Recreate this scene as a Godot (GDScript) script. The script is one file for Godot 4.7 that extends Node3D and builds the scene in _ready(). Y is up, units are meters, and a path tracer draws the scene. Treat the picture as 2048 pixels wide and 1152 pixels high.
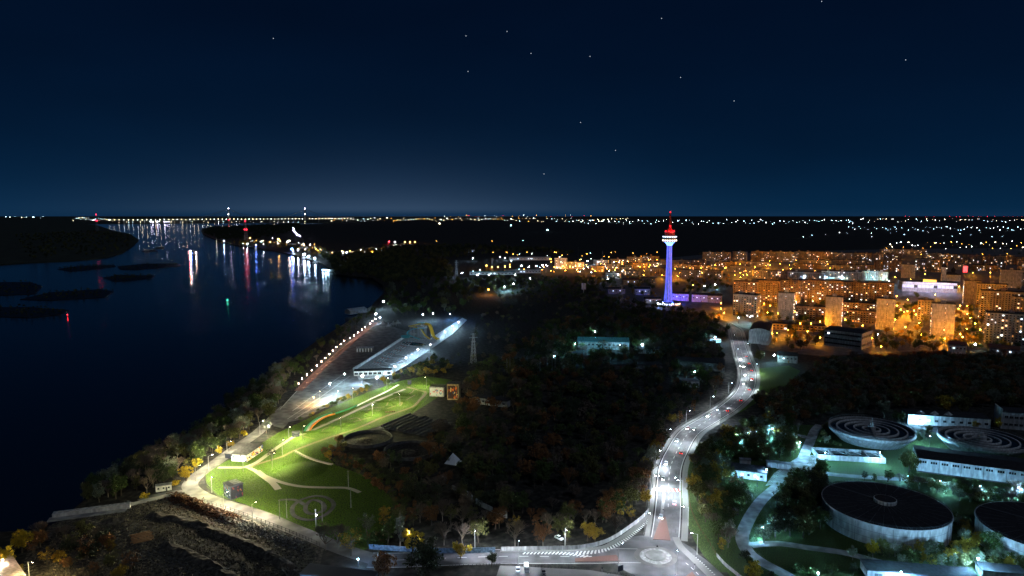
extends Node3D
# A river town at night, seen from a drone 150 m above the bank. Units are metres, y is up, the view looks along -z.

var M := {}
var T := {}
var G := {}
var taken := {}
var keep_clear: Array = []      # [polygon] where no tree grows
var bare: Array = []            # [polygon] where no grass grows
var rng := RandomNumberGenerator.new()


func _ready() -> void:
	rng.seed = 20231
	view_and_light()
	materials()
	land_and_water()
	roads()
	far_shore()
	town()
	television_tower()
	river_traffic()
	promenade()
	park()
	building_site()
	works()
	wasteland()
	street_life()
	vegetation()


# ---------------------------------------------------------------- camera, sky, light

func view_and_light() -> void:
	var cam := Camera3D.new()
	cam.name = "camera"
	cam.position = Vector3(0, 150, 0)
	cam.rotation_degrees.x = -6.354
	cam.fov = 45.74
	cam.near = 0.5
	cam.far = 120000.0
	add_child(cam)
	cam.current = true

	# night air: deep blue overhead, a pale glow of town lights low over the horizon
	var haze := FastNoiseLite.new()
	haze.seed = 8
	haze.frequency = 1.1
	haze.fractal_octaves = 4
	var sky_image := Image.create(1024, 512, false, Image.FORMAT_RGBF)
	for j in 512:
		var up := (0.5 - (j + 0.5) / 512.0) * 180.0
		var e := maxf(up, 0.0)
		var base := Vector3(0.0005, 0.0028, 0.0115)
		base += Vector3(0.0002, 0.0092, 0.0290) * exp(-e / 10.0)
		base += Vector3(0.0016, 0.0100, 0.0200) * exp(-e / 3.2)
		for i in 1024:
			var az := wrapf((i + 0.5) / 1024.0 * 360.0, -180.0, 180.0)
			var town_glow := exp(-pow((az + 11.0) / 16.0, 2.0)) * exp(-e / 2.0)
			var a := deg_to_rad(az)
			var uneven := 1.0 + 0.16 * haze.get_noise_3d(sin(a) * 2.0, up * 0.12, cos(a) * 2.0)
			var c := base * uneven + Vector3(0.032, 0.046, 0.066) * town_glow
			sky_image.set_pixel(i, j, Color(c.x, c.y, c.z))
	var panorama := PanoramaSkyMaterial.new()
	panorama.panorama = ImageTexture.create_from_image(sky_image)
	var sky := Sky.new()
	sky.sky_material = panorama
	var env := Environment.new()
	env.background_mode = Environment.BG_SKY
	env.sky = sky
	env.tonemap_mode = Environment.TONE_MAPPER_LINEAR
	env.tonemap_exposure = 1.0
	env.sdfgi_enabled = true
	env.ssao_enabled = true
	env.ssil_enabled = true
	var world := WorldEnvironment.new()
	world.name = "world"
	world.environment = env
	add_child(world)

	var moon := DirectionalLight3D.new()
	moon.name = "moonlight"
	moon.rotation_degrees = Vector3(-48, 35, 0)
	moon.light_color = Color(0.80, 0.88, 1.0)
	moon.light_energy = 0.13
	moon.light_angular_distance = 0.6
	moon.shadow_enabled = true
	moon.sky_mode = DirectionalLight3D.SKY_MODE_LIGHT_ONLY
	add_child(moon)


# ---------------------------------------------------------------- shapes

class Shape:
	var v := PackedVector3Array()
	var c := PackedColorArray()
	var col := Color(1, 1, 1)
	var tinted := false

	func tri(a: Vector3, b: Vector3, d: Vector3) -> void:
		v.append(a); v.append(b); v.append(d)
		if tinted:
			c.append(col); c.append(col); c.append(col)

	func quad(a: Vector3, b: Vector3, d: Vector3, e: Vector3) -> void:
		tri(a, b, d)
		tri(a, d, e)

	func box(at: Vector3, size: Vector3, turn := Basis(), grow := 1.0) -> Shape:
		var h := size / 2.0
		var p: Array[Vector3] = []
		for y in [-1.0, 1.0]:
			var k := 1.0 if y < 0 else grow
			for q in [Vector2(-1, -1), Vector2(1, -1), Vector2(1, 1), Vector2(-1, 1)]:
				p.append(at + turn * Vector3(q.x * h.x * k, y * h.y, q.y * h.z * k))
		quad(p[4], p[5], p[6], p[7]); quad(p[3], p[2], p[1], p[0])
		for i in 4:
			var j := (i + 1) % 4
			quad(p[i], p[j], p[j + 4], p[i + 4])
		return self

	func bar(a: Vector3, b: Vector3, w: float, h: float) -> Shape:
		var f := b - a
		var side := f.cross(Vector3.UP)
		side = Vector3.RIGHT if side.length() < 0.001 else side.normalized()
		var up := side.cross(f).normalized()
		return box((a + b) / 2.0, Vector3(w, h, f.length()), Basis(side, up, -f.normalized()))

	func tube(a: Vector3, b: Vector3, r0: float, r1: float, n := 6) -> Shape:
		var f := (b - a).normalized()
		var s := f.cross(Vector3.UP if absf(f.y) < 0.95 else Vector3.RIGHT).normalized()
		var u := s.cross(f)
		for i in n:
			var p := s * cos(TAU * i / n) + u * sin(TAU * i / n)
			var q := s * cos(TAU * (i + 1) / n) + u * sin(TAU * (i + 1) / n)
			quad(a + p * r0, a + q * r0, b + q * r1, b + p * r1)
			tri(b, b + p * r1, b + q * r1)
		return self

	func lathe(profile: Array, n: int, at := Vector3.ZERO) -> Shape:
		for k in profile.size() - 1:
			var a: Vector2 = profile[k]
			var b: Vector2 = profile[k + 1]
			for i in n:
				var p := Vector3(cos(TAU * i / n), 0, sin(TAU * i / n))
				var q := Vector3(cos(TAU * (i + 1) / n), 0, sin(TAU * (i + 1) / n))
				quad(at + p * a.x + Vector3.UP * a.y, at + q * a.x + Vector3.UP * a.y, at + q * b.x + Vector3.UP * b.y, at + p * b.x + Vector3.UP * b.y)
		return self

	func ball(at: Vector3, r: float, n := 8) -> Shape:
		var profile := []
		for k in n / 2 + 1:
			var a := PI * k / (n / 2) - PI / 2
			profile.append(Vector2(maxf(cos(a) * r, 0.001), sin(a) * r))
		return lathe(profile, n, at)

	func poly(p: PackedVector2Array, y: float) -> Shape:
		var t := Geometry2D.triangulate_polygon(p)
		for i in range(0, t.size(), 3):
			tri(Vector3(p[t[i]].x, y, p[t[i]].y), Vector3(p[t[i + 1]].x, y, p[t[i + 1]].y), Vector3(p[t[i + 2]].x, y, p[t[i + 2]].y))
		return self

	func rim(p: PackedVector2Array, y0: float, y1: float, out := 0.0, closed := true) -> Shape:
		var q := p
		if out != 0.0:
			q = Geometry2D.offset_polygon(p, out, Geometry2D.JOIN_MITER)[0]
			if q.size() != p.size():
				q = p
		for i in p.size() if closed else p.size() - 1:
			var j := (i + 1) % p.size()
			quad(Vector3(p[i].x, y1, p[i].y), Vector3(p[j].x, y1, p[j].y), Vector3(q[j].x, y0, q[j].y), Vector3(q[i].x, y0, q[i].y))
		return self

	func prism(p: PackedVector2Array, y0: float, y1: float) -> Shape:
		poly(p, y1)
		return rim(p, y0, y1)

	func ribbon(p: PackedVector2Array, w: float, y: float, skirt := 0.0) -> Shape:
		var l := PackedVector2Array()
		var r := PackedVector2Array()
		for i in p.size():
			var d := (p[mini(i + 1, p.size() - 1)] - p[maxi(i - 1, 0)]).normalized()
			l.append(p[i] + Vector2(d.y, -d.x) * w / 2.0)
			r.append(p[i] - Vector2(d.y, -d.x) * w / 2.0)
		for i in p.size() - 1:
			quad(Vector3(l[i].x, y, l[i].y), Vector3(l[i + 1].x, y, l[i + 1].y), Vector3(r[i + 1].x, y, r[i + 1].y), Vector3(r[i].x, y, r[i].y))
			if skirt > 0.0:
				for s in [l, r]:
					quad(Vector3(s[i].x, y, s[i].y), Vector3(s[i + 1].x, y, s[i + 1].y), Vector3(s[i + 1].x, y - skirt, s[i + 1].y), Vector3(s[i].x, y - skirt, s[i].y))
		return self

	func quad_roof(l: float, d: float, y: float, top: float) -> Shape:
		# a low ridged roof over a box
		var A := Vector3(-l / 2, y, d / 2)
		var B := Vector3(l / 2, y, d / 2)
		var C := Vector3(l / 2, y, -d / 2)
		var D := Vector3(-l / 2, y, -d / 2)
		var R := Vector3(-l / 2, top, 0)
		var S := Vector3(l / 2, top, 0)
		quad(A, B, S, R); quad(C, D, R, S); tri(A, R, D); tri(B, C, S); quad(D, C, B, A)
		return self

	func mesh() -> ArrayMesh:
		var a := []
		a.resize(Mesh.ARRAY_MAX)
		a[Mesh.ARRAY_VERTEX] = v
		if tinted:
			a[Mesh.ARRAY_COLOR] = c
		var m := ArrayMesh.new()
		m.add_surface_from_arrays(Mesh.PRIMITIVE_TRIANGLES, a)
		return m


func pts(a: Array) -> PackedVector2Array:
	var p := PackedVector2Array()
	for i in range(0, a.size(), 2):
		p.append(Vector2(a[i], a[i + 1]))
	return p


func smooth(p: PackedVector2Array, step := 4.0) -> PackedVector2Array:
	var c := Curve2D.new()
	for i in p.size():
		var t := (p[mini(i + 1, p.size() - 1)] - p[maxi(i - 1, 0)]) / 6.0
		c.add_point(p[i], -t, t)
	c.bake_interval = step
	return c.get_baked_points()


func shifted(p: PackedVector2Array, by: float) -> PackedVector2Array:
	var o := PackedVector2Array()
	for i in p.size():
		var d := (p[mini(i + 1, p.size() - 1)] - p[maxi(i - 1, 0)]).normalized()
		o.append(p[i] + Vector2(d.y, -d.x) * by)
	return o


func circle(at: Vector2, r: float, n := 40) -> PackedVector2Array:
	var p := PackedVector2Array()
	for i in n:
		p.append(at + Vector2(cos(TAU * i / n), sin(TAU * i / n)) * r)
	return p


func band(p: PackedVector2Array, w: float) -> PackedVector2Array:
	var o := shifted(p, w / 2.0)
	var b := shifted(p, -w / 2.0)
	b.reverse()
	o.append_array(b)
	return o


# ---------------------------------------------------------------- nodes

func numbered(called: String) -> String:
	var n: int = taken.get(called, 0)
	taken[called] = n + 1
	return called if n == 0 else "%s_%03d" % [called, n]


func tag(o: Node, label: String, category: String, group := "", kind := "") -> Node:
	if label: o.set_meta("label", label)
	if category: o.set_meta("category", category)
	if group: o.set_meta("group", group)
	if kind: o.set_meta("kind", kind)
	return o


func thing(called: String, label: String, category: String, at := Vector3.ZERO, turn := 0.0, group := "") -> Node3D:
	var o := Node3D.new()
	o.name = numbered(called)
	add_child(o)
	o.position = at
	o.rotation.y = turn
	tag(o, label, category, group)
	return o


func part(called: String, mesh: Mesh, material: Material, parent: Node, at := Vector3.ZERO, kind := "") -> MeshInstance3D:
	var o := MeshInstance3D.new()
	o.name = called
	o.mesh = mesh
	o.material_override = material
	o.position = at
	parent.add_child(o, true)
	if kind: o.set_meta("kind", kind)
	return o


func whole(called: String, mesh: Mesh, material: Material, label: String, category: String, at := Vector3.ZERO, turn := 0.0, group := "") -> MeshInstance3D:
	var o := part(numbered(called), mesh, material, self, at)
	o.rotation.y = turn
	tag(o, label, category, group)
	return o


func structure(called: String, mesh: Mesh, material: Material) -> MeshInstance3D:
	return part(numbered(called), mesh, material, self, Vector3.ZERO, "structure")


func shine(parent: Node, at: Vector3, color: Color, energy: float, down := false, size := 0.25) -> Light3D:
	var l: Light3D
	if down:
		var s := SpotLight3D.new()
		s.spot_angle = 80.0
		s.spot_angle_attenuation = 0.6
		s.spot_range = 300.0
		s.spot_attenuation = 2.0
		s.rotation.x = -PI / 2
		l = s
	else:
		var o := OmniLight3D.new()
		o.omni_range = 400.0
		o.omni_attenuation = 2.0
		l = o
	l.name = "lamp_light"
	l.light_color = color
	l.light_energy = energy * BRIGHT
	l.light_size = size
	l.shadow_enabled = true
	l.position = at
	parent.add_child(l, true)
	return l


# ---------------------------------------------------------------- materials

func grain(key: String, seed_: int, freq: float, low: float, octaves := 4, size := 512, gain := 0.5) -> void:
	var n := FastNoiseLite.new()
	n.seed = seed_
	n.noise_type = FastNoiseLite.TYPE_SIMPLEX_SMOOTH
	n.frequency = freq
	n.fractal_octaves = octaves
	n.fractal_gain = gain
	var im := n.get_seamless_image(size, size)
	im.convert(Image.FORMAT_L8)
	var data := im.get_data()
	for i in data.size():
		var x := clampf((data[i] / 255.0 - 0.5) * 1.5 + 0.5, 0, 1)
		data[i] = int(255.0 * (low + (1.0 - low) * x))
	T[key] = ImageTexture.create_from_image(Image.create_from_data(size, size, false, Image.FORMAT_L8, data))


func mat(key: String, c: Color, rough := 0.9, tex := "", metres := 4.0, bump := 0.0, extra := {}) -> StandardMaterial3D:
	var m := StandardMaterial3D.new()
	m.resource_name = key
	m.albedo_color = c.linear_to_srgb()
	m.roughness = rough
	m.metallic_specular = 0.35
	if tex:
		m.albedo_texture = T[tex]
		m.uv1_triplanar = true
		m.uv1_world_triplanar = true
		m.uv1_scale = Vector3.ONE / metres
	if bump > 0.0:
		m.heightmap_enabled = true
		m.heightmap_texture = T[tex]
		m.heightmap_scale = bump
	for k in extra:
		m.set(k, extra[k])
	M[key] = m
	return m


func glow(key: String, c: Color, energy: float) -> StandardMaterial3D:
	var m := StandardMaterial3D.new()
	m.resource_name = key
	m.albedo_color = Color(0.2, 0.2, 0.2)
	m.emission_enabled = true
	m.emission = c.linear_to_srgb()
	m.emission_energy_multiplier = energy
	M[key] = m
	return m


func materials() -> void:
	grain("fine", 3, 0.045, 0.78, 5, 512, 0.6)
	grain("patchy", 7, 0.012, 0.70, 3, 512, 0.45)
	grain("rough", 11, 0.03, 0.42, 5, 512, 0.65)
	grain("streak", 23, 0.015, 0.70, 3, 512, 0.5)
	grain("clod", 15, 0.015, 0.35, 4, 512, 0.5)
	grain("wave", 19, 0.03, 0.0, 3, 512, 0.5)

	mat("soil", Color(0.034, 0.031, 0.024), 0.97, "clod", 38.0, 0.0)
	mat("field", Color(0.030, 0.036, 0.022), 0.97, "patchy", 400.0)
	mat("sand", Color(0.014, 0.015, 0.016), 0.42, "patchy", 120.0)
	mat("grass", Color(0.075, 0.145, 0.005), 0.95, "rough", 17.0, 0.0)
	mat("verge", Color(0.060, 0.105, 0.020), 0.95, "rough", 9.0, 0.0)
	mat("asphalt", Color(0.100, 0.100, 0.104), 0.78, "patchy", 58.0, 0.0)
	mat("tyre_mark", Color(0.070, 0.070, 0.073), 0.6, "patchy", 13.0)
	mat("worn_asphalt", Color(0.160, 0.155, 0.145), 0.88, "patchy", 60.0, 0.0)
	mat("pavement", Color(0.200, 0.195, 0.185), 0.88, "fine", 7.0, 0.0)
	mat("concrete", Color(0.300, 0.295, 0.280), 0.88, "patchy", 46.0, 0.0)
	mat("pale_concrete", Color(0.420, 0.415, 0.400), 0.86, "patchy", 18.0, 0.0)
	mat("dark_concrete", Color(0.100, 0.098, 0.094), 0.9, "patchy", 16.0, 0.0)
	mat("path", Color(0.360, 0.330, 0.270), 0.92, "fine", 8.0, 0.0)
	mat("trail", Color(0.290, 0.240, 0.130), 0.95, "rough", 6.0, 0.0)
	mat("dirt", Color(0.115, 0.100, 0.076), 0.95, "clod", 18.0, 0.0)
	mat("dark_dirt", Color(0.055, 0.048, 0.040), 0.95, "clod", 14.0, 0.0)
	mat("red_paving", Color(0.150, 0.075, 0.058), 0.9, "fine", 5.0, 0.0)
	mat("paint", Color(0.620, 0.620, 0.600), 0.7, "fine", 3.0)
	mat("red_paint", Color(0.420, 0.060, 0.040), 0.7, "fine", 3.0)
	mat("white_wall", Color(0.640, 0.640, 0.630), 0.85, "patchy", 22.0)
	mat("tank_wall", Color(0.430, 0.385, 0.365), 0.85, "patchy", 30.0)
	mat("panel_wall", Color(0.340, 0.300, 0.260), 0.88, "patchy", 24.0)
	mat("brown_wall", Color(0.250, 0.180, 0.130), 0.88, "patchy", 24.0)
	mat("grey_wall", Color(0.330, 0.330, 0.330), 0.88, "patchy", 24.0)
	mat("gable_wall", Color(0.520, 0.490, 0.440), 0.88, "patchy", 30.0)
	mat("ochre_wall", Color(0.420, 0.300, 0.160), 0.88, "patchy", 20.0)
	mat("roof_felt", Color(0.030, 0.030, 0.034), 0.92, "patchy", 15.0)
	mat("metal_roof", Color(0.240, 0.250, 0.260), 0.45, "patchy", 20.0)
	mat("teal_roof", Color(0.100, 0.270, 0.290), 0.6, "patchy", 16.0)
	mat("tile_roof", Color(0.150, 0.055, 0.035), 0.85, "fine", 5.0)
	mat("pink_roof", Color(0.480, 0.380, 0.340), 0.5, "patchy", 12.0)
	mat("blue_panel", Color(0.340, 0.480, 0.620), 0.6, "patchy", 9.0)
	mat("steel", Color(0.330, 0.335, 0.340), 0.45, "fine", 2.0, 0.0, {"metallic": 0.4})
	mat("dark_steel", Color(0.060, 0.062, 0.066), 0.5)
	mat("navy", Color(0.030, 0.036, 0.055), 0.6)
	mat("glass", Color(0.020, 0.024, 0.028), 0.12)
	mat("rust", Color(0.160, 0.070, 0.030), 0.9, "rough", 4.0)
	mat("wood", Color(0.420, 0.230, 0.105), 0.85, "rough", 3.0)
	mat("bark", Color(0.075, 0.060, 0.045), 0.95)
	mat("pale_bark", Color(0.190, 0.165, 0.135), 0.95)
	mat("yellow_plastic", Color(0.620, 0.400, 0.030), 0.35)
	mat("teal_plastic", Color(0.050, 0.260, 0.300), 0.35)
	mat("orange_fabric", Color(0.700, 0.240, 0.030), 0.6)
	mat("green_fabric", Color(0.040, 0.300, 0.110), 0.6)
	mat("white_fabric", Color(0.700, 0.700, 0.680), 0.7)
	mat("red_plastic", Color(0.500, 0.040, 0.030), 0.5)
	mat("tyre", Color(0.020, 0.020, 0.020), 0.9)
	mat("water", Color(0.004, 0.010, 0.018), 0.07, "wave", 30.0, 3.4, {"albedo_texture": null, "metallic_specular": 0.5})
	mat("still_water", Color(0.006, 0.016, 0.016), 0.06)

	for k in ["tank_wall", "white_wall", "gable_wall", "panel_wall", "brown_wall", "grey_wall", "pale_concrete"]:
		M[k].albedo_texture = T.streak
		M[k].uv1_scale = Vector3(1.0 / 17.0, 1.0 / 60.0, 1.0 / 17.0)      # rain stains run down the walls
	var hues := {"green": Color(0.060, 0.090, 0.022), "olive": Color(0.105, 0.105, 0.032), "dark": Color(0.040, 0.052, 0.026), "yellow": Color(0.420, 0.300, 0.012), "gold": Color(0.300, 0.190, 0.018), "rust_leaf": Color(0.190, 0.085, 0.030), "silver": Color(0.150, 0.170, 0.120), "twig": Color(0.140, 0.105, 0.078), "meadow": Color(0.100, 0.185, 0.007), "verge_blade": Color(0.075, 0.120, 0.024), "dry_blade": Color(0.150, 0.130, 0.070)}
	for k in hues:
		mat(k, hues[k], 0.75, "", 1.0, 0.0, {"vertex_color_use_as_albedo": true, "backlight_enabled": true, "backlight": Color(0.35, 0.35, 0.35)})

	glow("warm_lamp", Color(1.0, 0.74, 0.50), 60.0)
	glow("pink_lamp", Color(1.0, 0.70, 0.55), 45.0)
	glow("white_lamp", Color(0.85, 0.92, 1.0), 70.0)
	glow("cool_lamp", Color(0.50, 0.78, 1.0), 60.0)
	glow("sodium_lamp", Color(1.0, 0.42, 0.05), 60.0)
	glow("red_lamp", Color(1.0, 0.02, 0.03), 30.0)
	glow("blue_lamp", Color(0.08, 0.18, 1.0), 40.0)
	glow("green_lamp", Color(0.05, 0.9, 0.5), 30.0)
	glow("window_warm", Color(1.0, 0.70, 0.40), 3.4)
	glow("window_cool", Color(0.66, 0.80, 1.0), 3.4)
	glow("window_orange", Color(1.0, 0.45, 0.12), 1.4)
	glow("window_dim", Color(1.0, 0.60, 0.30), 0.7)
	glow("window_bright", Color(0.90, 0.94, 1.0), 7.0)
	glow("head_light", Color(0.92, 0.96, 1.0), 90.0)
	glow("tail_light", Color(1.0, 0.03, 0.02), 14.0)


const BRIGHT := 5.5
const SODIUM := Color(1.0, 0.61, 0.14)
const WARM := Color(1.0, 0.88, 0.76)
const WHITE := Color(0.92, 0.97, 1.0)
const COOL := Color(0.70, 0.88, 1.0)
const GRASSY := Color(1.0, 0.98, 0.72)


# ---------------------------------------------------------------- land, river, roads

func land_and_water() -> void:
	var water := Shape.new()
	water.poly(pts([-42000, 900, 42000, 900, 42000, -26000, -42000, -26000]), -3.0)
	structure("river_water", water.mesh(), M.water)

	var shore := pts([-286.7, -289.9, -246.2, -307.2, -228.8, -309.2, -221.6, -314.4, -223.2, -334, -227, -375.9, -221.5, -428.1, -219.7, -491.4, -224.2, -582.4, -226.1, -667.4, -228.7, -780.6, -226.4, -943, -226.4, -1085.9, -240, -1270.8, -266.7, -1403.1, -319, -1553.7, -382, -1602.7, -428.4, -1655, -468.4, -1770.3, -555.4, -1995.8, -719, -2312.4, -886.5, -2607.2, -1042, -2822.9, -1266.9, -3124, -1660.2, -3822, -2119.8, -4694.4, -2607.7, -5741.3, -2940.6, -6670, -2870.5, -7805.5, -2466.2, -8804.1])
	G.shore = shore
	var land := PackedVector2Array([Vector2(-330, 420)])
	land.append_array(shore)
	land.append_array(pts([-2600, -14000, -2500, -23500, 42000, -23500, 42000, 420]))
	structure("ground", Shape.new().poly(land, 0.0).rim(land, -4.0, 0.0).mesh(), M.soil)

	var far := pts([-42000, -9000, -8000, -9000, -4700, -8700, -3900, -9300, -2500, -9300, -2300, -9900, -2300, -23500, -42000, -23500])
	structure("far_bank", Shape.new().poly(far, -0.6).rim(far, -4.0, -0.6).mesh(), M.field)
	var left := pts([-13199.3, -9405.5, -6972.8, -10347.7, -5034.9, -8274.9, -3829.8, -6461.1, -3259.2, -5585.7, -2613.8, -4694.4, -2010.6, -3684.9, -1684.6, -3031.7, -1451.5, -2542.4, -1356.7, -2286.5, -1374.1, -2142.6, -1454.9, -2056.2, -1528.3, -1850.8, -2135.2, -1507.5])
	structure("river_bank", Shape.new().poly(left, -0.4).rim(left, -4.0, -0.4).mesh(), M.field)
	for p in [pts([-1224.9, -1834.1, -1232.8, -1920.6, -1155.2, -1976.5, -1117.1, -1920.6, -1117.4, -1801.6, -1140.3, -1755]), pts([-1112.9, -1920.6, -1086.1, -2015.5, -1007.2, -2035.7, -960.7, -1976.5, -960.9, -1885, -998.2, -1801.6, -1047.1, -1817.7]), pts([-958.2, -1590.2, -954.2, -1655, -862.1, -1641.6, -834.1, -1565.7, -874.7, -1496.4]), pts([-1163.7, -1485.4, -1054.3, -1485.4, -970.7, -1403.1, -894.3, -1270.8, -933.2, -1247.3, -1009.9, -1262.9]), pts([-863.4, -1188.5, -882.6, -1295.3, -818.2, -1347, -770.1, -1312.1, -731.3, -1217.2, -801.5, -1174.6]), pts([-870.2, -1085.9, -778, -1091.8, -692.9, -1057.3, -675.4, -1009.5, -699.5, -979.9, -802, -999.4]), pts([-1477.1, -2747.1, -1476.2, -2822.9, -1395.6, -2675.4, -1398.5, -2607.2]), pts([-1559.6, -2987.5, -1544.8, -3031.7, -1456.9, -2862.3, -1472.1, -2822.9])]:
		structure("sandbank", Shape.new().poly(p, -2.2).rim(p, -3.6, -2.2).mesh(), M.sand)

	# the town's paved ground and the open fields beyond it
	var town_ground := pts([173.1, -1507.5, 418.2, -2142.6, 711.5, -2451, 1342.5, -2710.8, 1811.1, -2822.9, 2638.1, -2822.9, 807.1, -734.3, 558.1, -695.6, 495.4, -734.3, 393.9, -718.4, 322.8, -703, 271.2, -734.3, 304.4, -861.6, 297.8, -921.3, 282.3, -1014.6, 233.3, -1030.2, 170.7, -1068.6])
	structure("town_ground", Shape.new().poly(town_ground, 0.02).mesh(), M.asphalt)
	G.town = town_ground


func add_road(called: String, p: PackedVector2Array, w: float, y: float, m: String, clear := true) -> PackedVector2Array:
	var s := smooth(p)
	structure(called, Shape.new().ribbon(s, w, y).mesh(), M[m])
	if clear:
		keep_clear.append(band(s, w + 5.0))
	bare.append(band(s, w + 0.4))
	return s


func dashes(p: PackedVector2Array, w: float, on: float, off: float, y: float, sh: Shape) -> void:
	var c := Curve2D.new()
	for q in p:
		c.add_point(q)
	var d := 0.0
	while d + on < c.get_baked_length():
		sh.ribbon(PackedVector2Array([c.sample_baked(d), c.sample_baked(d + on)]), w, y)
		d += on + off


func ladder(p: PackedVector2Array, w: float, thick: float, gap: float, y: float, sh: Shape, slant := 0.0) -> void:
	# bars laid across a line, as on a crossing or a hatched verge
	var c := Curve2D.new()
	for q in p:
		c.add_point(q)
	var d := 0.0
	while d < c.get_baked_length() - 0.5:
		var a := c.sample_baked(d)
		var f := (c.sample_baked(minf(d + 0.5, c.get_baked_length())) - a).normalized()
		var s := Vector2(f.y, -f.x) * w / 2.0 + f * slant
		sh.ribbon(PackedVector2Array([a - s, a + s]), thick, y)
		d += gap


func roads() -> void:
	var main := add_road("road", pts([70.6, -300.3, 76, -319.8, 82, -343.2, 86.5, -362.9, 93.6, -389, 103.2, -414.3, 121.2, -453.3, 145.4, -485.2, 167.1, -513.4, 192.5, -554.3, 210.8, -596.6, 224, -635.1, 236.6, -683.6, 251.7, -739.8, 270.6, -809.1, 286.4, -869.1, 288.2, -921.3]), 13.0, 0.07, "asphalt")
	G.main = main
	var west := add_road("road", pts([58.4, -284.6, 47.5, -285, 34.2, -284.2, 16.6, -284.2, -5.3, -284.2, -27, -282.8, -48.6, -281.1, -61.6, -281.1]), 13.0, 0.062, "asphalt")
	G.west = west
	var east := add_road("road", pts([67.2, -289.9, 75, -284.6, 79.5, -273.6, 83, -257.5, 86.2, -237.3]), 13.5, 0.066, "asphalt")
	add_road("road", pts([59.9, -281.1, 56.5, -268.8, 51.7, -250.4]), 10.0, 0.058, "asphalt")
	var hub := Vector2(Vector3(62.9, 0, -284.2).x, Vector3(62.9, 0, -284.2).z)
	structure("roundabout", Shape.new().poly(circle(hub, 19.5), 0.08).mesh(), M.asphalt)
	keep_clear.append(circle(hub, 22.0))
	structure("pavement", Shape.new().poly(circle(hub, 9.3), 0.16).rim(circle(hub, 9.3), 0.0, 0.16).mesh(), M.worn_asphalt)
	structure("pavement", Shape.new().poly(circle(hub, 6.9), 0.26).rim(circle(hub, 6.9), 0.0, 0.26).mesh(), M.pale_concrete)
	var mound := Shape.new().lathe([Vector2(4.6, 0.25), Vector2(4.5, 0.75), Vector2(4.1, 0.8), Vector2(3.4, 0.75), Vector2(0.0, 1.2)], 32, Vector3(hub.x, 0, hub.y))
	whole("roundabout_planter", mound.mesh(), M.concrete, "round pale stone planter in the middle of the roundabout", "planter")

	for isle in [pts([74.2, -324.2, 76, -323.1, 72.8, -298.8, 65, -299.8]), pts([27.4, -282.4, 45.8, -285.5, 46.9, -280.3, 27.2, -279.4]), pts([72.1, -268, 75.5, -271.2, 76.7, -264.9, 71.4, -261.9])]:
		structure("traffic_island", Shape.new().poly(isle, 0.2).rim(isle, 0.0, 0.2).mesh(), M.red_paving)

	# kerbed footways on both sides of the main road
	structure("pavement", Shape.new().ribbon(shifted(main, -8.6), 3.0, 0.2, 0.2).mesh(), M.pavement)
	structure("pavement", Shape.new().ribbon(shifted(main, 8.2), 2.2, 0.2, 0.2).mesh(), M.pavement)
	structure("pavement", Shape.new().ribbon(smooth(pts([76, -301.7, 75.9, -293.6, 78.1, -284.6, 82.3, -268.8, 85.9, -253.9])), 3.2, 0.21, 0.21).mesh(), M.pavement)
	structure("pavement", Shape.new().ribbon(smooth(pts([67.7, -325.4, 62.9, -317.1, 55, -306.2, 46.9, -297.4, 38.3, -291.3, 16.9, -289.5, -5.3, -289])), 2.6, 0.2, 0.2).mesh(), M.pavement)
	keep_clear.append(band(shifted(main, -8.6), 4.0))

	var lines := Shape.new()
	for s in [-6.1, 6.1]:
		lines.ribbon(shifted(main, s), 0.28, 0.095)
		lines.ribbon(shifted(west, s), 0.28, 0.09)
	dashes(main.slice(12), 0.3, 4.0, 5.0, 0.095, lines)
	dashes(west.slice(8), 0.3, 4.0, 5.0, 0.09, lines)
	dashes(shifted(east, -3.0).slice(6), 0.3, 2.0, 2.0, 0.09, lines)
	ladder(smooth(pts([67.1, -322, 62.4, -314.4, 54.5, -303.2, 46.4, -294.1, 38, -288.6, 27.9, -287.2])), 3.2, 0.8, 1.7, 0.1, lines, 0.8)
	ladder(smooth(pts([38.2, -281.6, 23.4, -286.8, 3.5, -287.2])), 2.4, 0.7, 1.6, 0.1, lines, 0.7)
	ladder(smooth(pts([74.5, -325.4, 78, -338.2, 81.8, -352.8])), 1.5, 0.5, 1.3, 0.1, lines, 0.4)
	ladder(smooth(pts([76.6, -290.8, 80.4, -280.3, 83.8, -268])), 2.0, 0.6, 1.6, 0.1, lines, 0.6)
	structure("road_marking", lines.mesh(), M.paint)
	var patches := Shape.new()
	for i in 22:
		var at := along(main, rng.randf_range(20, 430), rng.randf_range(-4.5, 4.5))
		var c := Vector2(at[0].x, at[0].z)
		var dir := Vector2(sin(at[1]), cos(at[1])) * rng.randf_range(1.5, 6.0)
		patches.ribbon(PackedVector2Array([c - dir, c + dir]), rng.randf_range(0.8, 2.4), 0.082)
	structure("road_patch", patches.mesh(), M.dark_concrete)
	var worn := Shape.new()
	for s in [-4.0, -2.3, 2.3, 4.0]:
		dashes(shifted(main, s + 0.1 * s), 0.5, 17.0, 4.0 + absf(s), 0.078, worn)
	structure("tyre_mark", worn.mesh(), M.tyre_mark)
	var zebra := Shape.new()
	var red := Shape.new()
	var a := Vector2(Vector3(77.6, 0, -357.5).x, Vector3(77.6, 0, -357.5).z)
	var b := Vector2(Vector3(91, 0, -355.4).x, Vector3(91, 0, -355.4).z)
	for i in 12:
		var q := a.lerp(b, (i + 0.5) / 12.0)
		(zebra if i % 2 == 0 else red).ribbon(PackedVector2Array([q + Vector2(0.1, -2.4), q + Vector2(0, 2.4)]), 0.62, 0.1)
	structure("road_marking", zebra.mesh(), M.paint)
	structure("road_marking", red.mesh(), M.red_paint)

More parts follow.
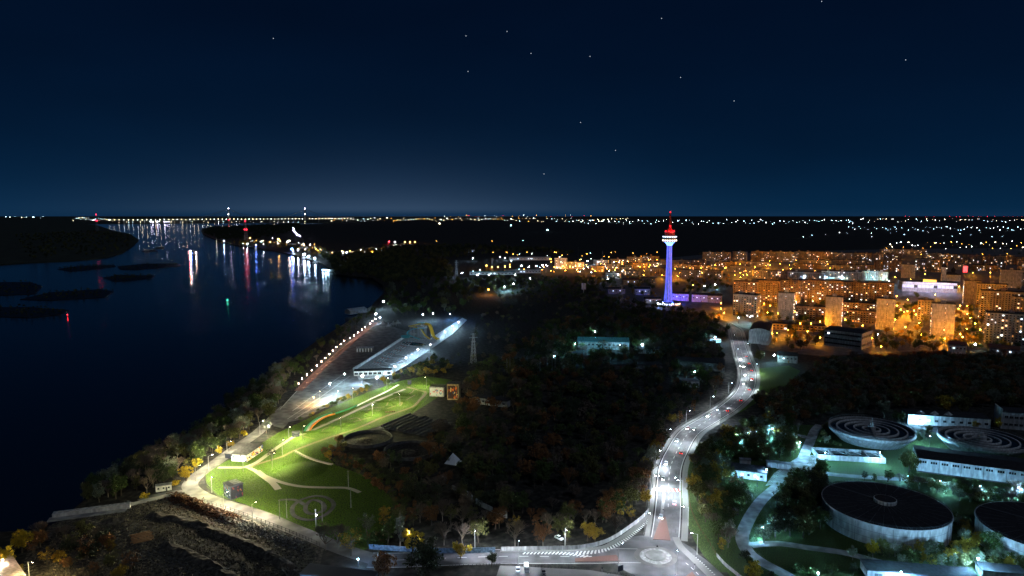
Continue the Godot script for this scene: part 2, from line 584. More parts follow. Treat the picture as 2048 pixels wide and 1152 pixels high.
	# the park road that follows the bank, and the way down to the quay
	G.park_road = add_road("road", pts([-57.1, -280.3, -74.6, -289.9, -88.3, -299.3, -106.2, -311.8, -125.5, -325.4, -148.3, -338.2, -164.5, -348.2, -177.4, -361.6, -179.9, -376.6, -178.3, -397, -176.8, -421.5, -174, -450.2, -174.6, -484, -175.8, -517.5]), 8.4, 0.055, "worn_asphalt")
	add_road("road", pts([-171.9, -352.8, -181.3, -352.8, -189.7, -348.2, -194.3, -341.9]), 5.5, 0.05, "worn_asphalt")
	structure("verge", Shape.new().poly(pts([110.7, -405.5, 119.4, -425.3, 121.6, -425.3, 113.8, -408.1, 106.8, -393, 94.6, -353.5, 90.4, -332.9, 88.8, -312.8, 89.2, -297.4, 89.2, -284.2, 90.6, -271.2, 87.2, -271.2, 84.1, -284.2, 83.7, -298.3, 84.5, -316, 86.5, -332.9, 91.5, -357.5, 102.6, -393]), 0.03).mesh(), M.verge)
	bare.append(circle(hub, 20.0))
	structure("lawn", Shape.new().poly(pts([236.3, -645.6, 271.9, -658.5, 273.9, -635.1, 241.9, -584.1, 211, -548.1, 179.3, -509.4, 168.1, -496.4, 195.7, -542, 220.1, -596.6]), 0.03).mesh(), M.grass)
	keep_clear.append(pts([236.3, -645.6, 271.9, -658.5, 273.9, -635.1, 241.9, -584.1, 211, -548.1, 179.3, -509.4, 168.1, -496.4, 195.7, -542, 220.1, -596.6]))


# ---------------------------------------------------------------- lamps

func cached(key: String, make: Callable) -> ArrayMesh:
	if not G.has(key):
		G[key] = make.call().mesh()
	return G[key]


func globe_lamp(at: Vector3, h: float, r: float, lamp: String, color: Color, energy: float, label: String, group := "", called := "lamp_post") -> Node3D:
	var o := thing(called, label, "lamp", at, 0.0, group)
	part("post", cached("post%s_%s" % [h, r], func(): return Shape.new().tube(Vector3.ZERO, Vector3(0, h - r, 0), 0.05 + r * 0.14, 0.04 + r * 0.08, 6).tube(Vector3.ZERO, Vector3(0, 0.4, 0), 0.1 + r * 0.2, 0.1 + r * 0.2, 6)), M.dark_steel, o)
	part("lamp", cached("globe%s" % r, func(): return Shape.new().ball(Vector3.ZERO, r, 8)), M[lamp], o, Vector3(0, h, 0))
	if energy > 0.0:
		shine(o, Vector3(0, h - r - 0.3, 0), color, energy, false, 0.2)
	return o


func arm_lamp(at: Vector3, h: float, turn: float, lamp: String, color: Color, energy: float, label: String, group := "", post := "pale_concrete", reach := 2.2, down := true) -> Node3D:
	# a street lamp whose flat head throws its light down
	var o := thing("street_lamp", label, "lamp", at, turn, group)
	part("post", cached("armpost%s" % h, func(): return Shape.new().tube(Vector3.ZERO, Vector3(0, h, 0), 0.17, 0.1, 6)), M[post], o)
	part("arm", cached("arm%s%s" % [h, reach], func(): return Shape.new().tube(Vector3(0, h - 0.3, 0), Vector3(0, h + 0.3, reach), 0.07, 0.06, 5)), M.steel, o)
	part("lamp_head", cached("armhead%s%s" % [h, reach], func(): return Shape.new().box(Vector3(0, h + 0.35, reach + 0.3), Vector3(0.42, 0.16, 1.0))), M.dark_steel, o)
	part("lamp", cached("armlens%s%s" % [h, reach], func(): return Shape.new().box(Vector3(0, h + 0.22, reach + 0.3), Vector3(0.34, 0.08, 0.85))), M[lamp], o)
	shine(o, Vector3(0, h + 0.08, reach + 0.3), color, energy, down, 0.2)
	return o


func far_light(at: Vector3, h: float, r: float, lamp: String, called: String, label: String, category: String, group: String) -> void:
	var key := "far_%s_%d_%d" % [lamp, int(h), int(r * 4)]
	if not G.has(key):
		var m := Shape.new().box(Vector3(0, h / 2.0, 0), Vector3(r * 0.5, h, r * 0.5)).mesh()
		m.surface_set_material(0, M.dark_steel)
		var a := []
		a.resize(Mesh.ARRAY_MAX)
		a[Mesh.ARRAY_VERTEX] = Shape.new().ball(Vector3(0, h, 0), r, 6).v
		m.add_surface_from_arrays(Mesh.PRIMITIVE_TRIANGLES, a)
		m.surface_set_material(1, M[lamp])
		G[key] = m
	var o := whole(called, G[key], null, label, category, at, 0.0, group)
	o.material_override = null


func far_band(n: int, west: float, east: float, near: float, far: float, h: float, size: float, lamps: Array, called: String, label: String, group: String, category := "lamp") -> void:
	# lights scattered over a sector of the plain: bearings as metres east per metre north
	for i in n:
		var d := lerpf(near, far, rng.randf())
		var x := lerpf(west, east, (i + rng.randf()) / n)
		var r := maxf(snappedf(d * size * pow(rng.randf_range(0.4, 1.1), 1.3), d * size * 0.15), d * size * 0.3)
		far_light(Vector3(x * d, 0, -d), h, r, lamps[rng.randi() % lamps.size()], called, label, category, group)


# ---------------------------------------------------------------- the other shore, the bridge, the harbour

func far_shore() -> void:
	glow("far_white", Color(0.9, 0.95, 1.0), 32.0)
	glow("far_cool", Color(0.50, 0.80, 1.0), 26.0)
	glow("far_warm", Color(1.0, 0.80, 0.52), 29.0)
	glow("far_orange", Color(1.0, 0.42, 0.06), 26.0)
	glow("far_red", Color(1.0, 0.02, 0.05), 14.0)
	glow("far_violet", Color(0.80, 0.72, 1.0), 54.0)

	for s in [Vector3(-3786, 14547, -58124), Vector3(-411, 14912, -58154), Vector3(1579, 13242, -58533), Vector3(6456, 12942, -58264), Vector3(-3680, 11829, -58737), Vector3(11978, 15558, -56737), Vector3(23146, 15796, -53099), Vector3(28788, 11202, -51470), Vector3(17960, 9075, -56549), Vector3(5825, 7714, -59236), Vector3(8823, 5360, -59119), Vector3(13777, 11080, -57365), Vector3(2772, 3421, -59847), Vector3(-18710, 13678, -55380)]:
		whole("night_sky_star", cached("star", func(): return Shape.new().ball(Vector3.ZERO, 34.0, 6)), M.star if M.has("star") else glow("star", Color(0.75, 0.85, 1.0), 0.9), "small pale star in the dark night sky", "star", s, 0.0, "stars in the night sky")

	far_band(120, -0.275, 0.17, 9300, 15500, 18, 0.00030, ["far_warm", "far_white", "far_warm", "far_cool", "far_orange"], "distant_town_lamp", "tiny warm light of the distant town on the horizon", "lights of the distant town")
	far_band(26, -0.10, 0.12, 12000, 20000, 60, 0.00026, ["far_orange", "far_red", "far_white"], "distant_mast_light", "tiny light high over the distant town on the horizon", "mast lights over the distant town")
	far_band(95, 0.10, 0.50, 7800, 12500, 14, 0.00030, ["far_cool", "far_white", "far_cool"], "distant_plain_lamp", "tiny cool white light strung along the dark plain beyond the television tower", "lights along the dark plain")
	far_band(62, 0.49, 0.80, 8800, 14500, 14, 0.00028, ["far_warm", "far_cool", "far_white"], "distant_road_lamp", "tiny pale light along the horizon behind the red beacons", "lights on the horizon behind the beacons")
	far_band(22, 0.57, 0.76, 9500, 10800, 85, 0.00026, ["far_red"], "red_beacon", "tiny red beacon light in a row above the horizon", "red beacons in a row on the horizon", "beacon")
	far_band(58, 0.49, 0.76, 5000, 6600, 10, 0.00030, ["far_cool", "far_white", "far_cool"], "distant_yard_lamp", "small blue white light of the works on the dark plain", "lights of the works on the plain")
	far_band(20, 0.42, 0.72, 3900, 5000, 9, 0.00030, ["far_cool", "far_white"], "field_lamp", "small bluish lamp standing alone in the dark fields behind the town", "lone lamps in the fields")
	far_band(46, 0.545, 0.77, 2650, 3350, 9, 0.00042, ["far_orange", "far_warm", "far_orange", "far_white"], "suburb_lamp", "orange lamp along the road behind the apartment blocks", "orange lamps of the road behind the town")
	far_band(14, -0.76, -0.68, 17000, 21000, 12, 0.00030, ["far_cool", "far_warm", "far_white"], "distant_village_lamp", "tiny light of a village beyond the dark river bank", "lights of the distant village")
	far_band(26, -0.64, -0.585, 11000, 17000, 14, 0.00030, ["far_cool", "far_warm", "far_cool"], "distant_farm_lamp", "tiny light of the hamlet behind the red mast", "lights of the hamlet by the red mast")
	far_band(9, -0.528, -0.497, 9200, 9700, 16, 0.00055, ["far_violet"], "stadium_floodlight", "violet white floodlight in a bright row on the far shore", "floodlights on the far shore")
	far_band(40, -0.59, -0.30, 9000, 9900, 14, 0.00024, ["far_warm", "far_white", "far_warm", "far_cool"], "shore_road_lamp", "tiny lamp along the far shore road by the bridge", "lamps along the far shore road")

	# the suspension bridge
	var a := Vector3(-4791, 0, -8122.2)
	var b := Vector3(-2361.4, 0, -10155.6)
	var bridge := thing("suspension_bridge", "long lit suspension bridge with two tall pylons across the river", "bridge", Vector3(a.x, -3, a.z))
	var f := b - a
	var dir := f.normalized()
	part("deck", Shape.new().bar(Vector3(0, 49, 0), f + Vector3(0, 49, 0), 24, 4).mesh(), M.concrete, bridge)
	var tops: Array[Vector3] = []
	for px in [Vector3(-3607.9, 0, -8884.7), Vector3(-2742.9, 0, -9477.8)]:
		var t: float = (px - a).dot(dir)
		var foot := dir * t
		tops.append(foot)
		var py := Shape.new()
		for s in [-14.0, 14.0]:
			var off: Vector3 = Vector3(-dir.z, 0, dir.x) * s
			py.bar(foot + off, foot + off * 0.8 + Vector3(0, 196, 0), 9, 9)
		for y in [54.0, 125.0, 190.0]:
			py.bar(foot + Vector3(-dir.z, 0, dir.x) * 14 + Vector3(0, y, 0), foot - Vector3(-dir.z, 0, dir.x) * 14 + Vector3(0, y, 0), 6, 7)
		var pylon := part("pylon", py.mesh(), M.concrete, bridge)
		part("beacon_lamp", cached("beacon", func(): return Shape.new().ball(Vector3.ZERO, 4.5, 8)), M.far_violet, pylon, foot + Vector3(0, 201, 0))
		part("beacon_lamp", cached("beacon", func(): return Shape.new()), M.far_white, pylon, foot + Vector3(0, 122, 12))
	part("beacon_lamp", cached("beacon", func(): return Shape.new()), M.far_red, bridge, tops[0] + Vector3(0, 48, 14))
	var hangers := Shape.new()
	for s in [-12.0, 12.0]:
		var off: Vector3 = Vector3(-dir.z, 0, dir.x) * s
		var cable := Shape.new()
		var stops := [tops[0] - dir * 520, tops[0], tops[1], tops[1] + dir * 520]
		for k in 3:
			var last := Vector3.ZERO
			for i in 25:
				var t := i / 24.0
				var p: Vector3 = stops[k].lerp(stops[k + 1], t) + off
				var u: float = pow(2.0 * t - 1.0, 2.0) if k == 1 else pow(t if k == 0 else 1.0 - t, 1.4)
				p.y = 56.0 + 138.0 * u
				if i > 0:
					cable.tube(last, p, 1.2, 1.2, 4)
				hangers.tube(p, Vector3(p.x, 50, p.z), 0.25, 0.25, 3)
				last = p
		part("main_cable", cable.mesh(), M.steel, bridge)
	part("hangers", hangers.mesh(), M.steel, bridge, Vector3.ZERO, "stuff")
	for i in 64:
		part("lamp", cached("deck_lamp", func(): return Shape.new().ball(Vector3.ZERO, 2.3, 6).box(Vector3(0, -5, 0), Vector3(0.5, 8, 0.5))), M.far_warm if i % 3 else M.far_white, bridge, f * ((i + 0.5) / 64.0) + Vector3(0, 61, 0))
	for i in 9:
		part("pier", cached("pier", func(): return Shape.new().box(Vector3(0, 23, 0), Vector3(8, 46, 18))), M.concrete, bridge, f * ((i + 0.5) / 9.0))

	# red and white transmission masts on both shores
	for m in [[Vector3(-3292.6, 0, -5438.3), 132.0, "tall river crossing mast with red lamps on the dark bank", 3.4], [Vector3(-1272.1, 0, -3273.6), 108.0, "tall lattice river crossing mast with red lamps by the harbour", 2.4]]:
		var mast := thing("power_mast", m[2], "mast", m[0])
		part("lattice", lattice(m[1], 16.0, 3.0, 9, 1.0 if m[3] > 3 else 0.7).mesh(), M.steel, mast)
		for y in [0.985, 0.62, 0.62]:
			var s := -1.0 if y < 0.7 and mast.get_child_count() % 2 else 1.0
			part("lamp", cached("mastlamp%s" % m[3], func(): return Shape.new().ball(Vector3.ZERO, m[3], 8)), M.far_red, mast, Vector3(0.0 if y > 0.9 else s * 5.0, m[1] * y, 3))

	harbour()


func xz(p: Vector3) -> Vector2:
	return Vector2(p.x, p.z)


func lattice(h: float, w: float, top: float, n: int, t := 0.22) -> Shape:
	var s := Shape.new()
	for k in n:
		var y0 := h * k / n
		var y1 := h * (k + 1) / n
		var r0 := lerpf(w, top, float(k) / n) / 2.0
		var r1 := lerpf(w, top, float(k + 1) / n) / 2.0
		for i in 4:
			var c := [Vector2(-1, -1), Vector2(1, -1), Vector2(1, 1), Vector2(-1, 1)]
			var p: Vector2 = c[i]
			var q: Vector2 = c[(i + 1) % 4]
			s.bar(Vector3(p.x * r0, y0, p.y * r0), Vector3(p.x * r1, y1, p.y * r1), t, t)
			s.bar(Vector3(p.x * r0, y0, p.y * r0), Vector3(q.x * r1, y1, q.y * r1), t * 0.6, t * 0.6)
			s.bar(Vector3(p.x * r1, y1, p.y * r1), Vector3(q.x * r1, y1, q.y * r1), t * 0.6, t * 0.6)
	return s


func shed(called: String, label: String, category: String, at: Vector3, w: float, d: float, h: float, turn: float, wall: String, roof: String, pitch := 0.0, group := "") -> Node3D:
	# a long hall with a flat or ridged roof; the front faces +z
	var o := thing(called, label, category, at, turn, group)
	var hull := PackedVector2Array()
	for q in [Vector2(-1, -1), Vector2(1, -1), Vector2(1, 1), Vector2(-1, 1)]:
		hull.append(xz(o.transform * Vector3(q.x * (w / 2 + 2), 0, q.y * (d / 2 + 2))))
	keep_clear.append(hull)
	part("wall", Shape.new().box(Vector3(0, h / 2.0, 0), Vector3(w, h, d)).mesh(), M[wall], o)
	var r := Shape.new()
	if pitch <= 0.0:
		r.box(Vector3(0, h + 0.16, 0), Vector3(w + 0.6, 0.3, d + 0.6))
	else:
		var e := 0.5
		var y := h + 0.05
		var A := Vector3(-w / 2 - e, y, d / 2 + e)
		var B := Vector3(w / 2 + e, y, d / 2 + e)
		var C := Vector3(w / 2 + e, y, -d / 2 - e)
		var D := Vector3(-w / 2 - e, y, -d / 2 - e)
		var R := Vector3(-w / 2 - e, y + pitch, 0)
		var S := Vector3(w / 2 + e, y + pitch, 0)
		r.quad(A, B, S, R); r.quad(C, D, R, S); r.tri(A, R, D); r.tri(B, C, S); r.quad(D, C, B, A)
	part("roof", r.mesh(), M[roof], o)
	return o


func panes(o: Node3D, w: float, d: float, h: float, n: int, y: float, size: Vector2, lit: Array, m := "glass", called := "window") -> void:
	# a row of windows on the front face; the numbers in lit glow
	for i in n:
		var x := -w / 2.0 + w * (i + 0.5) / n
		var key := "pane%s" % size
		var win := part(called, cached(key, func(): return Shape.new().box(Vector3.ZERO, Vector3(size.x, size.y, 0.12))), M.window_cool if i in lit else M[m], o, Vector3(x, y, d / 2.0 + 0.05))
		if size.x > 1.4:
			part("frame", cached(key + "f", func(): return Shape.new().box(Vector3(0, size.y / 2, 0.05), Vector3(size.x + 0.2, 0.1, 0.1)).box(Vector3(0, -size.y / 2, 0.05), Vector3(size.x + 0.2, 0.1, 0.1)).box(Vector3(0, 0, 0.05), Vector3(0.08, size.y, 0.1))), M.pale_concrete, win)


func boat(called: String, label: String, at: Vector3, l: float, w: float, turn: float, hull: String, cabin_lit := true, lamps: Array = []) -> void:
	var o := thing(called, label, "boat", Vector3(at.x, -3.0, at.z), turn)
	var plan := PackedVector2Array([Vector2(-l / 2, -w / 2), Vector2(l * 0.34, -w / 2), Vector2(l / 2, 0), Vector2(l * 0.34, w / 2), Vector2(-l / 2, w / 2)])
	part("hull", Shape.new().prism(plan, -0.6, 1.9).mesh(), M[hull], o)
	var cabin := part("cabin", Shape.new().box(Vector3(-l * 0.2, 3.4, 0), Vector3(l * 0.3, 3.0, w * 0.7)).box(Vector3(-l * 0.2, 6.0, 0), Vector3(l * 0.16, 2.2, w * 0.5)).mesh(), M.white_wall, o)
	part("window", Shape.new().box(Vector3(-l * 0.2, 3.7, 0), Vector3(l * 0.27, 0.9, w * 0.7 + 0.2)).box(Vector3(-l * 0.2, 6.2, 0), Vector3(l * 0.16 + 0.2, 0.9, w * 0.42)).mesh(), M.window_cool if cabin_lit else M.glass, cabin)
	part("mast", Shape.new().tube(Vector3(-l * 0.2, 7, 0), Vector3(-l * 0.2, 13, 0), 0.2, 0.1).mesh(), M.steel, o)
	for q in lamps:
		part("lamp", cached("boatlamp", func(): return Shape.new().ball(Vector3.ZERO, 1.0, 8)), M[q[0]], o, q[1])
		if q[2] > 0:
			shine(o, q[1] + Vector3(0, -1.4, 0), q[3], q[2])


func harbour() -> void:
	# lamps along the quay; [head position, height, lamp, colour, energy, radius, label]
	var rows := [
		[Vector3(-1749.7, 0, -4043.7), 9.0, "warm_lamp", WARM, 900.0, 1.6, "yellow white lamp at the tip of the wooded harbour spit"],
		[Vector3(-1408.9, 0, -3343.8), 9.0, "cool_lamp", COOL, 900.0, 1.4, "cool lamp on the quay beside the spit"],
		[Vector3(-1399.2, 0, -3652.1), 12.0, "sodium_lamp", SODIUM, 2200.0, 1.9, "orange lamp beside the lattice crossing mast"],
		[Vector3(-1217.9, 0, -3099), 8.0, "white_lamp", WHITE, 1500.0, 1.5, "white lamp at the foot of the crossing mast, towards the spit"],
		[Vector3(-1183.2, 0, -3050.3), 8.0, "white_lamp", WHITE, 1500.0, 1.5, "white lamp at the foot of the crossing mast, towards the cranes"],
		[Vector3(-1108.4, 0, -2957.4), 8.0, "blue_lamp", Color(0.4, 0.6, 1.0), 1200.0, 1.6, "blue lamp on the quay edge beside the sailing mast"],
		[Vector3(-1144.8, 0, -3352), 16.0, "sodium_lamp", SODIUM, 6000.0, 3.0, "large orange floodlight among the harbour trees"],
		[Vector3(-1036.8, 0, -3177.8), 16.0, "warm_lamp", WARM, 6000.0, 3.2, "large white floodlight beside the orange one in the harbour"],
		[Vector3(-825.6, 0, -2561.7), 12.0, "blue_lamp", Color(0.5, 0.62, 1.0), 4000.0, 3.2, "dazzling blue white floodlight on the harbour quay"],
		[Vector3(-793.3, 0, -2530.1), 10.0, "white_lamp", COOL, 2500.0, 1.9, "white floodlight beside the blue one on the quay"],
		[Vector3(-695.9, 0, -2287.6), 10.0, "cool_lamp", COOL, 3500.0, 2.4, "cyan white floodlight over the moored tug"],
		[Vector3(-654.5, 0, -2198.5), 9.0, "cool_lamp", COOL, 1500.0, 1.2, "small cyan lamp on the quay past the tug"],
		[Vector3(-607.6, 0, -2102.3), 9.0, "cool_lamp", COOL, 1800.0, 1.5, "cyan lamp at the end of the harbour quay"],
		[Vector3(-875.2, 0, -2874.1), 12.0, "sodium_lamp", Color(1.0, 0.8, 0.2), 3000.0, 1.8, "yellow lamp by the harbour warehouse"],
		[Vector3(-1111.3, 0, -3055.4), 10.0, "white_lamp", WHITE, 0.0, 0.8, "small white lamp behind the sailing mast"],
		[Vector3(-1273.1, 0, -3634.8), 10.0, "white_lamp", WHITE, 0.0, 1.0, "small white lamp among the harbour trees"],
		[Vector3(-1150.2, 0, -3254.7), 8.0, "sodium_lamp", SODIUM, 800.0, 1.0, "small orange lamp low among the harbour trees"],
		[Vector3(-862.3, 0, -2915.8), 10.0, "pink_lamp", WARM, 1200.0, 1.2, "pinkish lamp above the harbour warehouse"],
		[Vector3(-756.9, 0, -2636), 8.0, "sodium_lamp", SODIUM, 1200.0, 1.0, "orange lamp above the landing pontoon"],
		[Vector3(-583.9, 0, -2406.8), 8.0, "cool_lamp", COOL, 900.0, 1.1, "cool lamp at the edge of the riverside suburb"],
		[Vector3(-593.5, 0, -2500), 8.0, "sodium_lamp", SODIUM, 1600.0, 1.3, "orange lamp in the riverside suburb beside the cool one"],
		[Vector3(-564.3, 0, -2468.2), 8.0, "sodium_lamp", SODIUM, 2000.0, 1.6, "brightest orange lamp in the riverside suburb"],
		[Vector3(-575.3, 0, -2600.6), 8.0, "white_lamp", WHITE, 900.0, 1.1, "white lamp in the riverside suburb"],
		[Vector3(-498.3, 0, -2437.1), 8.0, "sodium_lamp", SODIUM, 1200.0, 1.0, "orange lamp at the inland end of the riverside suburb"],
		[Vector3(-578.9, 0, -3216.9), 12.0, "red_lamp", Color(1, 0.2, 0.3), 600.0, 1.8, "pink red lamp alone above the dark woods"],
		[Vector3(-541.5, 0, -3163.1), 12.0, "white_lamp", WHITE, 1500.0, 1.8, "white lamp beside the pink red one above the dark woods"],
		[Vector3(-502.4, 0, -3208.9), 10.0, "sodium_lamp", SODIUM, 1500.0, 1.6, "orange lamp at the head of the orange row above the woods"],
		[Vector3(-478.9, 0, -3208.9), 10.0, "sodium_lamp", SODIUM, 1500.0, 1.8, "orange lamp in the middle of the orange row above the woods"],
		[Vector3(-455.5, 0, -3208.9), 10.0, "sodium_lamp", SODIUM, 1500.0, 1.4, "orange lamp at the tail of the orange row above the woods"],
		[Vector3(-862.7, 0, -8156.2), 14.0, "far_warm", WARM, 0.0, 7.0, "bright warm floodlight in front of the distant town"],
		[Vector3(-10.1, 0, -6945.7), 14.0, "far_cool", COOL, 0.0, 5.0, "bright blue lamp on the dark plain"],
		[Vector3(269.9, 0, -5205.5), 14.0, "far_cool", COOL, 0.0, 5.0, "hazy teal lamp alone on the dark plain"],
		[Vector3(54.4, 0, -3378.6), 10.0, "far_cool", COOL, 0.0, 1.2, "faint cool lamp alone in the dark fields"],
		[Vector3(-98.5, 0, -3367.5), 8.0, "far_orange", SODIUM, 0.0, 1.2, "faint orange lamp alone in the dark fields"],
		[Vector3(-372, 0, -3367.5), 8.0, "far_orange", SODIUM, 0.0, 1.0, "faint orange lamp past the orange row above the woods"],
	]
	for r in rows:
		var key: String = r[2]
		if not key.begins_with("far"):
			key = "quay_" + r[2]
			if not M.has(key):
				glow(key, M[r[2]].emission.srgb_to_linear(), 170.0)
		globe_lamp(r[0], r[1], r[5] * 0.8, key, r[3], r[4] * 0.4, r[6])
	# smaller lamps scattered along the quay and among the harbour houses
	var small := [["far_white", "small white lamp among the harbour quays and yards"], ["far_cool", "small bluish lamp among the harbour quays and yards"], ["far_orange", "small orange lamp among the harbour quays and yards"], ["far_warm", "small yellowish lamp among the harbour quays and yards"]]
	var ends := [Vector3(-1324.3, 0, -3326.7), Vector3(-1135.4, 0, -3172.4), Vector3(-897.3, 0, -2822.9), Vector3(-691.5, 0, -2393.6), Vector3(-572.8, 0, -2338.9), Vector3(-519.9, 0, -2542.4)]
	for i in 56:
		var t := (i + rng.randf()) / 56.0 * 4.999
		var at: Vector3 = ends[int(t)].lerp(ends[int(t) + 1], t - int(t)) + Vector3(rng.randf_range(-40, 60), 0, rng.randf_range(-190, -10))
		var pick: Array = small[rng.randi() % 4]
		far_light(at, 7.0, snappedf(rng.randf_range(0.5, 1.3), 0.25), pick[0], "harbour_lamp", pick[1], "lamp", "small lamps of the harbour")
	for q in [Vector3(-1823.6, 0, -5705), Vector3(-1672.5, 0, -5255), Vector3(-1539, 0, -4822.7), Vector3(-1419.2, 0, -4476.8), Vector3(-1334.3, 0, -4227.5), Vector3(-1230.7, 0, -3925), Vector3(-1160.4, 0, -3743.7)]:
		far_light(q, 20.0, 2.6, "far_violet", "hill_lamp", "violet white lamp in the winding row climbing behind the harbour", "lamp", "lamps climbing behind the harbour")

	for c in [[Vector3(-810, 0, -2607.2), 34.0, 0.5, "portal crane with its jib raised beside the blue floodlight"], [Vector3(-747.3, 0, -2511.2), 28.0, 2.4, "portal crane with a lowered jib beside the yellow lamp"], [Vector3(-658.6, 0, -2338.9), 24.0, 1.2, "small portal crane near the end of the quay"]]:
		var o := thing("harbour_crane", c[3], "crane", c[0], c[2])
		var h: float = c[1]
		part("portal", Shape.new().bar(Vector3(-5, 0, -4), Vector3(-3, 9, -3), 0.8, 0.8).bar(Vector3(5, 0, -4), Vector3(3, 9, -3), 0.8, 0.8).bar(Vector3(-5, 0, 4), Vector3(-3, 9, 3), 0.8, 0.8).bar(Vector3(5, 0, 4), Vector3(3, 9, 3), 0.8, 0.8).box(Vector3(0, 9.4, 0), Vector3(8, 0.8, 8)).mesh(), M.steel, o)
		part("cab", Shape.new().box(Vector3(0, 12, 0), Vector3(5, 4.4, 4)).mesh(), M.yellow_plastic, o)
		part("jib", Shape.new().bar(Vector3(0, 13, 2), Vector3(0, h, h * 0.7), 1.0, 1.0).bar(Vector3(0, 14, -1), Vector3(0, 20, -3), 0.7, 0.7).bar(Vector3(0, 20, -3), Vector3(0, h, h * 0.7), 0.2, 0.2).mesh(), M.steel, o)
	var sheds := [[Vector3(-851.8, 0, -2822.9), 42.0, 16.0, 9.0, -0.3, "white_wall", "pale warehouse lit by the harbour floodlights"], [Vector3(-1003.9, 0, -3124), 30.0, 14.0, 8.0, -0.2, "grey_wall", "grey warehouse under the white harbour floodlight"], [Vector3(-1166, 0, -3326.7), 34.0, 14.0, 7.0, -0.1, "ochre_wall", "ochre warehouse under the orange harbour floodlight"], [Vector3(-578.3, 0, -2480.8), 28.0, 12.0, 7.0, 0.2, "white_wall", "white house lit orange in the riverside suburb"], [Vector3(-544.8, 0, -2511.2), 22.0, 12.0, 7.0, -0.2, "ochre_wall", "ochre house in the riverside suburb"], [Vector3(-572.8, 0, -2338.9), 26.0, 12.0, 6.0, 0.1, "grey_wall", "grey house at the edge of the riverside suburb"], [Vector3(-477.9, 0, -3124), 60.0, 14.0, 8.0, 0.0, "ochre_wall", "long shed under the row of orange lamps above the woods"], [Vector3(-661.9, 0, -2480.8), 40.0, 14.0, 8.0, 0.2, "panel_wall", "dim warehouse between the harbour and the suburb"]]
	for s in sheds:
		var o := shed("warehouse", s[5 + 1], "building", s[0], s[1], s[2], s[3], s[4], s[5], "roof_felt", 2.5)
		panes(o, s[1], s[2], s[3], 6, s[3] * 0.6, Vector2(2.4, 1.5), [1, 4])


func river_traffic() -> void:
	boat("river_tug", "lit pusher tug out on the open river", Vector3(-1148.1, 0, -2451), 34.0, 9.0, 0.4, "navy", true, [["white_lamp", Vector3(-6, 13.5, 0), 500.0, WHITE], ["red_lamp", Vector3(-11, 9, 3), 0.0, WHITE], ["pink_lamp", Vector3(12, 8, 0), 300.0, WARM], ["blue_lamp", Vector3(-2, 6, 4), 0.0, WHITE]])
	boat("moored_tug", "bright moored tug under the cyan floodlight", Vector3(-677.5, 0, -2236.4), 38.0, 9.0, 0.9, "navy", true, [["white_lamp", Vector3(-7, 13.5, 0), 700.0, WHITE], ["cool_lamp", Vector3(6, 6, 3), 300.0, COOL]])
	boat("moored_boat", "white boat moored under the blue floodlight", Vector3(-779.8, 0, -2451), 30.0, 8.0, 0.9, "white_wall", true, [["white_lamp", Vector3(-6, 13, 0), 500.0, WHITE]])
	boat("sail_boat", "boat with a tall mast moored beside the blue quay lamp", Vector3(-1069.1, 0, -2862.3), 20.0, 5.0, 0.3, "white_wall", true, [])
	boat("barge", "dark barge moored past the end of the quay", Vector3(-585.6, 0, -2056.2), 46.0, 9.0, 0.8, "navy", false, [["cool_lamp", Vector3(-9, 12, 0), 200.0, COOL]])
	boat("drifting_barge", "dark unlit barge lying between the sandbanks", Vector3(-1419.1, 0, -2675.4), 60.0, 10.0, 0.1, "navy", false, [])

	var o := thing("landing_pontoon", "floating landing stage with a pale roof and three bright lamps", "pontoon", Vector3(Vector3(-469.6, 0, -1755).x, -3, Vector3(-469.6, 0, -1755).z), -0.55)
	part("hull", Shape.new().box(Vector3(0, 0.4, 0), Vector3(46, 1.8, 12)).mesh(), M.navy, o)
	part("cabin", Shape.new().box(Vector3(0, 3.2, 0), Vector3(38, 3.8, 9)).mesh(), M.white_wall, o)
	part("roof", Shape.new().box(Vector3(0, 5.4, 0), Vector3(43, 0.4, 12)).mesh(), M.metal_roof, o)
	for x in [-18.0, -8.0, 2.0]:
		part("lamp", cached("pontoonlamp", func(): return Shape.new().ball(Vector3.ZERO, 1.0, 8)), M.cool_lamp, o, Vector3(x, 4.0, 7.2))
		shine(o, Vector3(x, 2.6, 7.6), COOL, 12.0)

	for b in [[Vector3(-487.9, 0, -1161.1), "green_lamp", "small buoy with a green lamp on the river"], [Vector3(-654.5, 0, -994.5), "red_lamp", "small buoy with a red lamp by the sandbank"], [Vector3(-2565.8, 0, -4918.7), "cool_lamp", "small buoy with a pale lamp on the upper river"], [Vector3(-3353.4, 0, -6461.1), "red_lamp", "small buoy with a red lamp on the upper river"]]:
		var y := thing("river_buoy", b[2], "buoy", Vector3(b[0].x, -3.2, b[0].z))
		part("float", Shape.new().lathe([Vector2(0.01, -0.4), Vector2(1.1, -0.2), Vector2(1.1, 0.6), Vector2(0.5, 0.9), Vector2(0.3, 2.6)], 10).mesh(), M.red_plastic, y)
		part("lamp", Shape.new().ball(Vector3(0, 3.0, 0), 0.55, 8).mesh(), M[b[1]], y)


# ---------------------------------------------------------------- the town

